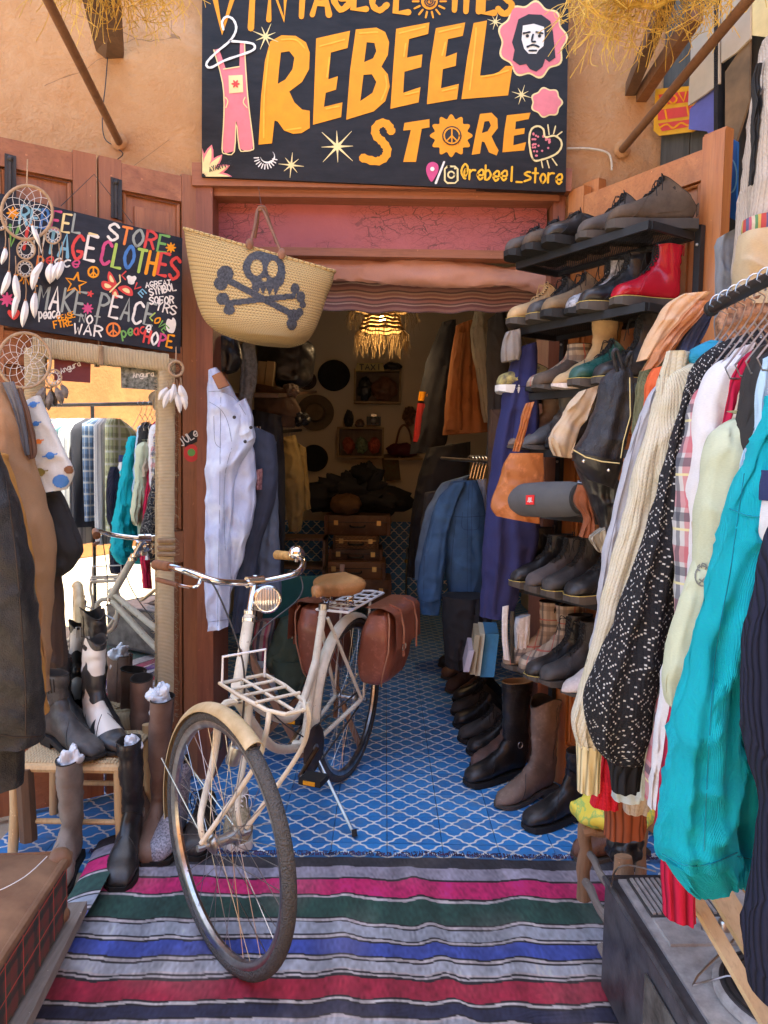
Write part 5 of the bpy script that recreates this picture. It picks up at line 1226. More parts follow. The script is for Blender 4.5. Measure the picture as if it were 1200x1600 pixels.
# ------------------------------------------------------------ straw basket bag
def straw(name, c1, c2, nrow=46, k=120.0, amp=.9):
    g = G(name, .8); x, y, _ = g.xyz(g.coord('UV'))
    r = g.m('MULTIPLY', y, nrow); row = g.m('FLOOR', r); odd = g.m('MULTIPLY', g.m('SUBTRACT', g.m('FRACT', g.m('MULTIPLY', row, .5)), .25), 4)
    ph = g.m('ADD', g.m('MULTIPLY', x, k), g.m('MULTIPLY', g.m('FRACT', r), odd)); st = g.m('ABSOLUTE', g.m('SINE', g.m('MULTIPLY', ph, PI)))
    rowe = g.m('ABSOLUTE', g.m('SINE', g.m('MULTIPLY', r, PI)))
    h = g.m('MULTIPLY', g.m('POWER', st, .5), g.m('POWER', rowe, .5))
    c = g.mix(g.ramp(h, [(.15, 0.0), (.6, 1.0)]), sh(c1, .38), g.mix(g.noise(g.comb(g.m('FLOOR', ph), row), 7, 1), c1, c2))
    return g.done(c, g.bump(h, amp, .004))
strawm = straw('woven_straw', (.50, .33, .11), (.66, .47, .20))
YB = 2.90
rowsB = [(288, 357, 523, 424), (291, 385, 520, 440), (298, 425, 511, 462), (305, 460, 502, 490), (317, 495, 493, 513), (334, 515, 484, 527), (360, 527, 474, 535), (392, 536, 456, 541)]
rr_ = cat(rowsB, 6); rings = []; uvs = []; NB = 64; nrr = len(rr_)
for i, (xl, yl, xr, yr) in enumerate(rr_):
    Lp, Rp = P(xl, yl, YB), P(xr, yr, YB); C_ = (Lp+Rp)/2; hh = (Rp-Lp)/2; t = i/(nrr-1)
    dep = ip(t, [(0, .055), (.2, .085), (.6, .12), (.85, .12), (1, .06)])
    ring = []
    for k in range(NB):
        a = 2*PI*k/NB; sag = .028*math.sin(a)*(1-t)*.5
        ring.append(C_+hh*spow(math.cos(a), .9)+Vector((0, -dep*spow(math.sin(a), .9), 0))-UP*(.012*abs(math.sin(a))*(1-t)))
        uvs.append((k/NB*(1.1 if k < NB/2 else 1.1), t*.95))
    rings.append(ring)
bb_ = MB(); bb_.loft(rings, False, True, uvs)
Tb = thing('straw_basket', 'large woven straw basket with black painted skull and crossbones hanging in the doorway', 'basket', P(405, 541, YB))
part('basket_body', bb_, strawm, Tb, ang=1.5)
part('shaded_inside', MB().loft([[C for C in [sum(rings[0], Vector())/NB+(q-sum(rings[0], Vector())/NB)*.97 for q in rings[0]]], [sum(rings[8], Vector())/NB+(q-sum(rings[8], Vector())/NB)*.93 for q in rings[8]]], False, True), M('shadow_straw', (.3, .2, .08), .9), Tb)  # inside of the basket, straw colour darkened to stand for shade
part('rim', MB().tube(rings[0], .0065, 8, True), strawm, Tb)
bvb = BVHTree.FromPolygons([tuple(q) for q in bb_.v], bb_.f)
def decal(par, name, polys, holes, mat, bvh, off=.0022, step=1.25, far=9):
    """painted mark laid on a curved surface: fine cells inside the outline, each corner on the surface"""
    xs = [p[0] for l in polys for p in l]; ys = [p[1] for l in polys for p in l]
    def inside(x, y, l):
        c = False; n = len(l)
        for i in range(n):
            x1, y1 = l[i][:2]; x2, y2 = l[(i+1) % n][:2]
            if (y1 > y) != (y2 > y) and x < (x2-x1)*(y-y1)/(y2-y1)+x1: c = not c
        return c
    vid = {}; mb = MB(); vs = []; fs = []
    def vert(i, j):
        if (i, j) in vid: return vid[(i, j)]
        x, y = x0+i*step, y0+j*step; d = ray(x, y).normalized(); h = bvh.ray_cast(CAM, d, far)
        if h[0] is None: vid[(i, j)] = None; return None
        vs.append(h[0]-d*off); vid[(i, j)] = len(vs)-1; return len(vs)-1
    x0, y0 = min(xs), min(ys)
    for j in range(int((max(ys)-y0)/step)+1):
        for i in range(int((max(xs)-x0)/step)+1):
            x, y = x0+(i+.5)*step, y0+(j+.5)*step
            if any(inside(x, y, l) for l in polys) and not any(inside(x, y, l) for l in holes):
                q = [vert(i, j), vert(i+1, j), vert(i+1, j+1), vert(i, j+1)]
                if None not in q: fs.append(tuple(q))
    mb.add(vs, fs); return part(name, mb, mat, par, smooth=True)
def circ(x, y, r, sy=1, n=20): return [(x+r*math.cos(2*PI*k/n), y+sy*r*math.sin(2*PI*k/n)) for k in range(n)]
def seg(a, b, w): dx, dy = b[0]-a[0], b[1]-a[1]; l = math.hypot(dx, dy); nx, ny = -dy/l*w/2, dx/l*w/2; return [(a[0]+nx, a[1]+ny), (b[0]+nx, b[1]+ny), (b[0]-nx, b[1]-ny), (a[0]-nx, a[1]-ny)]
skull = cat([(410,391),(390,397),(379,415),(384,432),(393,441),(394,452),(404,456),(406,449),(411,460),(416,450),(421,461),(427,450),(430,462),(437,448),(443,442),(446,425),(442,408),(430,395)], 3, True)
skm = M('speckled_black_paint', (.016, .017, .020), .6, .85, 130, c2=(.10, .10, .105))
decal(Tb, 'skull_paint', [skull], [circ(401, 418, 9.5, 1.35), circ(426, 420, 8, 1.7), circ(413, 437, 4, .8)], skm, bvb)
decal(Tb, 'crossbone_paint', [seg((355,437),(460,493),10), circ(352,428,13), circ(345,443,11), circ(459,493,10), circ(456,506,8,1.3), circ(468,488,6,1.2)], [], skm, bvb)
decal(Tb, 'crossbone_paint', [seg((352,474),(462,462),9), circ(348,467,10), circ(358,484,9,.9), circ(461,451,7,1.2), circ(470,464,7,1.3), circ(473,476,5,1.2)], [], skm, bvb, off=.0032)
lem = M('brown_handle_leather', (.20, .085, .04), .45, .25, **LEA)
for pa, pb, ap, dy_ in (((391, 383), (441, 398), (407, 328), -.06), ((398, 372), (432, 380), (409, 324), .06)):
    A_, B_, K_ = P(*pa, YB-(.06 if dy_ < 0 else -.03)), P(*pb, YB-(.06 if dy_ < 0 else -.03)), P(*ap, YB)
    h_ = part('handle', MB().tube(cat([tuple(A_), tuple(A_.lerp(K_, .55)+Vector((-.004, 0, 0))), tuple(K_+Vector((-.012, 0, -.004))), tuple(K_), tuple(K_+Vector((.012, 0, -.004))), tuple(B_.lerp(K_, .55)+Vector((.006, 0, 0))), tuple(B_)], 6), .006, 8), lem, Tb)
    if dy_ < 0:
        for q in (A_, B_):
            pt_ = part('handle_patch', MB().ball(q+Vector((0, -.014, 0)), .0155, 12, 8, (1, .35, 1.35)), lem, h_)
part('hanging_cord', MB().tube([P(409, 327, YB), P(404, 292, 3.05)], .0012, 5), iron, Tb)
# ------------------------------------------------------------ cloth
def drape(rows, Y, th=.03, m=64, n=56, folds=3, amp=.006, seed=1, wr=.006, hollow=True, tilt=None):
    """hanging cloth tube; rows = (x left, y left, x right, y right[, Y]) in px of the photo, unprojected at real depth"""
    rows = [tuple(r[:4])+((r[4],) if len(r) > 4 else (Y,)) for r in rows]
    k = max(2, m//(len(rows)-1)); rr = cat(rows, k); rings = []; uvs = []; L = 0; pc = None
    for i, (xl, yl, xr, yr, y_) in enumerate(rr):
        a = P(xl, yl, y_); b = P(xr, yr, y_); c = (a+b)/2; h = (b-a)/2; hl_ = max(h.length, 1e-4)
        if pc is not None: L += (c-pc).length
        pc = c; t_ = min(th, hl_*.85); ring = []; t = i/(len(rr)-1)
        for q in range(n):
            A_ = 2*PI*q/n; ca, sa = math.cos(A_), math.sin(A_)
            f = math.sin(folds*PI*(ca+.15*math.sin(L*5+seed))+seed+1.2*math.sin(L*3.1+seed))*amp*min(1, .25+1.6*t)*(.55+1.3*noise.noise(Vector((L*3.2+seed, ca*1.6, sa+seed))))
            p = c+h*spow(ca, .85)+Vector((0, -t_*spow(sa, .9), 0))
            nz = noise.noise(Vector((p.x*9+seed, p.z*5, sa*2+seed)))*wr*1.6+noise.noise(Vector((p.x*26+p.z*22+seed, p.z*16-p.x*9, sa+seed)))*wr
            rdg = (1-min(1, abs(noise.noise(Vector((p.x*7+p.z*6+seed*3, sa*.6+seed, p.z*7-p.x*5))))*4))**2*wr*1.5
            p += Vector((0, -1, 0))*((f*abs(sa)+nz+rdg)*(1 if sa >= 0 else -1))+(h/hl_)*(noise.noise(Vector((L*13, seed, ca)))*wr*1.2*ca)
            ring.append(p); uvs.append((q/n*4*hl_, L))
        rings.append(ring)
    nr = len(rings)
    mb = MB(); 
    if hollow:
        c0 = sum(rings[-1], Vector())/n; cu = sum(rings[-3], Vector())/n
        rings += [[c0+(q-c0)*.93+Vector((0, 0, .002)) for q in rings[-1]], [cu+(q-cu)*.86 for q in rings[-3]]]
        uvs += uvs[-n:]*2
    mb.loft(rings, True, True, uvs); return mb
def cloth(name, c, kind='cloth', rough=.85, var=.15, **k): return M(name, c, rough, var, k.pop('sc', 6), kind=kind, bump=k.pop('bump', .4), bs=k.pop('bs', 40), bd=.002, **k)
def knitmat(name, c, c2=None, kx=160, ky=110, speck=None):
    g = G(name, .95, spec=.2); x, y, _ = g.xyz(g.coord('UV'))
    st = g.m('ABSOLUTE', g.m('SINE', g.m('MULTIPLY', x, kx*PI))); rw = g.m('FRACT', g.m('ADD', g.m('MULTIPLY', y, ky), g.m('MULTIPLY', st, .5)))
    h = g.m('MULTIPLY', g.m('POWER', st, .5), g.m('SUBTRACT', 1.0, g.m('ABSOLUTE', g.m('SUBTRACT', rw, .5))))
    col = g.mix(g.noise(g.coord('Object'), 14, 4), sh(c, .8), c2 or sh(c, 1.2))
    if speck:
        i = g.m('FLOOR', g.m('MULTIPLY', x, speck[1])); j = g.m('FLOOR', g.m('MULTIPLY', y, speck[1]*.85))
        zig = g.m('ABSOLUTE', g.m('SUBTRACT', g.m('MODULO', j, 10.0), 5.0))
        md = g.m('MODULO', g.m('ADD', i, zig), 4.0); on = g.m('LESS_THAN', g.m('ABSOLUTE', md), .6)
        on = g.m('MULTIPLY', on, g.m('GREATER_THAN', g.noise(g.comb(i, j), .83, 1), .50))
        fx = g.m('FRACT', g.m('MULTIPLY', x, speck[1])); on = g.m('MULTIPLY', on, g.m('LESS_THAN', g.m('ABSOLUTE', g.m('SUBTRACT', fx, .5)), .34))
        col = g.mix(on, col, speck[0])
    col = g.mix(g.ramp(h, [(.0, .55), (.5, 0.0)]), col, sh(c, .35))
    return g.done(col, g.bump(h, .7, .003))
def ribmat(name, c, k=90):
    g = G(name, .95, spec=.2); x, y, _ = g.xyz(g.coord('UV')); s_ = g.m('ABSOLUTE', g.m('SINE', g.m('MULTIPLY', x, k*PI)))
    return g.done(g.mix(g.ramp(s_, [(.1, 0.0), (.6, 1.0)]), sh(c, .45), g.mix(g.noise(g.coord('Object'), 20, 3), sh(c, .85), sh(c, 1.15))), g.bump(s_, .9, .005))
# ------------------------------------------------------------ clothes rail on the right
R0, R1 = P(1118, 474, 1.66), P(1203, 449, 1.40); RD_ = (R1-R0).normalized(); RD_ = Vector((RD_.x+.35*0, RD_.y, 0)).normalized()
R0 = Vector((R0.x, R0.y, 1.745))
Tr = thing('clothes_rail', 'black metal clothes rail running towards the street at the right edge', 'clothes rail', (R0.x, R0.y, 0))
part('rail', MB().tube([R0-RD_*.02, R0+RD_*2.3], .0135, 12), blackmetal, Tr)
part('end_cap', MB().ball(R0-RD_*.02, .018, 12, 8), blackmetal, Tr)
for t in (.85, 2.2):
    part('upright', MB().tube([R0+RD_*t+Vector((.04, 0, 0)), Vector((R0.x+RD_.x*t+.04, R0.y+RD_.y*t, 0.0))], .013, 10), blackmetal, Tr)
    part('foot', MB().tube([Vector((R0.x+RD_.x*t-.12, R0.y+RD_.y*t, .015)), Vector((R0.x+RD_.x*t+.25, R0.y+RD_.y*t, .015))], .014, 8), blackmetal, Tr)
HNG = ['farthest wire hanger, at the rail end cap', 'second wire hanger from the rail end cap', 'third wire hanger from the rail end cap', 'fourth wire hanger from the rail end cap', 'fifth wire hanger, in the middle of the visible rail', 'sixth wire hanger from the rail end cap', 'seventh wire hanger, nearing the right edge', 'eighth wire hanger, next to the last one in view', 'nearest wire hanger, at the right edge']
def hanger(Yh, k, lab):
    t = (R0.y-Yh)/abs(RD_.y); c = R0+RD_*t; mb = MB(); s_ = .0
    hook = [c+Vector((-.020*math.cos(a), .004*k, .022*math.sin(a)+.000)) for a in [PI*1.15-PI*1.15*i/9 for i in range(10)]]
    mb.tube([c+Vector((0, 0, -.07)), c+Vector((.012, 0, -.05)), c+Vector((.020, 0, -.02))]+hook[::-1], .0019, 6)
    mb.tube([c+Vector((0, 0, -.07)), c+Vector((-.07, 0, -.165)), c+Vector((-.06, 0, -.185)), c+Vector((.06, 0, -.185)), c+Vector((.07, 0, -.165)), c+Vector((0, 0, -.07))], .0019, 6)
    solo('wire_hanger', lab, 'hanger', mb, steel, 'wire hangers on the clothes rail')
GR = 'clothes hanging on the right rail'
def garment(name, label, cat_, Y, mat, parts_, group=GR, base=None):
    """parts_: list of (part name, rows, kwargs, material or None)"""
    mbs = [(pn, drape(rows, kw.pop('Y', Y), **kw), m or mat) for pn, rows, kw, m in parts_]
    z0 = min(q.z for _, b, _ in mbs for q in b.v); v0 = mbs[0][1].v[0]
    T = thing(name, label, cat_, (v0.x, v0.y, z0), 0, group)
    for pn, b, m in mbs: part(pn, b, m, T, ang=1.5)
    return T
def body(px_l, y_top, y_bot, w=230, dx=20):   # torso behind the sleeve, running to the right under the rail
    return [(px_l+90, y_top-8, px_l+w-60, y_top-8), (px_l+25, y_top+30, px_l+w, y_top+25), (px_l+dx, y_top+150, px_l+w, y_top+150), (px_l+dx-5, (y_top+y_bot)/2, px_l+w, (y_top+y_bot)/2), (px_l+dx, y_bot, px_l+w, y_bot)]
knY = knitmat('pale_yellow_knit', (.58, .50, .27), (.60, .58, .52)); knB = knitmat('black_speckled_knit', (.016, .016, .019), None, 190, 160, ((.44, .43, .41), 330)); knBk = ribmat('black_rib', (.016, .016, .019))
teal = M('teal_crinkle_cotton', (.0, .74, .97), .85, .03, 5, kind='cloth', bump=1.0, bs=22, bd=.010)
garment('olive_sweater', 'olive green sweater at the far end of the rail', 'sweater', 1.84, knitmat('olive_knit', (.13, .13, .07)), [('body', [(1012, 566, 1036, 560), (1000, 600, 1060, 590), (992, 650, 1080, 650), (985, 760, 1085, 760), (975, 950, 1085, 950)], dict(th=.05), None), ('sleeve', [(1003, 578, 1030, 572), (991, 640, 1015, 640), (984, 740, 1003, 740), (978, 820, 996, 820)], dict(th=.03), None)])
garment('orange_top', 'bright orange top squeezed between olive and grey sleeves', 'sweater', 1.78, cloth('orange_cotton', (.55, .10, .03)), [('sleeve', [(1022, 575, 1042, 572), (1012, 600, 1040, 600), (1003, 660, 1030, 660), (990, 800, 1020, 800), (975, 1000, 1010, 1000), (970, 1160, 1005, 1160)], dict(th=.03), None)])
garment('grey_cardigan', 'light grey jersey cardigan left of the pale yellow sweater', 'cardigan', 1.76, cloth('grey_jersey', (.36, .37, .41)), [('body', body(1000, 600, 1180, 120, 0), dict(th=.05), None), ('sleeve', [(1030, 595, 1050, 590), (1005, 640, 1035, 640), (978, 720, 1012, 720), (955, 810, 985, 810), (938, 900, 968, 900), (926, 1000, 955, 1000), (912, 1080, 945, 1080), (903, 1150, 935, 1150)], dict(th=.03, seed=3), None)])
garment('pale_sweater', 'pale yellow and white patterned wool sweater with long ribbed cuff', 'sweater', 1.68, knY, [('body', body(1010, 565, 1215, 150, 0), dict(th=.06, seed=2), None),
 ('sleeve', [(1042, 549, 1078, 552), (1032, 585, 1072, 585), (1018, 640, 1062, 645), (1002, 700, 1046, 712), (978, 790, 1030, 800), (956, 870, 1010, 880), (938, 950, 988, 960), (920, 1030, 968, 1040), (900, 1095, 955, 1100), (893, 1130, 945, 1135), (902, 1165, 940, 1168)], dict(th=.045, seed=5, folds=4), None),
 ('cuff', [(901, 1160, 940, 1164), (902, 1195, 938, 1198), (903, 1236, 937, 1238)], dict(th=.03, seed=2, wr=.002), ribmat('yellow_rib', (.66, .57, .33)))])
garment('blue_knit', 'bright blue chunky knit collar showing above the speckled sweater', 'sweater', 1.66, knitmat('sky_blue_knit', (.03, .28, .45)), [('collar', [(1083, 545, 1105, 533), (1078, 560, 1160, 542), (1090, 590, 1180, 580), (1095, 640, 1180, 640)], dict(th=.05, hollow=False), None)])
garment('speckled_sweater', 'black sweater with white zigzag specks and plain ribbed cuff', 'sweater', 1.56, knB, [('body', [(1130, 533, 1185, 515), (1085, 575, 1200, 560), (1060, 700, 1220, 700), (1040, 900, 1220, 900), (1030, 1150, 1220, 1150)], dict(th=.06, seed=7), None),
 ('sleeve', [(1100, 558, 1150, 540), (1076, 592, 1118, 590), (1060, 650, 1098, 655), (1044, 715, 1088, 720), (1022, 790, 1074, 800), (1000, 860, 1066, 870), (975, 930, 1052, 935), (950, 1000, 1040, 1005), (925, 1060, 1026, 1065), (912, 1105, 1018, 1110), (926, 1160, 1008, 1162), (946, 1186, 1004, 1188)], dict(th=.075, seed=8, folds=2.5, amp=.012), None),
 ('cuff', [(947, 1184, 1004, 1186), (953, 1205, 1000, 1207), (957, 1236, 998, 1234)], dict(th=.035, seed=2, wr=.002), knBk)])
flan = plaidmat('flannel_plaid', (.50, .50, .50), (.45, .06, .09), (.03, .04, .07), 9, 9, .3, .85, 'UV', (.65, .6, .3))
garment('plaid_shirt', 'red, white and navy plaid flannel shirt right of the speckled sweater', 'shirt', 1.50, flan, [('body', body(1060, 590, 1245, 140, 0), dict(th=.05, seed=4), None), ('sleeve', [(1115, 572, 1145, 568), (1096, 600, 1138, 605), (1084, 650, 1128, 655), (1078, 720, 1118, 725), (1074, 800, 1108, 800), (1066, 900, 1100, 900), (1050, 1000, 1085, 1000), (1030, 1100, 1062, 1100), (1012, 1190, 1040, 1190), (1008, 1248, 1034, 1250)], dict(th=.04, seed=6), None)])
garment('white_shirt', 'white long sleeve shirt hanging before the plaid flannel', 'shirt', 1.47, cloth('white_cotton', (.56, .56, .58)), [('body', body(1080, 555, 1240, 130, 0), dict(th=.05, seed=9), None), ('sleeve', [(1150, 545, 1180, 535), (1132, 580, 1160, 580), (1118, 660, 1140, 660), (1104, 750, 1128, 750), (1088, 850, 1112, 850), (1060, 950, 1098, 950), (1040, 1030, 1082, 1030), (1028, 1110, 1068, 1110), (1018, 1200, 1048, 1200), (1016, 1262, 1040, 1262)], dict(th=.035, seed=10), None)])
garment('red_sweater', 'crimson ribbed wool sweater whose long cuff hangs lowest on the rail', 'sweater', 1.43, ribmat('crimson_rib', (.42, .012, .05), 70), [('shoulder', [(1150, 566, 1190, 540), (1138, 600, 1180, 590), (1128, 660, 1165, 655), (1120, 720, 1150, 715), (1108, 800, 1140, 800), (1084, 900, 1120, 900), (1062, 1000, 1100, 1000), (1048, 1100, 1090, 1100), (1036, 1200, 1080, 1200), (1026, 1290, 1075, 1300), (1034, 1345, 1080, 1360)], dict(th=.04, seed=11), None), ('cuff', [(1034, 1342, 1080, 1358), (1036, 1385, 1084, 1395), (1037, 1428, 1085, 1438)], dict(th=.035, wr=.002), None)])
garment('beige_patterned_knit', 'beige and brown patterned knit showing beside the crimson one', 'sweater', 1.40, knitmat('beige_pattern_knit', (.40, .28, .19), (.62, .56, .45), 110, 90), [('sleeve', [(1158, 610, 1180, 600), (1146, 650, 1172, 650), (1130, 700, 1160, 700), (1105, 760, 1140, 760), (1090, 800, 1125, 810), (1086, 850, 1115, 860)], dict(th=.04, seed=12), None)])
garment('mint_sweatshirt', 'pale mint sweatshirt with a small printed emblem behind the teal jacket', 'sweatshirt', 1.37, cloth('mint_jersey', (.42, .46, .33)), [('sleeve', [(1160, 640, 1180, 635), (1146, 700, 1172, 700), (1124, 780, 1155, 780), (1092, 860, 1140, 865), (1066, 930, 1125, 940), (1048, 1000, 1105, 1010), (1036, 1050, 1085, 1070), (1044, 1100, 1068, 1125)], dict(th=.045, seed=13, folds=2), None), ('body', body(1090, 650, 1200, 110, 0), dict(th=.05, seed=14), None)])
garment('black_jacket', 'plain black jacket between the mint sweatshirt and the light blue shirt', 'jacket', 1.34, cloth('black_wool', (.022, .021, .022)), [('sleeve', [(1180, 545, 1205, 535), (1166, 590, 1200, 590), (1154, 660, 1192, 660), (1140, 740, 1180, 740), (1126, 820, 1165, 820), (1112, 900, 1150, 900), (1095, 1000, 1135, 1000)], dict(th=.04, seed=15), None), ('body', body(1150, 540, 1100, 120, 0), dict(th=.05, seed=16), None)])
garment('light_blue_shirt', 'light blue cotton shirt next to the teal jacket', 'shirt', 1.31, cloth('light_blue_cotton', (.36, .52, .66)), [('sleeve', [(1195, 560, 1215, 550), (1186, 600, 1215, 600), (1176, 650, 1208, 650), (1163, 720, 1200, 720), (1145, 820, 1185, 820), (1120, 950, 1165, 950)], dict(th=.04, seed=17), None)])
garment('teal_jacket', 'bright teal crinkled cotton jacket with gathered hem, largest on the rail', 'jacket', 1.25, teal, [
 ('sleeve', [(1205, 618, 1232, 610), (1188, 665, 1240, 665), (1168, 720, 1236, 725), (1142, 790, 1222, 800), (1118, 870, 1198, 880), (1100, 940, 1180, 950), (1080, 1020, 1170, 1030), (1062, 1100, 1160, 1110), (1046, 1180, 1152, 1190), (1032, 1250, 1150, 1260), (1026, 1300, 1150, 1300), (1034, 1340, 1152, 1330)], dict(th=.06, seed=18, folds=3, amp=.012, wr=.012), None),
 ('gathered_hem', [(1034, 1336, 1152, 1326), (1058, 1368, 1155, 1348), (1082, 1396, 1156, 1372)], dict(th=.05, folds=14, amp=.006), None),
 ('body', [(1225, 620, 1300, 610), (1200, 700, 1310, 700), (1180, 850, 1310, 850), (1160, 1000, 1310, 1000), (1150, 1150, 1310, 1150), (1150, 1300, 1310, 1300), (1152, 1340, 1310, 1340)], dict(th=.06, seed=19, folds=6, amp=.014, wr=.008, Y=1.29), None),
 ('body_hem', [(1154, 1332, 1310, 1332), (1158, 1362, 1310, 1362), (1162, 1388, 1310, 1388)], dict(th=.05, folds=18, amp=.006, Y=1.285), None)])
garment('navy_sweater', 'dark navy ribbed sweater at the right edge in front of the teal jacket', 'sweater', 1.12, ribmat('navy_rib', (.014, .016, .035), 110), [('sleeve', [(1215, 820, 1290, 820), (1190, 900, 1290, 900), (1172, 980, 1290, 980), (1164, 1060, 1290, 1060), (1164, 1130, 1290, 1130), (1176, 1200, 1290, 1200), (1190, 1260, 1290, 1260), (1186, 1330, 1290, 1330), (1172, 1420, 1290, 1420), (1168, 1500, 1290, 1500), (1176, 1550, 1290, 1550)], dict(th=.05, seed=21), None)])
garment('navy_white_vest', 'white and navy striped sports top just showing at the right edge', 'top', 1.19, cloth('white_sport', (.56, .56, .58)), [('body', [(1196, 780, 1280, 780), (1192, 850, 1280, 850), (1192, 930, 1280, 930), (1196, 960, 1280, 960)], dict(th=.03), None), ('navy_panel', [(1196, 735, 1280, 735), (1195, 760, 1280, 760), (1195, 782, 1280, 782)], dict(th=.03), cloth('navy_sport', (.02, .03, .10)))])
# small things showing under the rail
garment('red_knit', 'bright red knit hanging below the pale yellow cuff', 'sweater', 1.80, knitmat('bright_red_knit', (.50, .015, .03)), [('hem', [(940, 1130, 968, 1130), (938, 1180, 966, 1185), (930, 1230, 968, 1235), (922, 1256, 966, 1260)], dict(th=.05), None)], 'clothes hem ends below the rail')
garment('rust_knit', 'rust brown ribbed knit cuff hanging over the low stool', 'sweater', 1.86, ribmat('rust_rib', (.26, .075, .035), 80), [('cuff', [(950, 1225, 1010, 1230), (946, 1260, 1008, 1265), (944, 1305, 1006, 1300)], dict(th=.05), None)], 'clothes hem ends below the rail')
garment('pale_blue_hem', 'pale blue cotton hem below the speckled sweater cuff', 'shirt', 1.72, cloth('pale_blue', (.48, .60, .66)), [('hem', [(962, 1190, 1008, 1190), (958, 1225, 1006, 1228), (956, 1246, 1004, 1248)], dict(th=.05), None)], 'clothes hem ends below the rail')
garment('beige_hem', 'beige knitted hem beside the pale blue one', 'sweater', 1.76, knitmat('beige_knit', (.45, .38, .30)), [('hem', [(978, 1215, 1020, 1215), (976, 1245, 1016, 1250), (975, 1268, 1012, 1266)], dict(th=.05), None)], 'clothes hem ends below the rail')
for k in range(9): hanger(1.64-.045*k, rnd.uniform(-1, 1), HNG[k])
# further clothes down the rail, seen in the mirror
fcol = [(.45, .48, .25), (.5, .5, .48), (.12, .22, .4), (.03, .03, .04), (.42, .40, .38), (.10, .22, .25), (.5, .15, .18), (.55, .5, .3), (.08, .09, .12), (.3, .42, .5)]
fnm = ['lime patterned shirt', 'white striped shirt', 'blue denim shirt', 'black dotted blouse', 'grey wool jacket', 'dark green jacket', 'dusty red cardigan', 'yellow cotton shirt', 'charcoal coat', 'pale denim shirt']
for k in range(18):
    Yk = 1.05-.068*k; c = R0+RD_*((R0.y-Yk)/abs(RD_.y)); mb = MB(); rings = []; uvs = []
    for i in range(18):
        t = i/17; wv = ip(t, [(0, .05), (.04, .12), (.1, .22), (.2, .24), (1, .25)]); z = c.z-.10-t*(.80+.1*math.sin(k*2)); wl = min(wv, c.x-.575*Yk-.015)
        for q in range(32):
            a = 2*PI*q/32; uvs.append((q/32, t)) 
        rings.append([Vector((c.x+(wv if math.cos(a) > 0 else wl)*spow(math.cos(a), .8), c.y-.035*math.sin(a)-.012*math.sin(7*math.cos(a)+k+t*3)*t, z)) for a in [2*PI*q/32 for q in range(32)]])
    mb.loft(rings, True, True, uvs); solo('hung_shirt', ['', 'second '][k//10]+fnm[k % 10]+' farther down the rail, seen in the mirror', 'shirt', mb, cloth('shirt_cloth_'+str(k % 10), fcol[k % 10]) if k % 10 in (3, 6, 8) else plaidmat('check_'+str(k), fcol[k % 10], tuple(q*.35 for q in fcol[k % 10]), (.6, .6, .55), 14, 9, .3) if k % 10 in (0, 2, 5, 7, 9) else plaidmat('stripe_'+str(k), (.6, .6, .6), (.05, .06, .12), (.3, .32, .36), 16, .01, .3), GR, ang=1.5)
# tall cardigan and trousers above the rail
garment('cream_cardigan', 'long cream knitted cardigan with striped woven cuff hanging high at the right edge', 'cardigan', 1.95, knitmat('cream_knit', (.44, .37, .30), None, 120, 70), [('body', [(1195, 60, 1290, 40), (1180, 130, 1300, 130), (1168, 220, 1300, 220), (1155, 320, 1300, 320), (1146, 420, 1300, 420), (1142, 520, 1300, 520)], dict(th=.06, seed=30, folds=5), None), ('sleeve', [(1198, 90, 1250, 90), (1190, 180, 1250, 180), (1182, 260, 1250, 260), (1172, 345, 1240, 345)], dict(th=.05, seed=31, Y=1.85), None),
 ('striped_cuff', [(1164, 343, 1240, 338), (1163, 356, 1240, 352), (1165, 368, 1240, 366)], dict(th=.055, Y=1.83, wr=.001), stripes('woven_band', [(0, (.5, .06, .05)), (.2, (.6, .4, .1)), (.35, (.1, .25, .1)), (.5, (.6, .5, .35)), (.65, (.5, .1, .15)), (.8, (.1, .1, .2))], 0, .85, 26)), ('front_band', [(1182, 100, 1190, 100), (1176, 180, 1184, 180), (1172, 290, 1177, 290)], dict(th=.01, Y=1.86), cloth('black_trim', (.02, .02, .02)))], 'clothes hanging above the rail')
garment('beige_trousers', 'beige cotton trousers below the cream cardigan', 'trousers', 1.80, cloth('beige_cotton', (.45, .35, .21)), [('leg', [(1160, 365, 1260, 360), (1152, 400, 1260, 400), (1147, 450, 1260, 450), (1146, 480, 1260, 480)], dict(th=.05, seed=32), None)], 'clothes hanging above the rail')
garment('grey_fabric', 'flat grey cloth hanging behind the rail end', 'cloth', 2.15, cloth('slate_grey_cloth', (.22, .23, .24)), [('panel', [(1122, 372, 1165, 350), (1118, 430, 1170, 430), (1118, 560, 1170, 560)], dict(th=.02), None)], 'clothes hanging above the rail')
garment('patterned_scarf', 'dark red medallion patterned scarf behind the wire hangers', 'scarf', 1.78, M('medallion_print', (.12, .02, .03), .7, .9, 70, c2=(.5, .25, .12)), [('cloth', [(1130, 478, 1215, 455), (1120, 510, 1215, 500), (1118, 560, 1215, 560)], dict(th=.02, hollow=False), None)], 'clothes hanging above the rail')
def surf(T):
    vs = []; fs = []
    for c in T.children:
        b = len(vs); vs += [tuple(T.location+v.co) for v in c.data.vertices]; fs += [tuple(b+i for i in p.vertices) for p in c.data.polygons]
    return BVHTree.FromPolygons(vs, fs)
def seam(T, lines, mat, r=.0012, bv=None, off=.0006):
    bv = bv or surf(T)
    for l in lines:
        pts = []
        for x, y in cat(l, 8):
            d = ray(x, y).normalized(); h = bv.ray_cast(CAM, d, 9)
            if h[0] is not None and (not pts or (h[0]-pts[-1]).length < .06): pts.append(h[0]-d*off)
        if len(pts) > 2: part('seam', MB().tube(pts, r, 4), mat, T, kind='stuff')
def find(nm): return bpy.data.objects[nm]
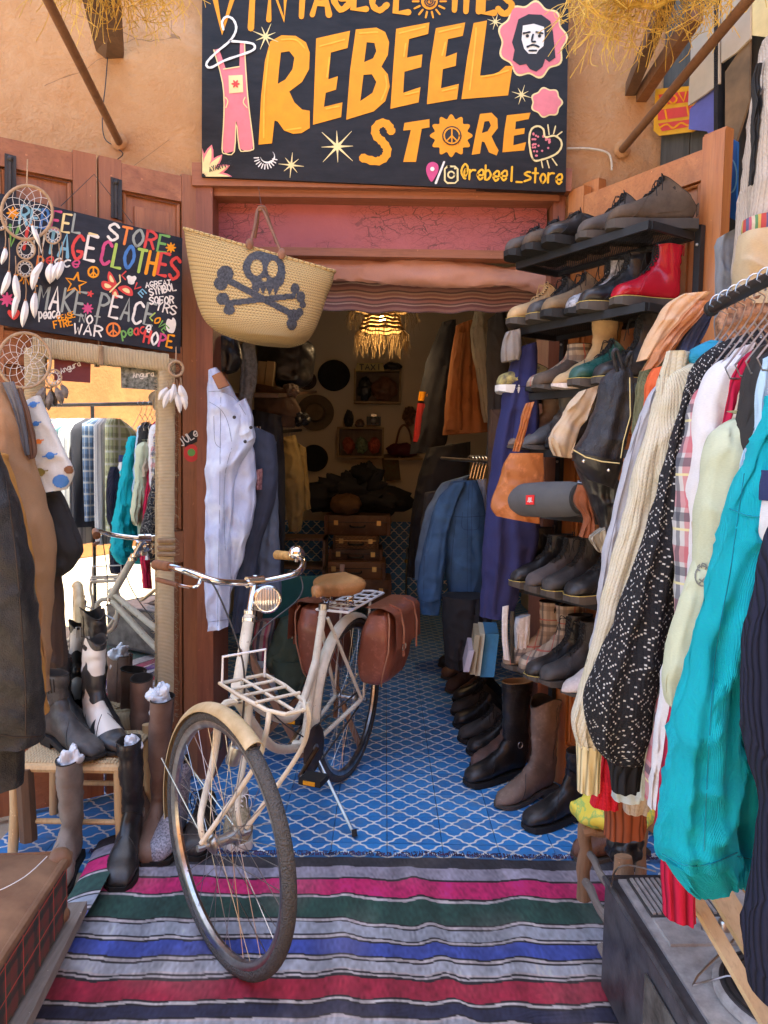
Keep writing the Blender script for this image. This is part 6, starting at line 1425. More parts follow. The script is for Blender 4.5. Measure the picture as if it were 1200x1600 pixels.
tealS = M('teal_seam', (.0, .22, .32), .8); t_ = find('teal_jacket')
seam(t_, [[(1140, 795), (1170, 806), (1200, 808)], [(1163, 740), (1150, 830), (1140, 900), (1120, 1010), (1110, 1130), (1104, 1240), (1100, 1330)], [(1034, 1334), (1070, 1352), (1110, 1350), (1152, 1332)], [(1152, 1338), (1175, 1342), (1199, 1340)]], tealS)
t_ = find('mint_sweatshirt'); bv_ = surf(t_); emb = paint('emblem_grey', (.16, .17, .16))
decal(t_, 'emblem_ring', [circ(1098, 900, 13, 1.3, 28)], [circ(1098, 900, 11, 1.3, 28)], emb, bv_, step=.8)
decal(t_, 'emblem_lettering', [seg((1090, 885), (1094, 882), 2), seg((1090, 885), (1090, 890), 2), seg((1090, 890), (1094, 892), 2), seg((1097, 880), (1103, 882), 2), seg((1103, 882), (1102, 890), 2), seg((1097, 880), (1096, 888), 2), seg((1092, 905), (1103, 912), 2.4), seg((1092, 912), (1102, 903), 2.4)], [], emb, bv_, off=.0028, step=.8)
seam(find('black_jacket'), [[(1140, 730), (1160, 738), (1178, 742)]], lining); seam(find('grey_cardigan'), [[(1002, 650), (985, 720), (965, 800), (948, 880), (934, 970)]], M('grey_seam', (.2, .2, .23), .8))
# ------------------------------------------------------------ bags on the rack
def bag(name, label, Y, mat, rows, **k):
    T = thing(name, label, k.pop('cat_', 'bag'), P(rows[-1][0], rows[-1][1], Y), 0, 'bags hanging beside the shoe rack'); part(k.pop('pn', 'bag_body'), drape(rows, Y, **k), mat, T, ang=1.5); return T
peb = M('pebbled_black_leather', (.016, .017, .022), .38, .2, 10, kind='leather', bump=.9, bd=.0025)
Tb = bag('bucket_bag', 'black pebbled leather bucket bag with drawstring and pale stitching', 2.02, peb, [(955, 578, 985, 575), (940, 598, 990, 600), (928, 640, 988, 640), (912, 680, 980, 680), (898, 702, 972, 708), (896, 720, 968, 726)], th=.08, folds=2, amp=.01)
part('base_panel', drape([(894, 708, 972, 722), (902, 728, 966, 742), (920, 750, 958, 764)], 2.01, th=.075, wr=.001, amp=0), blackleather, Tb)
for a, b in (((965, 580), (962, 548)), ((975, 578), (985, 552))): part('drawstring', MB().tube(cat([tuple(P(a[0], a[1], 1.95)), tuple(P(b[0]-4, b[1]+6, 1.93)), tuple(P(b[0]+2, b[1], 1.93)), tuple(P(a[0]+9, a[1]-2, 1.94))], 6), .0055, 8), peb, Tb)
part('stitching', MB().tube([P(x, y, 1.925) for x, y in ((896, 703), (915, 714), (940, 721), (968, 724))], .0016, 5), pLY, Tb); part('stitching', MB().tube([P(x, y, 1.93) for x, y in ((984, 590), (985, 650), (974, 690), (970, 716))], .0014, 5), pLY, Tb)
for x, y in ((912, 721), (951, 735)): part('rivet', MB().ball(P(x, y, 1.925), .005, 8, 6), chrome, Tb)
Tb = bag('shoulder_strap_bundle', 'beige and tan leather bag straps slung over the end of the rail', 1.83, cloth('beige_webbing', (.52, .33, .19)), [(1062, 462, 1108, 458), (1040, 480, 1085, 480), (1015, 520, 1048, 520), (995, 565, 1018, 560)], th=.03, cat_='straps', pn='webbing_strap')
part('leather_strap', drape([(1088, 470, 1116, 470), (1060, 500, 1092, 498), (1030, 535, 1062, 530), (1003, 580, 1030, 572)], 1.80, th=.008), M('tan_leather', (.36, .14, .05), .45, .15, **LEA), Tb)
part('denim_strap', drape([(1110, 468, 1125, 470), (1082, 500, 1108, 505), (1060, 540, 1085, 545), (1040, 580, 1062, 580)], 1.82, th=.01), cloth('navy_denim_strap', (.04, .05, .09), 'denim'), Tb)
bag('cloth_bundle', 'beige cotton bag crumpled over the fourth shelf', 2.16, cloth('beige_canvas', (.50, .37, .24)), [(905, 612, 935, 602), (885, 640, 925, 640), (868, 665, 905, 668), (857, 690, 897, 695), (866, 712, 892, 716)], th=.05, folds=1.5, amp=.006, wr=.010, pn='cloth')
Tb = bag('tan_shoulder_bag', 'orange tan leather shoulder bag hanging from the rack against blue trousers', 2.62, M('orange_tan_leather', (.42, .14, .035), .5, .15, 8, **LEA), [(797, 708, 848, 708), (785, 735, 850, 732), (774, 765, 848, 762), (766, 790, 845, 785), (775, 806, 842, 818)], th=.04, folds=1, amp=.003)
part('strap', drape([(822, 630, 834, 628), (812, 665, 824, 664), (800, 705, 812, 706)], 2.6, th=.006), MC['orange_tan_leather'], Tb)
Tb = bag('black_belt_bag', 'black stitched leather pouch below the bucket bag', 2.06, blackleather, [(900, 705, 950, 725), (905, 740, 968, 760), (925, 790, 962, 795), (940, 830, 958, 832)], th=.05)
Tb = bag('suede_pouch', 'rust brown suede pouch with strap hanging beside the rack', 2.12, M('rust_suede', (.24, .075, .03), .9, .3, 16), [(903, 757, 930, 760), (900, 785, 925, 788), (912, 810, 928, 808), (905, 838, 930, 842)], th=.03)
bag('striped_hat', 'cream and brown striped woven hat corner beside the grey sleeve', 2.05, stripes('hat_stripes', [(0, (.5, .44, .32)), (.5, (.25, .2, .13))], 0, .85, 60), [(922, 838, 945, 822), (923, 845, 950, 850), (935, 862, 950, 870)], th=.03)
# cylindrical speaker
spk = M('grey_mesh_fabric', (.10, .10, .098), .8, .15, 10, bump=.6, bs=300)
c = (P(792, 777, 2.70)+P(905, 775, 2.32))/2; a = P(797, 776, 2.66); b = P(912, 773, 2.34); dirb = (b-a).normalized(); Ls = (b-a).length; q = dirb.to_track_quat('Z', 'Y').to_matrix()
T = thing('portable_speaker', 'grey cylindrical portable speaker with red square badge on the fifth shelf', 'speaker', (c.x, c.y, SZ[4]+.014)); ctr = Vector(((a.x+b.x)/2, (a.y+b.y)/2, SZ[4]+.014+.062))
part('speaker_body', MB().lathe([(.040, -Ls/2+.004), (.050, -Ls/2+.01), (.058, -Ls/2+.06), (.061, 0), (.058, Ls/2-.06), (.050, Ls/2-.01), (.040, Ls/2-.004)], ctr, 36, q), spk, T)
for s_ in (-1, 1): part('end_cap', MB().lathe([(.001, s_*(Ls/2-.012)), (.036, s_*(Ls/2-.010)), (.045, s_*Ls/2), (.050, s_*(Ls/2-.004)), (.0505, s_*(Ls/2-.012))], ctr, 36, q), rubber, T)
nn = Vector((-dirb.y, dirb.x, 0)); nn = nn if nn.y < 0 else -nn
bp = ctr+nn*.0615; hb_ = dirb; part('badge', MB().prism([bp+hb_*x+UP*z for x, z in ((-.02, -.016), (.02, -.016), (.02, .016), (-.02, .016))], nn*.003), paint('badge_red', (.75, .03, .03)), T, smooth=False)
bpj = lambda x, y, off=0: bp+nn*(.0035+off)+hb_*((x-50)*.0003)-UP*((y-50)*.0003)
text(T, 'lettering', 'JBL', 12, 72, 98, 72, 46, 9, [pW], bpj, .0)
# ------------------------------------------------------------ rope mirror on the left leaf
mp = plane_proj(HL+NL*.055, NL)
T = thing('rope_mirror', 'tall mirror framed in wound straw cord leaning on the brown door', 'mirror', mp(160, 1130))
gm = G('mirror_glass', .015, metal=1); gm.b.inputs['Base Color'].default_value = (.86, .86, .83, 1); gm = gm.mat
part('glass', MB().prism([mp(58, 545), mp(256, 572), mp(256, 1118), mp(58, 1140)], -NL*.006), gm, T, smooth=False)
cord = G('wound_cord', .85); x, y, _ = cord.xyz(cord.coord('UV')); cw = cord.m('ABSOLUTE', cord.m('SINE', cord.m('MULTIPLY', y, 560)))
cord = cord.done(cord.mix(cord.ramp(cw, [(.0, 0.0), (.5, 1.0)]), (.26, .18, .09), cord.mix(cord.noise(cord.coord('Object'), 30, 4), (.52, .40, .21), (.70, .58, .36))), cord.bump(cw, .8, .004))
dk_ = M('jute_wrap', (.30, .20, .11), .9, .3, 40)
def rbar(nm, a, b, r):
    a, b = Vector(a), Vector(b); o = MB(); n = 14; d = (b-a); ax_ = d.normalized(); s1 = ax_.cross(NL).normalized(); rings = []; uv = []
    for i in range(40):
        t = i/39
        for k in range(n):
            an = 2*PI*k/n; uv.append((k/n*.15, t*d.length))
        rr0 = r*(1+.03*math.sin(i*1.7)); rings.append([a+d*t+s1*(rr0*spow(math.cos(2*PI*k/n), .6))+NL*(rr0*.55*spow(math.sin(2*PI*k/n), .6)) for k in range(n)])
    o.loft(rings, True, True, uv); return part(nm, o, cord, T)
o_ = .015
rbar('frame_side', mp(260, 560, o_), mp(258, 1128, o_), .034); rbar('frame_side', mp(54, 545, o_), mp(54, 1140, o_), .034)
rbar('frame_top', mp(50, 541, o_+.004), mp(262, 567, o_+.004), .036); rbar('frame_bottom', mp(50, 1135, o_+.004), mp(262, 1122, o_+.004), .034)
for a, b in (((158, 541), (158, 570)), ((246, 845), (273, 845)), ((246, 856), (273, 856)), ((246, 866), (273, 866))):
    part('jute_wrap', MB().tube([mp(*a, .040), mp(*b, .040)], .010, 6), dk_, T)
fz = MB()
for i in range(260):
    y = rnd.uniform(570, 1120); x0 = rnd.choice((247, 273)); q = mp(x0, y, .02); d_ = (-1 if x0 < 260 else 1)
    fz.tube([q, q-DL*d_*rnd.uniform(.006, .02)+UP*rnd.uniform(-.02, .01)+NL*.004], .0006, 3)
part('loose_fibres', fz, cord, T, kind='stuff')
for nm, c4_, m_, tx in (('maroon_card', [(85,556),(142,558),(141,598),(85,594)], paint('maroon', (.16, .03, .03)), (96, 583, 126, 571)), ('green_card', [(189,562),(250,566),(251,610),(190,606)], M('meadow_print', (.08, .11, .05), .5, .8, 60, c2=(.4, .42, .36)), (208, 590, 240, 588))):
    t_ = solo('postcard', nm.replace('_', ' ')+' with white script stuck on the mirror glass', 'card', MB().prism([mp(x, y, .003) for x, y in c4_], -NL*.002), m_, 'cards stuck on the mirror', smooth=False)
    text(t_, 'lettering', 'Angura', *tx, 8, 1.4, [pW], mp, .0045)
# ------------------------------------------------------------ dreamcatchers
hoopm = M('tan_suede_cord', (.42, .29, .17), .85, .25, 60, bump=.5, bs=200); webm = M('white_thread', (.68, .66, .60), .7, .1); feam = M('white_feather', (.74, .72, .66), .8, .12, 30, bump=.3, bs=200); fead = M('brown_feather', (.12, .09, .07), .8, .5, 40, c2=(.3, .25, .2))
def feather(par, x, y, L, w, ang, pr, off, m):
    """soft leaf-shaped vane with a raised shaft"""
    mb = MB(); dx, dy = math.sin(ang), math.cos(ang); N = 9
    prof = [(i/N, w*math.sin(PI*min(1, (i/N)*.93+.07))**.7*(1 if i < N else .2)) for i in range(N+1)]; vs = []
    for t, ww in prof:
        cx, cy = x+dx*L*t+3*math.sin(t*3+x)*t, y+dy*L*t; lift_ = .012*math.sin(t*PI)
        for s_, k_ in ((-1, .0), (0, .006), (1, .0)): vs.append(pr(cx+dy*ww*s_, cy-dx*ww*s_, off+lift_+k_))
    mb.add(vs, [(3*i+k, 3*i+k+1, 3*i+4+k, 3*i+3+k) for i in range(N) for k in (0, 1)])
    f = part('feather', mb, m, par); return f
def dreamcatcher(lab, cx, cy, r, pr, off, subs, feathers, webm_, hang_=None, grp='dreamcatchers on the left door', hoop=hoopm, nseg=12):
    T = thing('dreamcatcher', lab, 'dreamcatcher', pr(cx, cy+r, off), 0, grp)
    for (x, y, q, th) in [(cx, cy, r, .0055)]+[(a, b, c, .0032) for a, b, c in subs]:
        h = part('hoop', MB().tube([pr(x+q*math.cos(2*PI*i/36), y+q*1.05*math.sin(2*PI*i/36), off) for i in range(36)], th, 8, True), hoop, T)
        wb = MB(); pts = [(x+q*math.cos(2*PI*i/nseg), y+q*1.05*math.sin(2*PI*i/nseg)) for i in range(nseg)]
        ring_ = pts
        for lev in range(4 if q > 20 else 2):
            k = [.80, .60, .42, .26][lev]
            nx = [(x+q*k*math.cos(2*PI*(i+.5*(lev+1))/nseg), y+q*1.05*k*math.sin(2*PI*(i+.5*(lev+1))/nseg)) for i in range(nseg)]
            for i in range(nseg):
                wb.tube([pr(*ring_[i], off), pr(*nx[i], off+.001)], .0009, 4); wb.tube([pr(*ring_[(i+1) % nseg], off), pr(*nx[i], off+.001)], .0009, 4)
            ring_ = nx
        for i in range(nseg): wb.tube([pr(*ring_[i], off), pr(*ring_[(i+1) % nseg], off)], .0009, 4)
        part('web', wb, webm_, h, kind='stuff')
    for (x, y0, y, L, w, a, m) in feathers:
        part('cord', MB().tube([pr(x, y0, off), pr(x+1, (y0+y)/2, off+.004), pr(x, y, off+.004)], .0016, 5), hoop, T)
        part('bead', MB().ball(pr(x, y, off+.004), .0055, 8, 6), M('wooden_bead', (.45, .2, .07), .4), T)
        feather(T, x, y, L, w, a, pr, off+.006, m)
    if hang_: part('hanging_cord', MB().tube([pr(*hang_[0], off*.4), pr(*hang_[1], off)], .0024, 6), hoop, T)
    return T
W_, D_ = feam, fead
dreamcatcher('large tan dreamcatcher with white feathers hanging in front of the chalkboard', 42, 332, 40, cp, .02, [(83, 368, 12), (41, 390, 14), (39, 420, 12), (0, 349, 10)],
 [(8, 360, 388, 26, 5, -.1, W_), (14, 372, 425, 38, 6, -.25, W_), (24, 400, 430, 45, 6, .05, W_), (40, 435, 470, 42, 6, -.05, W_), (30, 440, 455, 45, 5, -.3, W_), (60, 375, 415, 40, 6, -.25, W_), (66, 380, 410, 36, 6, -.5, W_), (80, 382, 412, 32, 7, -.15, W_), (92, 380, 410, 34, 6, -.4, W_), (97, 378, 408, 30, 6, -.2, W_), (55, 430, 458, 40, 6, -.1, W_), (50, 345, 352, 34, 4, .3, W_)], webm, ((43, 249), (42, 292)))
dreamcatcher('wide pale dreamcatcher low on the left in front of the mirror corner', 38, 563, 41, mp, .06, [(84, 590, 12)], [(70, 603, 606, 34, 7, -.6, D_), (88, 600, 606, 28, 6, .3, D_), (96, 598, 602, 24, 6, .5, D_), (78, 600, 612, 30, 6, 0, D_)], webm, None)
dreamcatcher('small heart dreamcatcher with pale feathers hanging on the corner of the mirror', 275, 576, 11, mp, .06, [], [(272, 590, 600, 30, 5, -.1, W_), (281, 588, 602, 26, 6, .35, W_), (268, 590, 608, 34, 5, -.45, W_), (276, 592, 612, 34, 5, .1, W_), (283, 590, 612, 30, 5, .25, W_), (262, 596, 606, 26, 5, -.7, W_)], M('dark_thread', (.03, .025, .02), .8), ((275, 535), (275, 563)), nseg=10)
# ------------------------------------------------------------ straw lamps, poles and brackets
yst = M('yellow_straw', (.68, .40, .06), .7, .25, 40, c2=(.82, .56, .12))
def straw_lamp(lab, cx, cy, Y, r, seed, group='straw lampshades hanging over the street'):
    rn = random.Random(seed); c = P(cx, cy, Y); T = thing('straw_lampshade', lab, 'lampshade', c, 0, group)
    for j in range(9):
        z = .02+.035*j; rr = r*(1-.09*j)
        if j < 8: part('woven_ring', MB().tube([c+Vector((rr*math.cos(a), rr*math.sin(a), z+.006*math.sin(a*9))) for a in [2*PI*i/48 for i in range(48)]], .0085, 6, True), yst, T)
    sl = MB()
    for i in range(90):
        a = 2*PI*i/90; sl.tube([c+Vector((r*math.cos(a), r*math.sin(a), .02)), c+Vector((r*.36*math.cos(a+.15), r*.36*math.sin(a+.15), .28))], .0035, 4)
    part('woven_strands', sl, yst, T, kind='stuff'); fr = MB()
    for i in range(460):
        a = rn.uniform(0, 2*PI); k = rn.uniform(.85, 1.05); L = rn.uniform(.03, .15); p = c+Vector((r*k*math.cos(a), r*k*math.sin(a), rn.uniform(-.01, .06)))
        o = Vector((math.cos(a), math.sin(a), 0)); sw = Vector((rn.uniform(-1, 1), rn.uniform(-1, 1), 0))*.06
        fr.tube(cat([tuple(p), tuple(p+o*rn.uniform(.02, .09)+UP*rn.uniform(-.04, .03)+sw*.4), tuple(p+o*rn.uniform(.03, .12)+sw-UP*L*.6), tuple(p+o*rn.uniform(.0, .11)+sw*1.6-UP*L)], 3), .00125, 3)
    part('straw_fringe', fr, yst, T, kind='stuff'); return T
straw_lamp('yellow straw lampshade with loose fringe at the top left corner', 160, -62, 2.45, .15, 3)
straw_lamp('yellow straw lampshade with long frayed fringe at the top right', 1022, -24, 2.30, .14, 4)
def pole(lab, a, b, r, Ya, Yb): solo('wooden_pole', lab, 'pole', MB().tube([P(*a, Ya), P(*b, Yb)], r, 12), polewood, 'slanting wooden poles of the awning')
pole('slanting wooden pole meeting the wall above the left door', (52, -45), (186, 222), .0155, 2.2, 3.12)
pole('slanting wooden pole meeting the wall right of the signboard', (1215, -55), (972, 234), .0155, 2.0, 3.12)
mb = MB(); mb.prism([P(118, -40, 2.6), P(158, -40, 2.6), P(168, 60, 3.0), P(165, 92, 3.14), P(150, 80, 3.14)], Vector((.03, .10, 0))); solo('roof_beam', 'brown wooden beam end sticking out of the wall at the upper left', 'beam', mb, darkwood, smooth=False)
for i, (a, b, Y0) in enumerate((((1050, -20), (985, 140), 2.5), ((1090, 20), (1002, 150), 2.6))):
    solo('roof_beam', ['dark beam end above the right door, behind the straw fringe', 'lighter beam end beside the dark one above the right door'][i], 'beam', MB().beam(P(*a, Y0), P(*b, 3.14), .042, .05), darkwood if i == 0 else polewood, smooth=False)
solo('cable', 'thin dark cable hanging down the plaster at the upper left', 'cable', MB().tube(cat([tuple(P(x, y, 3.125)) for x, y in ((168, 90), (165, 130), (160, 180), (163, 215), (178, 228), (192, 240), (182, 250))], 4), .0022, 5), iron)
solo('cable', 'pale cable leaving the signboard along the wall to the right', 'cable', MB().tube(cat([tuple(P(x, y, 3.125)) for x, y in ((886, 232), (920, 232), (948, 238), (955, 250), (956, 266))], 4), .004, 6), creampaint)
for x, y in ((186, 222), (972, 234)): solo('pole_socket', 'rough mortar lump where the pole meets the wall at the '+('left' if x < 600 else 'right'), 'mortar', MB().ball(P(x, y, 3.13), .035, 10, 8, (1, .5, 1)), plaster, 'mortar lumps at the pole ends')
# ------------------------------------------------------------ boards hanging at the upper right
GWa, GWb = Vector((1.115, 3.13, 0)), Vector((1.62, 1.70, 0)); gd = (GWb-GWa).normalized(); gn = Vector((gd.y, -gd.x, 0)); gn = gn if gn.x < 0 else -gn
gp = plane_proj(GWa+gn*.012, gn)
T = thing('board_wall', 'dark weathered plank wall on the right behind the painted boards', 'wall', GWa)
for k in range(9):
    s0 = k*.17; part('plank', MB().prism([GWa+gd*s0+UP*0, GWa+gd*(s0+.165), GWa+gd*(s0+.165)+UP*4.2, GWa+gd*s0+UP*4.2], -gn*.03+gn*rnd.uniform(0, .004)), M('dark_grey_plank', (.09, .085, .07), .85, .4, 8, kind='woodZ', bump=.5), T, smooth=False)
GB = 'painted boards on the plank wall'
def pboard(lab, pts, m, off, deco=None, t=.008, nm='painted_board'):
    o = solo(nm, lab, 'board', MB().prism([gp(x, y, off) for x, y in pts], -gn*t), m, GB, smooth=False); return o
o = pboard('yellow and orange board reading LOVE above the orange door', [(1024,139),(1094,133),(1096,198),(1080,206),(1030,212),(1021,204)], paint('deep_yellow', (.75, .36, .02)), .03)
mb = MB()
for q in ([(1028,148),(1060,144),(1088,141),(1088,158),(1028,165)], [(1028,172),(1088,164),(1088,180),(1028,188)], [(1028,193),(1088,185),(1088,196),(1034,205)]): mb.flat([[gp(x, y, .032) for x, y in q]])
part('colour_band', mb, pR, o, smooth=False); text(o, 'lettering', 'LOVE', 1030, 164, 1090, 156, 14, 3, [pY], gp, .034); text(o, 'lettering', 'I+I', 1036, 188, 1082, 179, 14, 3, [pY], gp, .034)
mb = MB(); ribbon(mb, cat([(1030,200),(1042,194),(1052,200),(1064,192),(1076,196),(1088,188)], 4), 3, gp, .034); part('wave', mb, pY, o, smooth=False)
cb = M('beige_canvas_board', (.50, .41, .29), .8, .15, 5)
pboard('beige canvas board hanging left of the dark beam', [(1082,12),(1125,8),(1124,130),(1100,148),(1075,165),(1078,110)], cb, .06)
pboard('upper beige board right of the dark beam', [(1127,-20),(1172,-40),(1172,60),(1150,82),(1127,98)], cb, .06)
pboard('blue violet painted board with rounded corners', [(1078,170),(1100,148),(1124,132),(1125,190),(1120,226),(1104,205),(1076,202)], paint('blue_violet', (.12, .13, .38)), .045)
pboard('brown board with faded flower painting', [(1133,112),(1172,55),(1170,160),(1150,222),(1133,205)], M('faded_brown_board', (.20, .14, .08), .7, .35, 6, c2=(.32, .20, .10)), .05)
o = pboard('bright blue board with a white round emblem at the right', [(1131,208),(1152,222),(1150,345),(1131,335),(1130,280)], paint('royal_blue', (.02, .12, .34)), .055)
mb = MB(); ribbon(mb, [(1142+9*math.cos(a*PI/10), 275+26*math.sin(a*PI/10)) for a in range(21)], 2.4, gp, .057); part('emblem_ring', mb, pLB, o, smooth=False)
pboard('pale sky coloured board high at the right edge', [(1174,-40),(1215,-60),(1215,60),(1174,55)], paint('pale_cream_yellow', (.78, .62, .28)), .05)
solo('dark_upright', 'tall dark upright between the painted boards', 'post', MB().prism([gp(1126, -60, .03), gp(1133, -60, .03), gp(1131, 420, .03), gp(1125, 420, .03)], gn*.03), blackmetal, smooth=False)
# ------------------------------------------------------------ record player cabinet, bench and slats at the lower right
ZC = .33; c1, c2_ = F(946, 1368, ZC), F(1088, 1600, ZC); ed = (c2_-c1).normalized(); er = Vector((-ed.y, ed.x, 0)); er = er if er.x > 0 else -er
cabm = M('scuffed_black_cabinet', (.035, .034, .038), .45, .6, 9, c2=(.10, .10, .11), bump=.2); alu = M('scratched_aluminium', (.42, .41, .39), .45, .3, 30, metal=.15)
def cb_(a, b, z): return c1+ed*a+er*b+UP*(z-ZC)
def slabc(a0, a1, b0, b1, z0, z1): return MB().prism([cb_(a0, b0, z0), cb_(a1, b0, z0), cb_(a1, b1, z0), cb_(a0, b1, z0)], UP*(z1-z0))
T = thing('record_player', 'old black record player cabinet with slotted grille and turntable at the lower right', 'record player', cb_(.3, .2, 0))
part('cabinet', slabc(0, .80, 0, .44, .03, ZC-.012), cabm, T, smooth=False)
part('rim', MB().tube([cb_(0, 0, ZC-.008), cb_(.80, 0, ZC-.008), cb_(.80, .44, ZC-.008), cb_(0, .44, ZC-.008)], .009, 6, True), cabm, T)
part('deck_plate', slabc(.01, .79, .03, .42, ZC-.012, ZC-.004), alu, T, smooth=False)
gr = part('grille', slabc(.015, .17, .05, .26, ZC-.004, ZC), M('grille_dark', (.07, .065, .06), .6), T, smooth=False)
for k in range(15): part('grille_bar', slabc(.02+.0, .165, .056+.0135*k, .0635+.0135*k, ZC, ZC+.005), alu, gr, smooth=False)
pnl = part('control_panel', slabc(.185, .275, .05, .27, ZC-.004, ZC+.003), alu, T, smooth=False)
for a, b in ((.225, .16), (.225, .20)): part('knob', MB().lathe([(.016, ZC+.003), (.015, ZC+.02), (.012, ZC+.024), (.001, ZC+.025)], (cb_(a, b, 0).x, cb_(a, b, 0).y, 0), 16), steel, pnl)
pc_ = cb_(.44, .22, 0); pc_ = Vector((pc_.x, pc_.y, 0))
part('platter', MB().lathe([(.001, ZC+.012), (.135, ZC+.012), (.142, ZC+.008), (.142, ZC-.002)], pc_, 48), alu, T)
rec = G('record_rings', .3); x, y, z = rec.xyz(rec.coord('Object')); 
pl_ = part('record', MB().lathe([(.001, ZC+.0145), (.128, ZC+.0145), (.130, ZC+.0125)], pc_, 48), M('dark_rubber_mat', (.05, .045, .045), .5, .3, 20), T)
for r in (.05, .07, .09, .105, .12): part('mat_ring', MB().tube([pc_+Vector((r*math.cos(a), r*math.sin(a), ZC+.0155)) for a in [2*PI*i/40 for i in range(40)]], .0022, 5, True), rubber, pl_)
part('tone_arm', MB().tube([cb_(.30, .36, ZC+.03), cb_(.44, .37, ZC+.03), cb_(.50, .30, ZC+.022)], .005, 8), chrome, T)
T = thing('front_speaker_cloth', 'torn dark cloth panel on the side of the record cabinet', 'panel', cb_(.4, -.01, .03)); part('panel', MB().prism([cb_(.28, -.004, .05), cb_(.78, -.004, .05), cb_(.78, -.004, .27), cb_(.28, -.004, .27)], -er*.004), M('worn_cloth_panel', (.08, .07, .06), .9, .7, 10, c2=(.2, .19, .17)), T, smooth=False)
for k, (a, b, w_, lab) in enumerate((((1075, 1385, .50), (1215, 1625, .36), .030, 'long pale wooden slat lying across the record player'), ((1110, 1370, .48), (1190, 1500, .40), .055, 'wide pale wooden board beside the long slat'), ((1165, 1375, .47), (1230, 1450, .42), .05, 'short pale board end at the right edge under the teal jacket'))):
    solo('slatted_board', lab, 'slat', MB().beam(F(*a), F(*b), w_, .012), wood('slat_wood_%d' % k, (.52, .36, .18), (.62, .46, .26), 'Y', .6), 'pale slats over the record player', smooth=False)
mb = MB(); mb.tube([F(x, y, .37) for x, y in ((1180,1528),(1135,1525),(1082,1540),(1090,1525),(1145,1470),(1150,1462))], .0022, 6); solo('wire_hanger', 'bare wire hanger lying on the record player', 'hanger', mb, steel)
mb = MB(); mb.tube(cat([tuple(F(x, y, z)) for x, y, z in ((955,1385,.35),(962,1360,.36),(978,1352,.37),(1000,1355,.37),(1025,1362,.37))], 5), .0022, 6); solo('wire_hanger', 'loose wire hanger end at the near corner of the grille', 'hanger', mb, steel)
T = thing('branch_bench', 'rough low bench of grey branches at the right edge of the rug', 'bench', F(930, 1400))
def leg_(a, ztop, r, nm='leg', m=stumpwood, dz=(0, 0)):
    p = F(*a); o = MB(); N = 9
    o.tube([p+Vector((dz[0]*i/N+.004*math.sin(i*1.7), dz[1]*i/N+.004*math.sin(i*2.3), ztop*i/N)) for i in range(N+1)], [r*(1+.10*math.sin(i*2.1+a[0])) for i in range(N+1)], 10); part(nm, o, m, T)
leg_((911, 1408), .31, .022); leg_((966, 1520), .33, .026); leg_((975, 1352), .30, .026); leg_((1000, 1375), .34, .018)
def rung(a, za, b, zb, r, m=greywood):
    A_, B_ = F(*a, za), F(*b, zb); part('rung', MB().tube([A_.lerp(B_, i/6)+Vector((0, 0, .006*math.sin(i*2))) for i in range(7)], [r*(1+.12*math.sin(i*2.2)) for i in range(7)], 8), m, T)
rung((922, 1335), .19, (965, 1412), .21, .011); rung((915, 1378), .10, (968, 1475), .12, .013); rung((912, 1300), .28, (985, 1300), .29, .015, stumpwood); rung((940, 1480), .03, (1000, 1600), .05, .014)
mb = MB(); cc_ = P(958, 1268, 2.18)
mb.ball(cc_, 1, 40, 26, (.125, .10, .045)); mb.v = [cc_+(q-cc_)*(1+.22*noise.noise((q-cc_)*17))+Vector((0, 0, .012*noise.noise(q*38))) for q in mb.v]
g = G('yellow_green_print', .7); v = g.coord('Object'); f = g.noise(v, 16, 3, .5, 1.5); solo('cloth_bag', 'crumpled yellow bag with green print lying on the branch bench', 'bag', mb, g.done(g.ramp(f, [(0, (.62, .50, .03)), (.50, (.66, .55, .06)), (.55, (.22, .42, .10)), (.62, (.60, .52, .08))]), g.bump(g.noise(v, 30, 3), .6, .006)), ang=1.6)
mb = MB(); cc_ = P(978, 1325, 2.1); mb.ball(cc_, 1, 30, 20, (.05, .045, .05)); mb.v = [cc_+(q-cc_)*(1+.5*noise.noise((q-cc_)*40)) for q in mb.v]; solo('black_bundle', 'small crumpled black cloth under the bench by the record player', 'cloth', mb, blackleather, ang=1.6)
# ------------------------------------------------------------ suitcase at the lower left
ZS = .385; s1 = F(104, 1326, ZS); s2 = F(-6, 1492, ZS); sd_ = (s2-s1).normalized(); sr = Vector((-sd_.y, sd_.x, 0)); sr = sr if sr.x < 0 else -sr
def sc2(a, b, z): return Vector((s1.x, s1.y, 0))+sd_*a+sr*b+UP*z
tart = plaidmat('dark_tartan', (.05, .05, .03), (.17, .03, .022), (.02, .02, .018), 12, 14, .35, .7, 'Object', (.55, .06, .04))
lid = M('worn_brown_hide', (.20, .10, .055), .55, .35, 6, c2=(.30, .17, .09), bump=.5, bs=30)
T = thing('plaid_suitcase', 'old suitcase with dark red tartan sides and brown leather top at the lower left', 'suitcase', sc2(.3, .2, .2))
part('suitcase_body', MB().prism([sc2(0, 0, .20), sc2(.75, 0, .20), sc2(.75, .45, .20), sc2(0, .45, .20)], UP*(ZS-.20-.02)), tart, T, smooth=False)
mb = MB(); mb.grid(lambda u, v: sc2(-.006+.762*u, -.004+.46*v, ZS+.004*noise.noise(Vector((u*4, v*4, 1)))-.014*((2*u-1)**8)-.014*((2*v-1)**8)), 24, 16); part('leather_top', mb, lid, T)
part('edge_piping', MB().tube([sc2(-.004, -.003, ZS-.020), sc2(.756, -.003, ZS-.020), sc2(.756, .453, ZS-.020), sc2(-.004, .453, ZS-.020)], .012, 8, True), lid, T)
part('corner_cap', MB().ball(sc2(.012, .012, ZS-.022), .030, 14, 10), lid, T); part('corner_cap', MB().ball(sc2(.012, .012, .215), .022, 12, 8), lid, T)
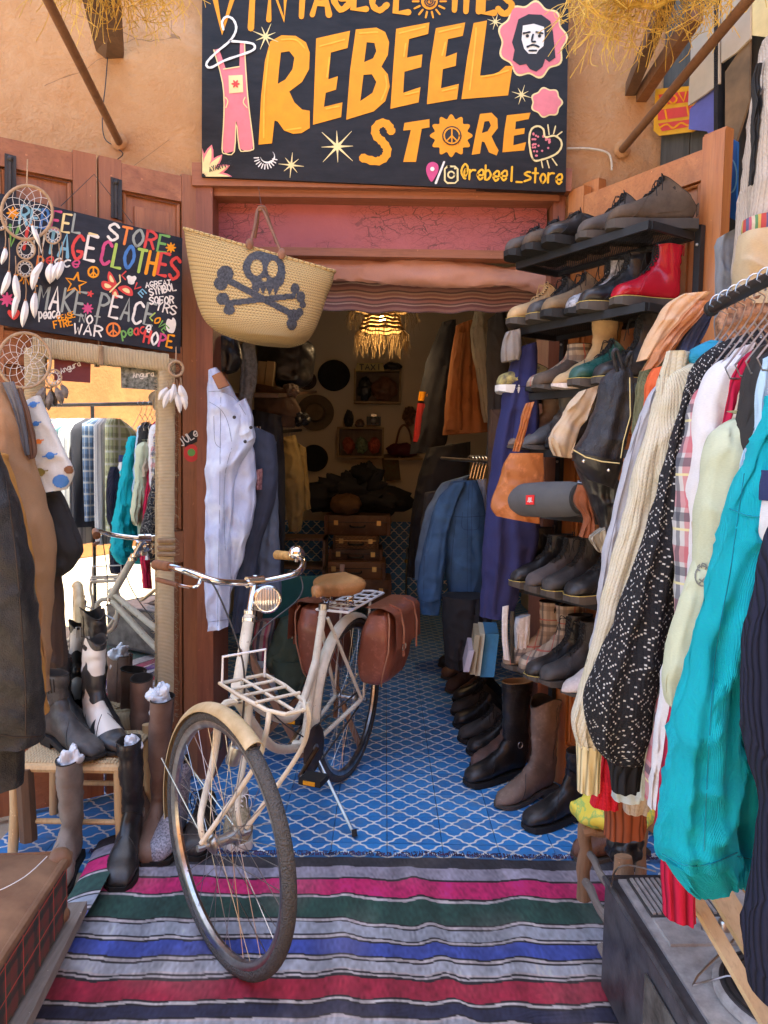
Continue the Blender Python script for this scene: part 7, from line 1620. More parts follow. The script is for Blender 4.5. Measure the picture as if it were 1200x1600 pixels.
part('rivet', MB().ball(sc2(-.004, .012, ZS-.010), .006, 8, 6), brass, T)
part('loose_string', MB().tube(cat([tuple(sc2(a, b, ZS+.008)) for a, b in ((.05, .03), (.14, .05), (.2, .10), (.16, .16), (.24, .2))], 5), .0012, 4), white, T)
mb = MB(); mb.prism([F(x, y, .185) for x, y in ((84, 1412), (136, 1408), (30, 1622), (-50, 1622))], -UP*.03); solo('wooden_plank', 'weathered reddish grey plank under the plaid suitcase', 'plank', mb, greywood, smooth=False)
solo('support_block', 'dark trestle holding the plank at the left edge', 'trestle', MB().box(sc2(.30, .22, .075)+Vector((0, 0, 0)), (.30, .45, .15)), darkwood, smooth=False)
solo('black_post', 'black stand leg in the dark behind the suitcase', 'stand', MB().tube([P(38, 1200, 2.45), P(45, 1312, 2.45)], .03, 8), darkwood)
# ------------------------------------------------------------ jackets, tote and bags at the left edge
GLJ = 'clothes hanging at the left edge'
tanj = cloth('tan_corduroy', (.30, .165, .08)); 
garment('black_leather_jacket', 'black leather jacket nearest the left edge', 'jacket', 1.75, M('soft_black_leather', (.012, .012, .013), .5, .35, 8, kind='leather', bump=.5), [('sleeve', [(-60, 700, -4, 705), (-60, 780, 22, 780), (-60, 860, 40, 860), (-60, 940, 52, 940), (-60, 1040, 60, 1040), (-60, 1120, 66, 1120), (-60, 1155, 64, 1158)], dict(th=.07, seed=41, folds=2, amp=.010), None), ('cuff', [(-60, 1152, 36, 1158), (-60, 1180, 36, 1184), (-60, 1230, 34, 1226)], dict(th=.05, wr=.003), None)], GLJ)
garment('mustard_jacket', 'mustard brown cotton jacket between the leather and the tan jackets', 'jacket', 1.85, cloth('mustard_cotton', (.42, .19, .04)), [('sleeve', [(-40, 700, 8, 710), (-40, 760, 24, 760), (-20, 840, 42, 840), (-10, 920, 52, 925), (0, 1000, 58, 1000), (30, 1060, 68, 1060), (45, 1120, 74, 1115)], dict(th=.05, seed=42, folds=2), None)], GLJ)
garment('tan_jacket', 'tan brown corduroy jacket hanging before the planet tote', 'jacket', 2.0, tanj, [('sleeve', [(-40, 600, 10, 606), (-40, 640, 36, 650), (-40, 700, 50, 705), (-20, 760, 66, 770), (0, 840, 84, 845), (20, 920, 80, 920), (40, 1000, 76, 1000), (52, 1080, 76, 1080)], dict(th=.07, seed=43, folds=2.5, amp=.012), None), ('shoulder', [(-60, 596, 6, 598), (-60, 660, 40, 660), (-60, 720, 45, 720)], dict(th=.08, seed=44), None)], GLJ)
garment('dark_brown_jacket', 'dark brown hem showing below the black shoulder bag', 'jacket', 2.15, cloth('dark_brown_cotton', (.05, .03, .022)), [('hem', [(60, 880, 96, 880), (60, 940, 98, 940), (60, 1000, 102, 1000), (60, 1040, 102, 1040)], dict(th=.04, seed=45), None)], GLJ)
garment('black_shoulder_bag', 'black shoulder bag hanging below the white tote', 'bag', 2.1, cloth('black_canvas', (.022, .020, .020)), [('bag_body', [(50, 765, 92, 765), (56, 800, 108, 800), (64, 840, 122, 835), (70, 865, 126, 862), (76, 890, 112, 888), (80, 900, 98, 900)], dict(th=.05, seed=46, folds=1, amp=.003), None)], 'bags at the left edge')
tot = drape([(26, 640, 62, 618), (36, 680, 88, 678), (45, 715, 104, 712), (54, 745, 116, 738), (62, 772, 104, 764)], 2.05, th=.025, folds=1, amp=.003, wr=.003, n=44)
T = thing('planet_tote', 'white tote bag printed with coloured planets at the left edge', 'bag', P(80, 772, 2.05), 0, 'bags at the left edge'); part('bag_body', tot, cloth('white_canvas', (.60, .58, .52)), T, ang=1.5)
bv = BVHTree.FromPolygons([tuple(q) for q in tot.v], tot.f)
for cx, cy, r, m_, rg in ((52, 632, 6, pB, 1), (56, 662, 5, pB, 1), (60, 690, 5, pO, 1), (78, 712, 7, pB, 1), (62, 738, 8, paint('olive', (.25, .2, .05)), 1), (95, 752, 13, pB, 0), (108, 734, 8, paint('brown', (.2, .08, .03)), 0)):
    decal(T, 'planet_print', [circ(cx, cy, r, .8)], [], m_, bv, off=.003); 
    if rg: decal(T, 'planet_ring', [seg((cx-r*1.7, cy+2), (cx+r*1.7, cy-3), 1.8)], [], m_, bv, off=.0042, step=.8)
part('strap', drape([(22, 608, 34, 606), (36, 650, 48, 650), (40, 700, 58, 700), (46, 718, 56, 714)], 1.98, th=.006, wr=.002), cloth('brown_strap', (.15, .08, .05)), T)
part('strap', drape([(4, 598, 22, 596), (22, 640, 36, 640), (34, 690, 44, 690), (40, 712, 46, 710)], 1.97, th=.006, wr=.002), cloth('grey_strap', (.13, .13, .14)), T)
solo('garment_rail', 'dark rail end carrying the clothes at the left edge', 'clothes rail', MB().tube([P(-10, 590, 2.2), P(-200, 560, 1.5)], .012, 8), blackmetal)
# ------------------------------------------------------------ inside the shop
denL = cloth('washed_light_denim', (.44, .50, .66), 'denim', sc=4); denD = cloth('dark_denim', (.035, .045, .075), 'denim'); denM = cloth('mid_blue_denim', (.05, .115, .22), 'denim', sc=4)
GI = 'trousers hanging just inside the doorway'
garment('light_jeans', 'pale washed jeans hanging by the waistband at the left door jamb', 'jeans', 2.98, denL, [
 ('waist_and_leg', [(326, 578, 338, 574), (325, 600, 358, 600), (325, 630, 376, 628), (325, 665, 392, 655), (324, 700, 398, 690), (323, 740, 372, 735), (322, 790, 366, 790), (322, 850, 362, 850), (322, 910, 360, 910), (323, 950, 358, 950), (325, 984, 356, 979)], dict(th=.06, seed=50, folds=2, amp=.010, wr=.009, n=48), None),
 ('leg', [(352, 690, 392, 690), (350, 730, 400, 730), (350, 780, 400, 775), (350, 830, 392, 825), (348, 880, 378, 875), (344, 930, 362, 925), (338, 960, 358, 955)], dict(th=.045, seed=52, Y=3.02, folds=2, wr=.008), None),
 ('folded_waistband', [(362, 640, 384, 622), (364, 668, 396, 655), (374, 700, 398, 685)], dict(th=.075, seed=53, Y=2.97), None),
 ('leather_patch', [(331, 588, 346, 581), (335, 596, 352, 590), (341, 608, 359, 602)], dict(th=.012, Y=2.905, wr=0, amp=0, hollow=False), M('brown_label', (.30, .13, .06), .6))], GI)
for k, (x, y) in enumerate(((392, 668), (383, 690), (366, 652))): solo('jeans_button', ['dark metal button on the pale jeans waistband', 'lower metal button on the pale jeans fly', 'upper rivet on the pale jeans pocket'][k], 'button', MB().ball(P(x, y, 2.885), .007, 8, 6), iron, 'buttons on the pale jeans')
garment('dark_jeans', 'dark blue jeans with a leather patch hanging behind the pale pair', 'jeans', 3.15, denD, [('leg', [(392, 664, 428, 680), (388, 720, 434, 720), (380, 790, 430, 780), (372, 860, 408, 850), (366, 930, 396, 925), (362, 990, 384, 985)], dict(th=.06, seed=54, folds=3), None), ('leather_patch', [(393, 676, 410, 672), (402, 700, 418, 690)], dict(th=.068, Y=3.14, wr=0, hollow=False), M('brown_label', (.30, .13, .06), .6))], GI)
garment('blue_jeans', 'faded grey blue jeans farther inside the doorway', 'jeans', 3.3, cloth('grey_blue_denim', (.10, .13, .19), 'denim'), [('leg', [(404, 690, 432, 690), (402, 780, 434, 780), (400, 880, 438, 880), (398, 940, 440, 940)], dict(th=.05, seed=55, folds=3), None)], GI)
garment('pink_embroidery', 'pink and red embroidered cloth hanging from the dark jeans', 'cloth', 3.05, M('pink_print', (.45, .04, .10), .8, .8, 60, c2=(.5, .3, .3)), [('cloth', [(398, 735, 410, 732), (398, 765, 409, 765)], dict(th=.02), None)], GI)
nav = cloth('indigo_workwear', (.026, .028, .10), sc=4)
garment('indigo_trousers', 'indigo blue work trousers hanging beside the shoe rack', 'trousers', 2.95, nav, [('leg', [(806, 545, 838, 535), (792, 590, 840, 590), (780, 650, 842, 650), (768, 720, 842, 720), (760, 790, 842, 790), (755, 860, 838, 860), (752, 910, 815, 915), (750, 962, 800, 965)], dict(th=.08, seed=56, folds=3, amp=.014), None), ('rear_leg', [(808, 780, 845, 780), (808, 850, 843, 850), (812, 925, 836, 925)], dict(th=.05, seed=57, Y=3.02), None)], GI)
garment('denim_jacket', 'blue denim jacket with long sleeves hanging on a wire hanger inside the doorway', 'jacket', 3.9, denM, [('front', [(705, 752, 745, 750), (688, 790, 757, 790), (690, 850, 758, 850), (698, 910, 758, 908), (702, 935, 758, 932)], dict(th=.10, seed=58, folds=3), None), ('waistband', [(701, 930, 758, 928), (702, 946, 757, 944)], dict(th=.09, amp=0, wr=.002), None),
 ('sleeve', [(706, 756, 728, 752), (684, 780, 712, 790), (668, 830, 700, 840), (656, 880, 696, 885), (652, 925, 690, 930), (658, 958, 686, 960)], dict(th=.07, seed=59, Y=3.8, folds=2), None), ('chest_pocket', [(722, 800, 748, 800), (722, 826, 748, 826)], dict(th=.105, Y=3.89, wr=0, amp=.001, hollow=False), denM)], GI)
garment('light_denim_jacket', 'lighter denim jacket shoulder behind the blue one', 'jacket', 4.2, cloth('light_denim', (.16, .25, .36), 'denim'), [('body', [(690, 755, 735, 742), (665, 800, 700, 790), (650, 870, 690, 870), (648, 905, 690, 905)], dict(th=.06, seed=60), None)], GI)
garment('shirt', 'white top between the denim jacket and the indigo trousers', 'top', 4.05, cloth('white_sport', (.7, .7, .72)), [('body', [(742, 750, 760, 748), (745, 800, 760, 800), (750, 930, 760, 930)], dict(th=.04), None)], GI)
js = M('grey_denim_seam', (.20, .24, .34), .8); ds = M('dark_denim_seam', (.02, .045, .10), .8); os_ = M('ochre_thread', (.40, .24, .08), .8)
seam(find('light_jeans'), [[(345, 620), (344, 700), (343, 800), (341, 900), (340, 978)], [(327, 628), (345, 640), (356, 660), (362, 690)], [(326, 972), (340, 970), (356, 968)], [(326, 612), (345, 612), (366, 622), (384, 648)], [(334, 650), (336, 690), (345, 700)], [(362, 700), (352, 740), (350, 800), (352, 860)]], js)
seam(find('denim_jacket'), [[(733, 756), (731, 800), (730, 860), (730, 926)], [(738, 756), (737, 800), (736, 860), (736, 926)], [(700, 806), (728, 808), (757, 806)], [(723, 800), (722, 824), (735, 828), (748, 824), (748, 800)], [(712, 812), (706, 870), (704, 926)], [(657, 938), (672, 942), (688, 938)], [(702, 930), (730, 932), (757, 930)], [(676, 800), (664, 860), (662, 930)]], ds)
seam(find('indigo_trousers'), [[(815, 550), (805, 640), (795, 740), (782, 850), (775, 960)], [(790, 600), (812, 604), (838, 600)]], M('indigo_seam', (.012, .014, .05), .8))
mb = MB(); mb.tube([P(690, 716, 4.1), P(770, 722, 3.5)], .008, 8); solo('inner_rail', 'steel rail holding hangers above the denim jackets', 'clothes rail', mb, steel)
for k in range(5):
    q = P(735+5*k, 718, 3.95-.05*k); solo('hook', 'bright hanger hook above the denim jacket, number counted from the left: '+['first', 'second', 'third', 'fourth', 'fifth'][k], 'hanger', MB().tube(cat([tuple(q+Vector((0, 0, -.10))), tuple(q+Vector((.01, 0, -.05))), tuple(q+Vector((.02, 0, 0))), tuple(q+Vector((0, 0, .02))), tuple(q+Vector((-.02, 0, 0)))], 4), .0026, 6), chrome, 'hanger hooks inside the doorway')
GW = 'clothes on the right wall inside the shop'
ginA = [('long_black_coat', 'long black coat with red and yellow woven stripes on the right wall', 'coat', 4.9, cloth('black_coat_wool', (.03, .03, .035)), [('body', [(690, 505, 712, 500), (668, 560, 710, 560), (654, 620, 705, 620), (645, 680, 700, 680), (640, 710, 690, 705)], dict(th=.1, seed=61), None), ('yellow_stripe', [(655, 612, 672, 614), (653, 626, 670, 628)], dict(th=.12, Y=4.85, wr=0), pY), ('red_stripe', [(652, 630, 669, 632), (645, 690, 664, 692)], dict(th=.12, Y=4.85, wr=0), paint('wool_red', (.45, .03, .03)))]),
 ('brown_suede_jacket', 'rust brown suede jacket high on the right wall', 'jacket', 4.5, cloth('rust_suede_cloth', (.36, .13, .04)), [('body', [(712, 510, 738, 500), (704, 560, 748, 560), (697, 620, 757, 615), (692, 680, 762, 675)], dict(th=.10, seed=62, folds=4, amp=.02), None), ('sleeve', [(715, 520, 728, 520), (703, 600, 722, 600), (694, 672, 722, 672)], dict(th=.06, seed=63, Y=4.4), None)]),
 ('shearling_coat', 'cream shearling coat lining beside the rust suede jacket', 'coat', 4.3, cloth('cream_shearling', (.48, .42, .30), bs=90, bump=1.0), [('lining', [(742, 482, 756, 480), (735, 530, 760, 525), (745, 590, 765, 590), (755, 660, 768, 660)], dict(th=.07, seed=64), None)]),
 ('dark_grey_jacket', 'dark grey jacket beside the shearling coat', 'jacket', 4.0, cloth('charcoal_wool', (.06, .055, .055)), [('body', [(762, 500, 790, 480), (760, 560, 795, 555), (762, 640, 790, 640), (760, 720, 785, 720)], dict(th=.06, seed=65), None)]),
 ('cap', 'grey fabric hanging above the canvas sneaker', 'cap', 2.9, cloth('warm_grey_wool', (.24, .21, .18)), [('crown', [(790, 520, 812, 515), (783, 545, 815, 545), (785, 566, 812, 562)], dict(th=.06, seed=66), None)]),
 ('striped_dark_trousers', 'black trousers hanging under the long coat', 'trousers', 4.8, cloth('black_satin', (.022, .022, .025), rough=.5), [('leg', [(668, 700, 735, 690), (650, 760, 730, 760), (640, 830, 700, 830), (636, 900, 690, 900)], dict(th=.12, seed=67, folds=6, amp=.02), None)]),
 ('grey_tweed_coat', 'grey tweed coat hem behind the denim jackets', 'coat', 4.5, cloth('grey_tweed', (.07, .07, .075)), [('hem', [(664, 770, 700, 765), (655, 840, 690, 840), (650, 890, 680, 890)], dict(th=.08, seed=68), None)]),
 ('dark_trousers_row', 'dark trousers hanging low below the denim jacket', 'trousers', 3.7, cloth('near_black_cotton', (.03, .028, .028)), [('leg', [(690, 930, 765, 930), (692, 990, 768, 990), (696, 1040, 765, 1040)], dict(th=.10, seed=69, folds=6, amp=.02), None)]),
 ('brown_jacket_low', 'brown cloth hanging behind the orange tan bag', 'jacket', 3.5, cloth('brown_wool', (.09, .05, .03)), [('body', [(765, 640, 792, 640), (762, 720, 790, 720), (765, 780, 790, 780)], dict(th=.05, seed=70), None)])]
for n_, l_, c_, Y_, m_, pr_ in ginA: garment(n_, l_, c_, Y_, m_, pr_, GW)
GLW = 'clothes and bags along the left wall inside the shop'
for n_, l_, c_, Y_, m_, pr_ in [
 ('black_leather_bag', 'glossy black leather bag hanging under the straw basket', 'bag', 3.3, blackleather, [('bag_body', [(330, 525, 372, 530), (328, 560, 378, 560), (330, 585, 370, 580)], dict(th=.08, seed=71), None)]),
 ('fur_stole', 'pale grey fur hanging beside the black leather bag', 'fur', 3.7, M('grey_fur', (.20, .18, .15), .95, .4, 60, bump=1, bs=200), [('fur', [(372, 540, 398, 535), (376, 580, 402, 580), (372, 630, 395, 625), (375, 660, 388, 655)], dict(th=.06, seed=72), None)]),
 ('cream_lace_dress', 'mustard cream jacket hanging on the left wall rail', 'jacket', 5.0, cloth('mustard_cream', (.30, .21, .08)), [('body', [(440, 684, 462, 680), (440, 740, 474, 740), (448, 800, 474, 800), (452, 830, 470, 830)], dict(th=.08, seed=73), None), ('sleeve', [(462, 690, 478, 700), (466, 750, 482, 750), (470, 800, 486, 795)], dict(th=.05, seed=74, Y=5.2), None)]),
 ('dark_coats', 'row of black coats behind the jeans on the left wall', 'coat', 4.3, cloth('black_coat_wool', (.03, .03, .035)), [('body', [(395, 640, 440, 650), (395, 740, 445, 740), (400, 860, 445, 860), (400, 960, 440, 960)], dict(th=.15, seed=75, folds=5, amp=.02), None)]),
 ('black_hat_bag', 'cluster of black felt bags above the left shelf', 'bag', 4.6, blackleather, [('bag_body', [(400, 520, 470, 525), (398, 555, 492, 545), (405, 590, 488, 590), (440, 606, 475, 605)], dict(th=.12, seed=76), None)]),
 ('brown_drape', 'brown cloth pile on the left shelf', 'cloth', 4.4, cloth('brown_wool', (.09, .05, .03)), [('cloth', [(400, 600, 450, 610), (398, 640, 470, 640), (405, 665, 460, 668)], dict(th=.12, seed=77), None)])]: garment(n_, l_, c_, Y_, m_, pr_, GLW)
T = thing('wall_shelf', 'dark wooden shelf on the left wall carrying boxes', 'shelf', P(430, 625, 4.6)); part('board', MB().beam(P(398, 618, 4.0), P(470, 612, 5.8), .25, .02), darkwood, T, smooth=False)
T = thing('box_pair', 'two tan cardboard boxes standing on the left wall shelf', 'box', P(418, 610, 4.5))
for x in (412, 425): part('box', MB().box(P(x, 590, 4.5), (.045, .2, .17), Matrix.Rotation(.1, 3, 'Y')), M('tan_card', (.34, .24, .12), .8), T, smooth=False)
T = thing('left_rail', 'black rail with hangers on the left wall inside the shop', 'clothes rail', P(440, 676, 4.7)); part('rail', MB().tube([P(395, 678, 4.0), P(470, 672, 5.8)], .012, 8), blackmetal, T)
for k in range(14): q = P(402+4.5*k, 676, 4.1+.12*k); part('hook', MB().tube([q+UP*.02, q+UP*.035, q-UP*.07], .004, 5), steel, T)
# hats on the back wall
felt = lambda n, c: M(n, c, .95, .2, 10, bump=.4, bs=120)
def hat(lab, x, y, r, m, Y=7.09, crown=True, flip=False):
    c = P(x, y, Y); R_ = r*Y/FPX; q = Matrix.Rotation(-PI/2, 3, 'X'); T = thing('hat', lab, 'hat', c-UP*R_, 0, 'hats on the back wall')
    q = Vector((0, -1, 0)).to_track_quat('Z', 'Y').to_matrix()
    part('brim', MB().lathe([(R_*.45, .012), (R_*.8, .006), (R_, .02), (R_*1.0, .024), (R_*.8, .012), (R_*.45, .02)], c, 40, q, .95), m, T)
    if crown: part('crown', MB().lathe([(R_*.56, .012), (R_*.54, .06), (R_*.47, .10), (R_*.30, .105), (.001, .085)], c, 36, q, .9), m, T); part('hat_band', MB().lathe([(R_*.57, .014), (R_*.565, .034), (R_*.55, .034)], c, 36, q, .9), blackleather, T)
    else: part('crown', MB().lathe([(R_*.96, .02), (R_*.9, .05), (R_*.6, .07), (.001, .075)], c, 36, q), m, T)
hat('round black hat pinned high on the back wall', 522, 587, 25, felt('black_felt', (.018, .017, .018)), crown=False)
hat('brown wide brimmed hat under the round black one', 493, 645, 29, felt('brown_felt', (.16, .115, .07)))
hat('black hat lowest on the back wall', 491, 716, 22, felt('black_felt', (.018, .017, .018)), crown=False)
hat('small dark hat partly behind the wide brimmed one', 480, 595, 15, felt('dark_brown_felt', (.06, .04, .03)))
# display boxes
bxw = wood('box_shelf_wood', (.26, .17, .08), (.36, .25, .13), 'X', .7)
def dbox(lab, x0, y0, x1, y1, Y, dep=.16):
    a, b = P(x0, y1, Y), P(x1, y0, Y); T = thing('box_shelf', lab, 'shelf', a, 0, 'box shelves on the back wall'); cx, cz = (a.x+b.x)/2, (a.z+b.z)/2; w_, h_ = b.x-a.x, b.z-a.z
    part('base', MB().box((cx, Y, a.z), (w_, dep, .018)), bxw, T, smooth=False); part('top', MB().box((cx, Y, b.z), (w_, dep, .018)), bxw, T, smooth=False)
    for x in (a.x+.009, b.x-.009): part('side', MB().box((x, Y, cz), (.018, dep, h_-.018)), bxw, T, smooth=False)
    part('back_panel', MB().box((cx, Y+dep/2-.004, cz), (w_-.036, .006, h_-.018)), darkwood, T, smooth=False)
dbox('upper box shelf holding a dark saddle bag on the back wall', 553, 580, 627, 629, 7.02); dbox('lower box shelf with little bags and cameras on the back wall', 527, 670, 600, 713, 7.02)
def lump(name, lab, cat_, x, y, Y, sx, sz, m, sy=.05, grp='small goods on the back wall shelves', k=.25, seed=1):
    mb = MB(); c = P(x, y, Y); s_ = Y/FPX; mb.ball(c, 1, 44, 28, (sx*s_, sy, sz*s_)); mb.v = [c+(q-c)*(1+k*noise.noise((q-c)*(2.2/(sx*s_))+Vector((seed, x, 0)))+k*.55*noise.noise((q-c)*(7/(sx*s_))+Vector((seed, x, 3)))) for q in mb.v]; return solo(name, lab, cat_, mb, m, grp, ang=1.4)
lump('saddle_bag', 'dark brown saddle bag lying in the upper box shelf', 'bag', 600, 608, 6.98, 20, 18, brownleather); lump('small_bag', 'small black bag beside the saddle bag', 'bag', 570, 608, 6.98, 11, 18, blackleather, seed=3)
lump('rolled_hat', 'dark crushed hat on top of the upper box shelf', 'hat', 613, 572, 6.9, 14, 6, blackleather, seed=4)
for k, (x, m_, l_) in enumerate(((545, M('brick_red_leather', (.30, .06, .03), .5), 'brick red purse in the lower box shelf'), (565, M('green_print', (.15, .2, .12), .7, .6, 50), 'green printed pouch in the lower box shelf'), (585, M('red_print', (.35, .07, .04), .7, .6, 50), 'red figured pouch at the right of the lower box shelf'))): lump('purse', l_, 'bag', x, 696, 6.88, 9, 12, m_, seed=k)
lump('jug', 'dark bottle shaped ornament on the lower box shelf', 'ornament', 545, 655, 6.98, 7, 14, iron, seed=8); lump('pouch', 'small brown pouch in the middle on top of the lower box shelf', 'bag', 562, 662, 6.98, 7, 7, taupe, seed=9)
T = thing('film_camera', 'old black film camera on top of the lower box shelf', 'camera', P(583, 667, 6.9)); c = P(584, 658, 6.9)
part('camera_body', MB().box(c, (.13, .06, .08)), blackmetal, T, smooth=False); part('camera_lens', MB().lathe([(.025, 0), (.027, .04), (.02, .045), (.001, .035)], c+Vector((0, -.03, 0)), 18, Vector((0, -1, 0)).to_track_quat('Z', 'Y').to_matrix()), steel, T); part('viewfinder', MB().box(c+UP*.052, (.05, .05, .024)), steel, T, smooth=False)
T = thing('taxi_sign', 'small yellowish TAXI roof sign on the upper box shelf', 'sign', P(578, 580, 6.85)); tp = plane_proj(P(578, 570, 6.85), (0, -1, 0))
part('sign_body', MB().prism([tp(x, y) for x, y in ((555, 580), (601, 580), (598, 567), (558, 567))], (0, .06, 0)), M('taxi_yellow', (.42, .33, .12), .6), T, smooth=False); text(T, 'lettering', 'TAXI', 562, 577.5, 595, 577.5, 8, 1.8, [pBk], tp, .002)
Tm = lump('maroon_bag', 'maroon handbag on a ledge at the right of the back wall', 'bag', 630, 703, 7.0, 26, 11, M('maroon_leather', (.10, .012, .02), .5), .08, seed=11, k=.15)
part('bag_handle', MB().tube(cat([tuple(P(618, 697, 7.0)), tuple(P(624, 672, 7.0)), tuple(P(632, 664, 7.0)), tuple(P(640, 674, 7.0)), tuple(P(644, 697, 7.0))], 6), .010, 8), brownleather, Tm)
solo('small_picture', 'small orange patterned picture leaning under the maroon handbag', 'picture', MB().box(P(611, 730, 7.06), (.16, .02, .26), Matrix.Rotation(-.12, 3, 'Y')), M('orange_pattern', (.35, .13, .04), .7, .7, 40, c2=(.10, .12, .06)), smooth=False)
# coats heap and suitcases
lump('black_coat_heap', 'heap of black coats and hats on top of the suitcases', 'coat', 556, 775, 6.55, 68, 34, cloth('black_coat_wool', (.03, .03, .035)), .28, None, .75, 5); lump('felt_hat', 'black felt hat crowning the heap of coats', 'hat', 568, 745, 6.5, 24, 20, felt('black_felt', (.018, .017, .018)), .16, None, .4, 6)
lump('cap', 'brown leather cap in front of the heap of black coats', 'cap', 540, 788, 6.15, 25, 17, M('cap_brown', (.14, .07, .03), .7), .12, None, .15, 7)
hide = M('old_suitcase_leather', (.13, .06, .03), .42, .3, 8, kind='leather'); wick = straw('wicker', (.20, .10, .05), (.26, .14, .07), 20, 30)
def suitcase(lab, x0, y0, x1, y1, Y, m):
    a, b = P(x0, y1, Y), P(x1, y0, Y); w_, h_ = b.x-a.x, b.z-a.z; cx, cz = (a.x+b.x)/2, (a.z+b.z)/2; T = thing('suitcase', lab, 'suitcase', (cx, Y+.2, a.z), 0, 'suitcases stacked at the back')
    mb = MB(); mb.loft([[Vector((cx+w_/2*k*spow(math.cos(t), .2), Y+.20+.20*k*spow(math.sin(t), .2), z)) for t in [2*PI*i/40 for i in range(40)]] for z, k in ((a.z+.002, .97), (a.z+.02, 1), (b.z-.02, 1), (b.z-.002, .97))])
    mb.uv = {i: (p.x+p.y, p.z*3) for i, p in enumerate(mb.v)}
    part('suitcase_body', mb, m, T, ang=.5); part('lid_seam', MB().box((cx, Y+.2, cz+h_*.15), (w_+.006, .406, .006)), brass if m is wick else blackleather, T, smooth=False)
    for s_ in (-.32, .32): part('lock', MB().box((cx+w_*s_, Y-.006, cz+h_*.12), (.035, .012, .04)), brass, T, smooth=False)
    part('handle', MB().tube(cat([(cx-.06, Y-.005, cz), (cx-.05, Y-.035, cz-.01), (cx+.05, Y-.035, cz-.01), (cx+.06, Y-.005, cz)], 5), .008, 8), blackleather, T)
    for s_ in (-.47, .47): part('corner', MB().box((cx+w_*s_, Y-.004, cz), (w_*.05, .012, h_*.98)), m if m is wick else brownleather, T, smooth=False)
suitcase('dark brown suitcase at the top of the stack under the black coats', 506, 806, 611, 836, 6.1, hide); suitcase('wicker suitcase second from the top of the stack', 520, 838, 592, 858, 6.05, wick); suitcase('slim brown suitcase in the middle of the stack', 513, 859, 598, 878, 6.05, M('deep_brown', (.08, .04, .028), .5))
suitcase('wide tan brown suitcase second from the bottom of the stack', 503, 879, 603, 906, 5.95, M('tan_case', (.20, .10, .05), .45, .25, 8)); suitcase('dark suitcase with steel clips at the bottom of the stack', 520, 907, 612, 948, 5.9, hide)
T = thing('low_cabinet', 'dark cabinet with shelves standing at the back left', 'cabinet', P(470, 935, 5.6)); c = P(470, 880, 5.6); 
for z in (0, .22, .44): part('shelf', MB().box((c.x, 5.7, c.z-.25+z), (.38, .3, .02)), darkwood, T, smooth=False)
for s_ in (-.18, .18): part('side', MB().box((c.x+s_, 5.7, (c.z+.2)/2), (.02, .3, c.z+.2)), darkwood, T, smooth=False)
T = thing('wall_ledge', 'narrow wooden ledge under the maroon handbag', 'shelf', P(630, 715, 7.05)); part('board', MB().beam(P(600, 717, 7.05), P(660, 717, 7.05), .14, .018), bxw, T, smooth=False)
T = thing('lamp_stand', 'thin metal stand with round foot near the back tiling', 'stand', P(634, 940, 5.6)); b_ = F(634, 945); part('pole', MB().tube([b_, b_+UP*.55], .008, 8), steel, T); part('foot', MB().lathe([(.001, .03), (.04, .022), (.07, .006), (.07, 0)], b_, 20), steel, T); part('knob', MB().ball(b_+UP*.42, .022, 10, 8), brass, T)
# lit straw lamp
LC = P(597, 500, 4.7); T = thing('pendant_lamp', 'lit tiered straw pendant lamp with hanging fringe inside the shop', 'lamp', LC)
ist = M('inner_straw', (.24, .15, .055), .8, .35, 40, c2=(.30, .19, .07)); n_ = 0
for z, r in ((.105, .185), (.085, .19), (.065, .17), (.035, .08), (.015, .105), (-.01, .115), (-.035, .125), (-.06, .135)):
    part('straw_ring', MB().tube([LC+Vector((r*math.cos(a), r*math.sin(a), z+.004*math.sin(8*a))) for a in [2*PI*i/40 for i in range(40)]], .0095, 6, True), ist, T)
fr = MB(); rn = random.Random(5)
for i in range(420):
    a = rn.uniform(0, 2*PI); up_ = i % 3 == 0; r = .185 if up_ else .135; z = .075 if up_ else -.06; L = rn.uniform(.05, .17); o = Vector((math.cos(a), math.sin(a), 0)); p = LC+o*r+UP*z
    fr.tube([p, p+o*rn.uniform(.01, .04)-UP*L*.4, p+o*rn.uniform(-.01, .05)+Vector((rn.uniform(-.02, .02), rn.uniform(-.02, .02), 0))-UP*L], .0009, 3)
part('straw_fringe', fr, ist, T, kind='stuff'); bulb = G('warm_bulb'); bulb.b.inputs['Emission Color'].default_value = (1, .62, .22, 1); bulb.b.inputs['Emission Strength'].default_value = 12
part('bulb', MB().ball(LC+UP*.005, .022, 14, 10), bulb.mat, T); part('flex', MB().tube([LC+UP*.03, Vector((LC.x, LC.y, 2.95))], .004, 6), blackmetal, T)
pl = bpy.data.lights.new('bulb_light', 'POINT'); pl.energy = 2.2; pl.color = (1, .68, .36); pl.shadow_soft_size = .03; po = bpy.data.objects.new('bulb_light', pl); COL.objects.link(po); po.location = LC-UP*.03; po.parent = None
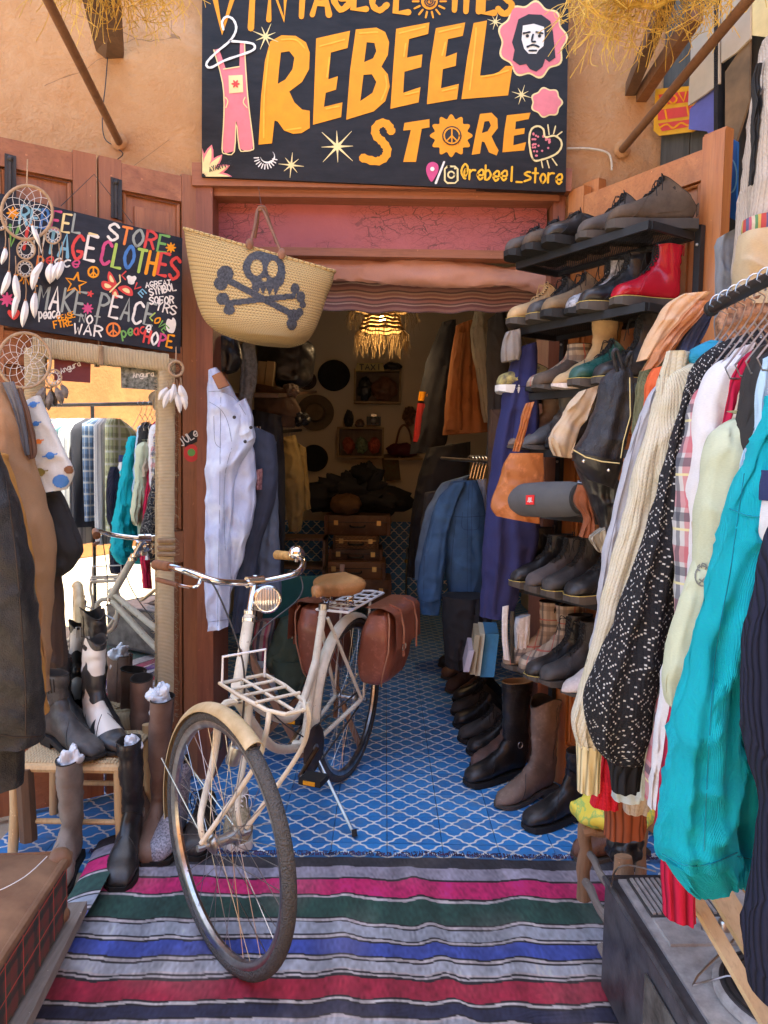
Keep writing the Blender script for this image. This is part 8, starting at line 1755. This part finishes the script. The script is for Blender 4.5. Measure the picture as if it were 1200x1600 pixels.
# ------------------------------------------------------------ folding chair with green cloth
chw = wood('worn_chair_wood', (.24, .13, .07), (.36, .22, .13), 'Z', .7); grn = cloth('dark_green_canvas', (.025, .11, .092))
for k_, (x, y, sx, sz, m_, l_) in enumerate(((450, 640, 16, 12, brownleather, 'brown leather bag on the left wall shelf'), (470, 655, 14, 10, blackleather, 'black bag hanging over the left rail'), (455, 610, 12, 10, taupe, 'taupe bag on the left wall shelf next to the boxes'), (640, 650, 10, 14, hide, 'small hide bag hanging on the back wall right of the shelves'))): lump('bag', l_, 'bag', x, y, 4.4 if x < 500 else 7.02, sx, sz, m_, .08, 'small bags inside the shop', .35, k_)
YC = 3.70; T = thing('folding_chair', 'folding wooden chair with dark green canvas back behind the bicycle', 'chair', F(470, 1185))
pa, pb = P(408, 882, YC), P(535, 882, YC+.06)
part('back_post', MB().beam(pa+UP*.0, P(402, 1150, YC-.05), .022, .03, (0, 1, 0)), chw, T, smooth=False); part('back_post', MB().beam(pb, P(524, 1120, YC), .022, .03, (0, 1, 0)), chw, T, smooth=False)
def cback(u, v):
    a = P(411, 890, YC-.02).lerp(P(411, 968, YC-.02), v); b = P(533, 893, YC+.04).lerp(P(531, 966, YC+.04), v); p = a.lerp(b, u); s_ = math.sin(PI*u); return p+Vector((0, .05*s_, -.035*s_*(1-v)))
mb = MB(); mb.grid(cback, 24, 12); part('canvas_back', mb, grn, T)
part('leg', MB().beam(P(388, 1022, 3.15), P(474, 1180, 3.25), .028, .036, (0, 1, 0)), chw, T, smooth=False); part('leg', MB().beam(P(505, 1046, 3.5), P(395, 1170, 3.4), .024, .034, (0, 1, 0)), chw, T, smooth=False)
part('leg', MB().beam(P(520, 1060, 3.55), P(572, 1190, 3.45), .024, .03, (0, 1, 0)), chw, T, smooth=False); part('seat_rail', MB().beam(P(400, 1050, 3.35), P(510, 1045, 3.6), .025, .03), chw, T, smooth=False)
garment('green_trousers', 'folded olive green trousers lying on the folding chair', 'trousers', 3.42, cloth('army_green_cotton', (.055, .085, .06)), [('fold', [(438, 966, 482, 962), (424, 1000, 488, 992), (415, 1030, 492, 1026), (420, 1048, 480, 1044)], dict(th=.10, seed=80, folds=2), None), ('lower_fold', [(425, 1030, 488, 1030), (430, 1060, 480, 1060), (436, 1085, 470, 1080)], dict(th=.06, seed=81, Y=3.36), None)], 'clothes on the folding chair')
garment('striped_cloth', 'pink and grey striped cloth bundled beside the green trousers', 'cloth', 3.5, stripes('pink_grey_stripe', [(0, (.4, .08, .15)), (.25, (.4, .38, .36)), (.5, (.08, .1, .14)), (.75, (.45, .3, .3))], 0, .85, 30), [('cloth', [(398, 970, 430, 968), (395, 1000, 425, 1000), (400, 1030, 425, 1028)], dict(th=.08, seed=82), None)], 'clothes on the folding chair')
garment('pale_blue_cloth', 'pale blue cloth under the green trousers on the chair', 'cloth', 3.5, cloth('pale_blue', (.48, .60, .66)), [('cloth', [(398, 1030, 440, 1030), (396, 1060, 450, 1062), (405, 1078, 440, 1078)], dict(th=.08, seed=83), None)], 'clothes on the folding chair')
for n_, l_ in (('black_leather_jacket', [[(8, 740), (24, 860), (34, 980), (40, 1080), (40, 1150)], [(0, 1148), (30, 1152), (64, 1150)]]),): seam(find(n_), l_, M('dark_seam', (.03, .02, .015), .7), .0018)
# books and belts by the rack
GBk = 'old books and records leaning by the rack'
for k, (x0, x1, y0, y1, c, l) in enumerate(((750, 772, 990, 1058, (.03, .16, .30), 'bright blue book leaning against the shoe rack'), (742, 750, 990, 1056, (.42, .38, .28), 'pale worn book next to the blue one'), (734, 742, 992, 1054, (.30, .24, .15), 'brown edged book left of the pale one'), (724, 733, 1016, 1050, (.35, .30, .33), 'small grey book at the left end of the leaning books'))):
    q = [P(x0+8, y0, 3.02), P(x1+8, y0+1, 3.0), P(x1, y1, 3.0), P(x0, y1, 3.02)]; solo('book', l, 'book', MB().prism(q, Vector((.02, .22, 0))), M('book_cover_%d' % k, c, .6, .2), GBk, smooth=False)
garment('white_belt', 'white leather belt with studs hanging beside the trousers', 'belt', 2.85, M('white_leather', (.62, .60, .58), .5, .1, **LEA), [('belt_strap', [(785, 948, 795, 946), (784, 990, 793, 990), (787, 1030, 797, 1032)], dict(th=.004, wr=.001, amp=.001), None)], 'belts by the rack')
garment('black_white_belt', 'black belt with white emblem beside the white belt', 'belt', 2.84, blackleather, [('belt_strap', [(797, 955, 804, 955), (796, 1000, 803, 1000), (798, 1036, 804, 1036)], dict(th=.004, wr=.001, amp=.001), None)], 'belts by the rack')
garment('white_bag', 'white leather bag corner behind the checked rain boot', 'bag', 2.9, MC['white_leather'], [('bag_body', [(806, 965, 828, 960), (804, 1000, 826, 1000), (808, 1032, 822, 1030)], dict(th=.03), None)], 'belts by the rack')
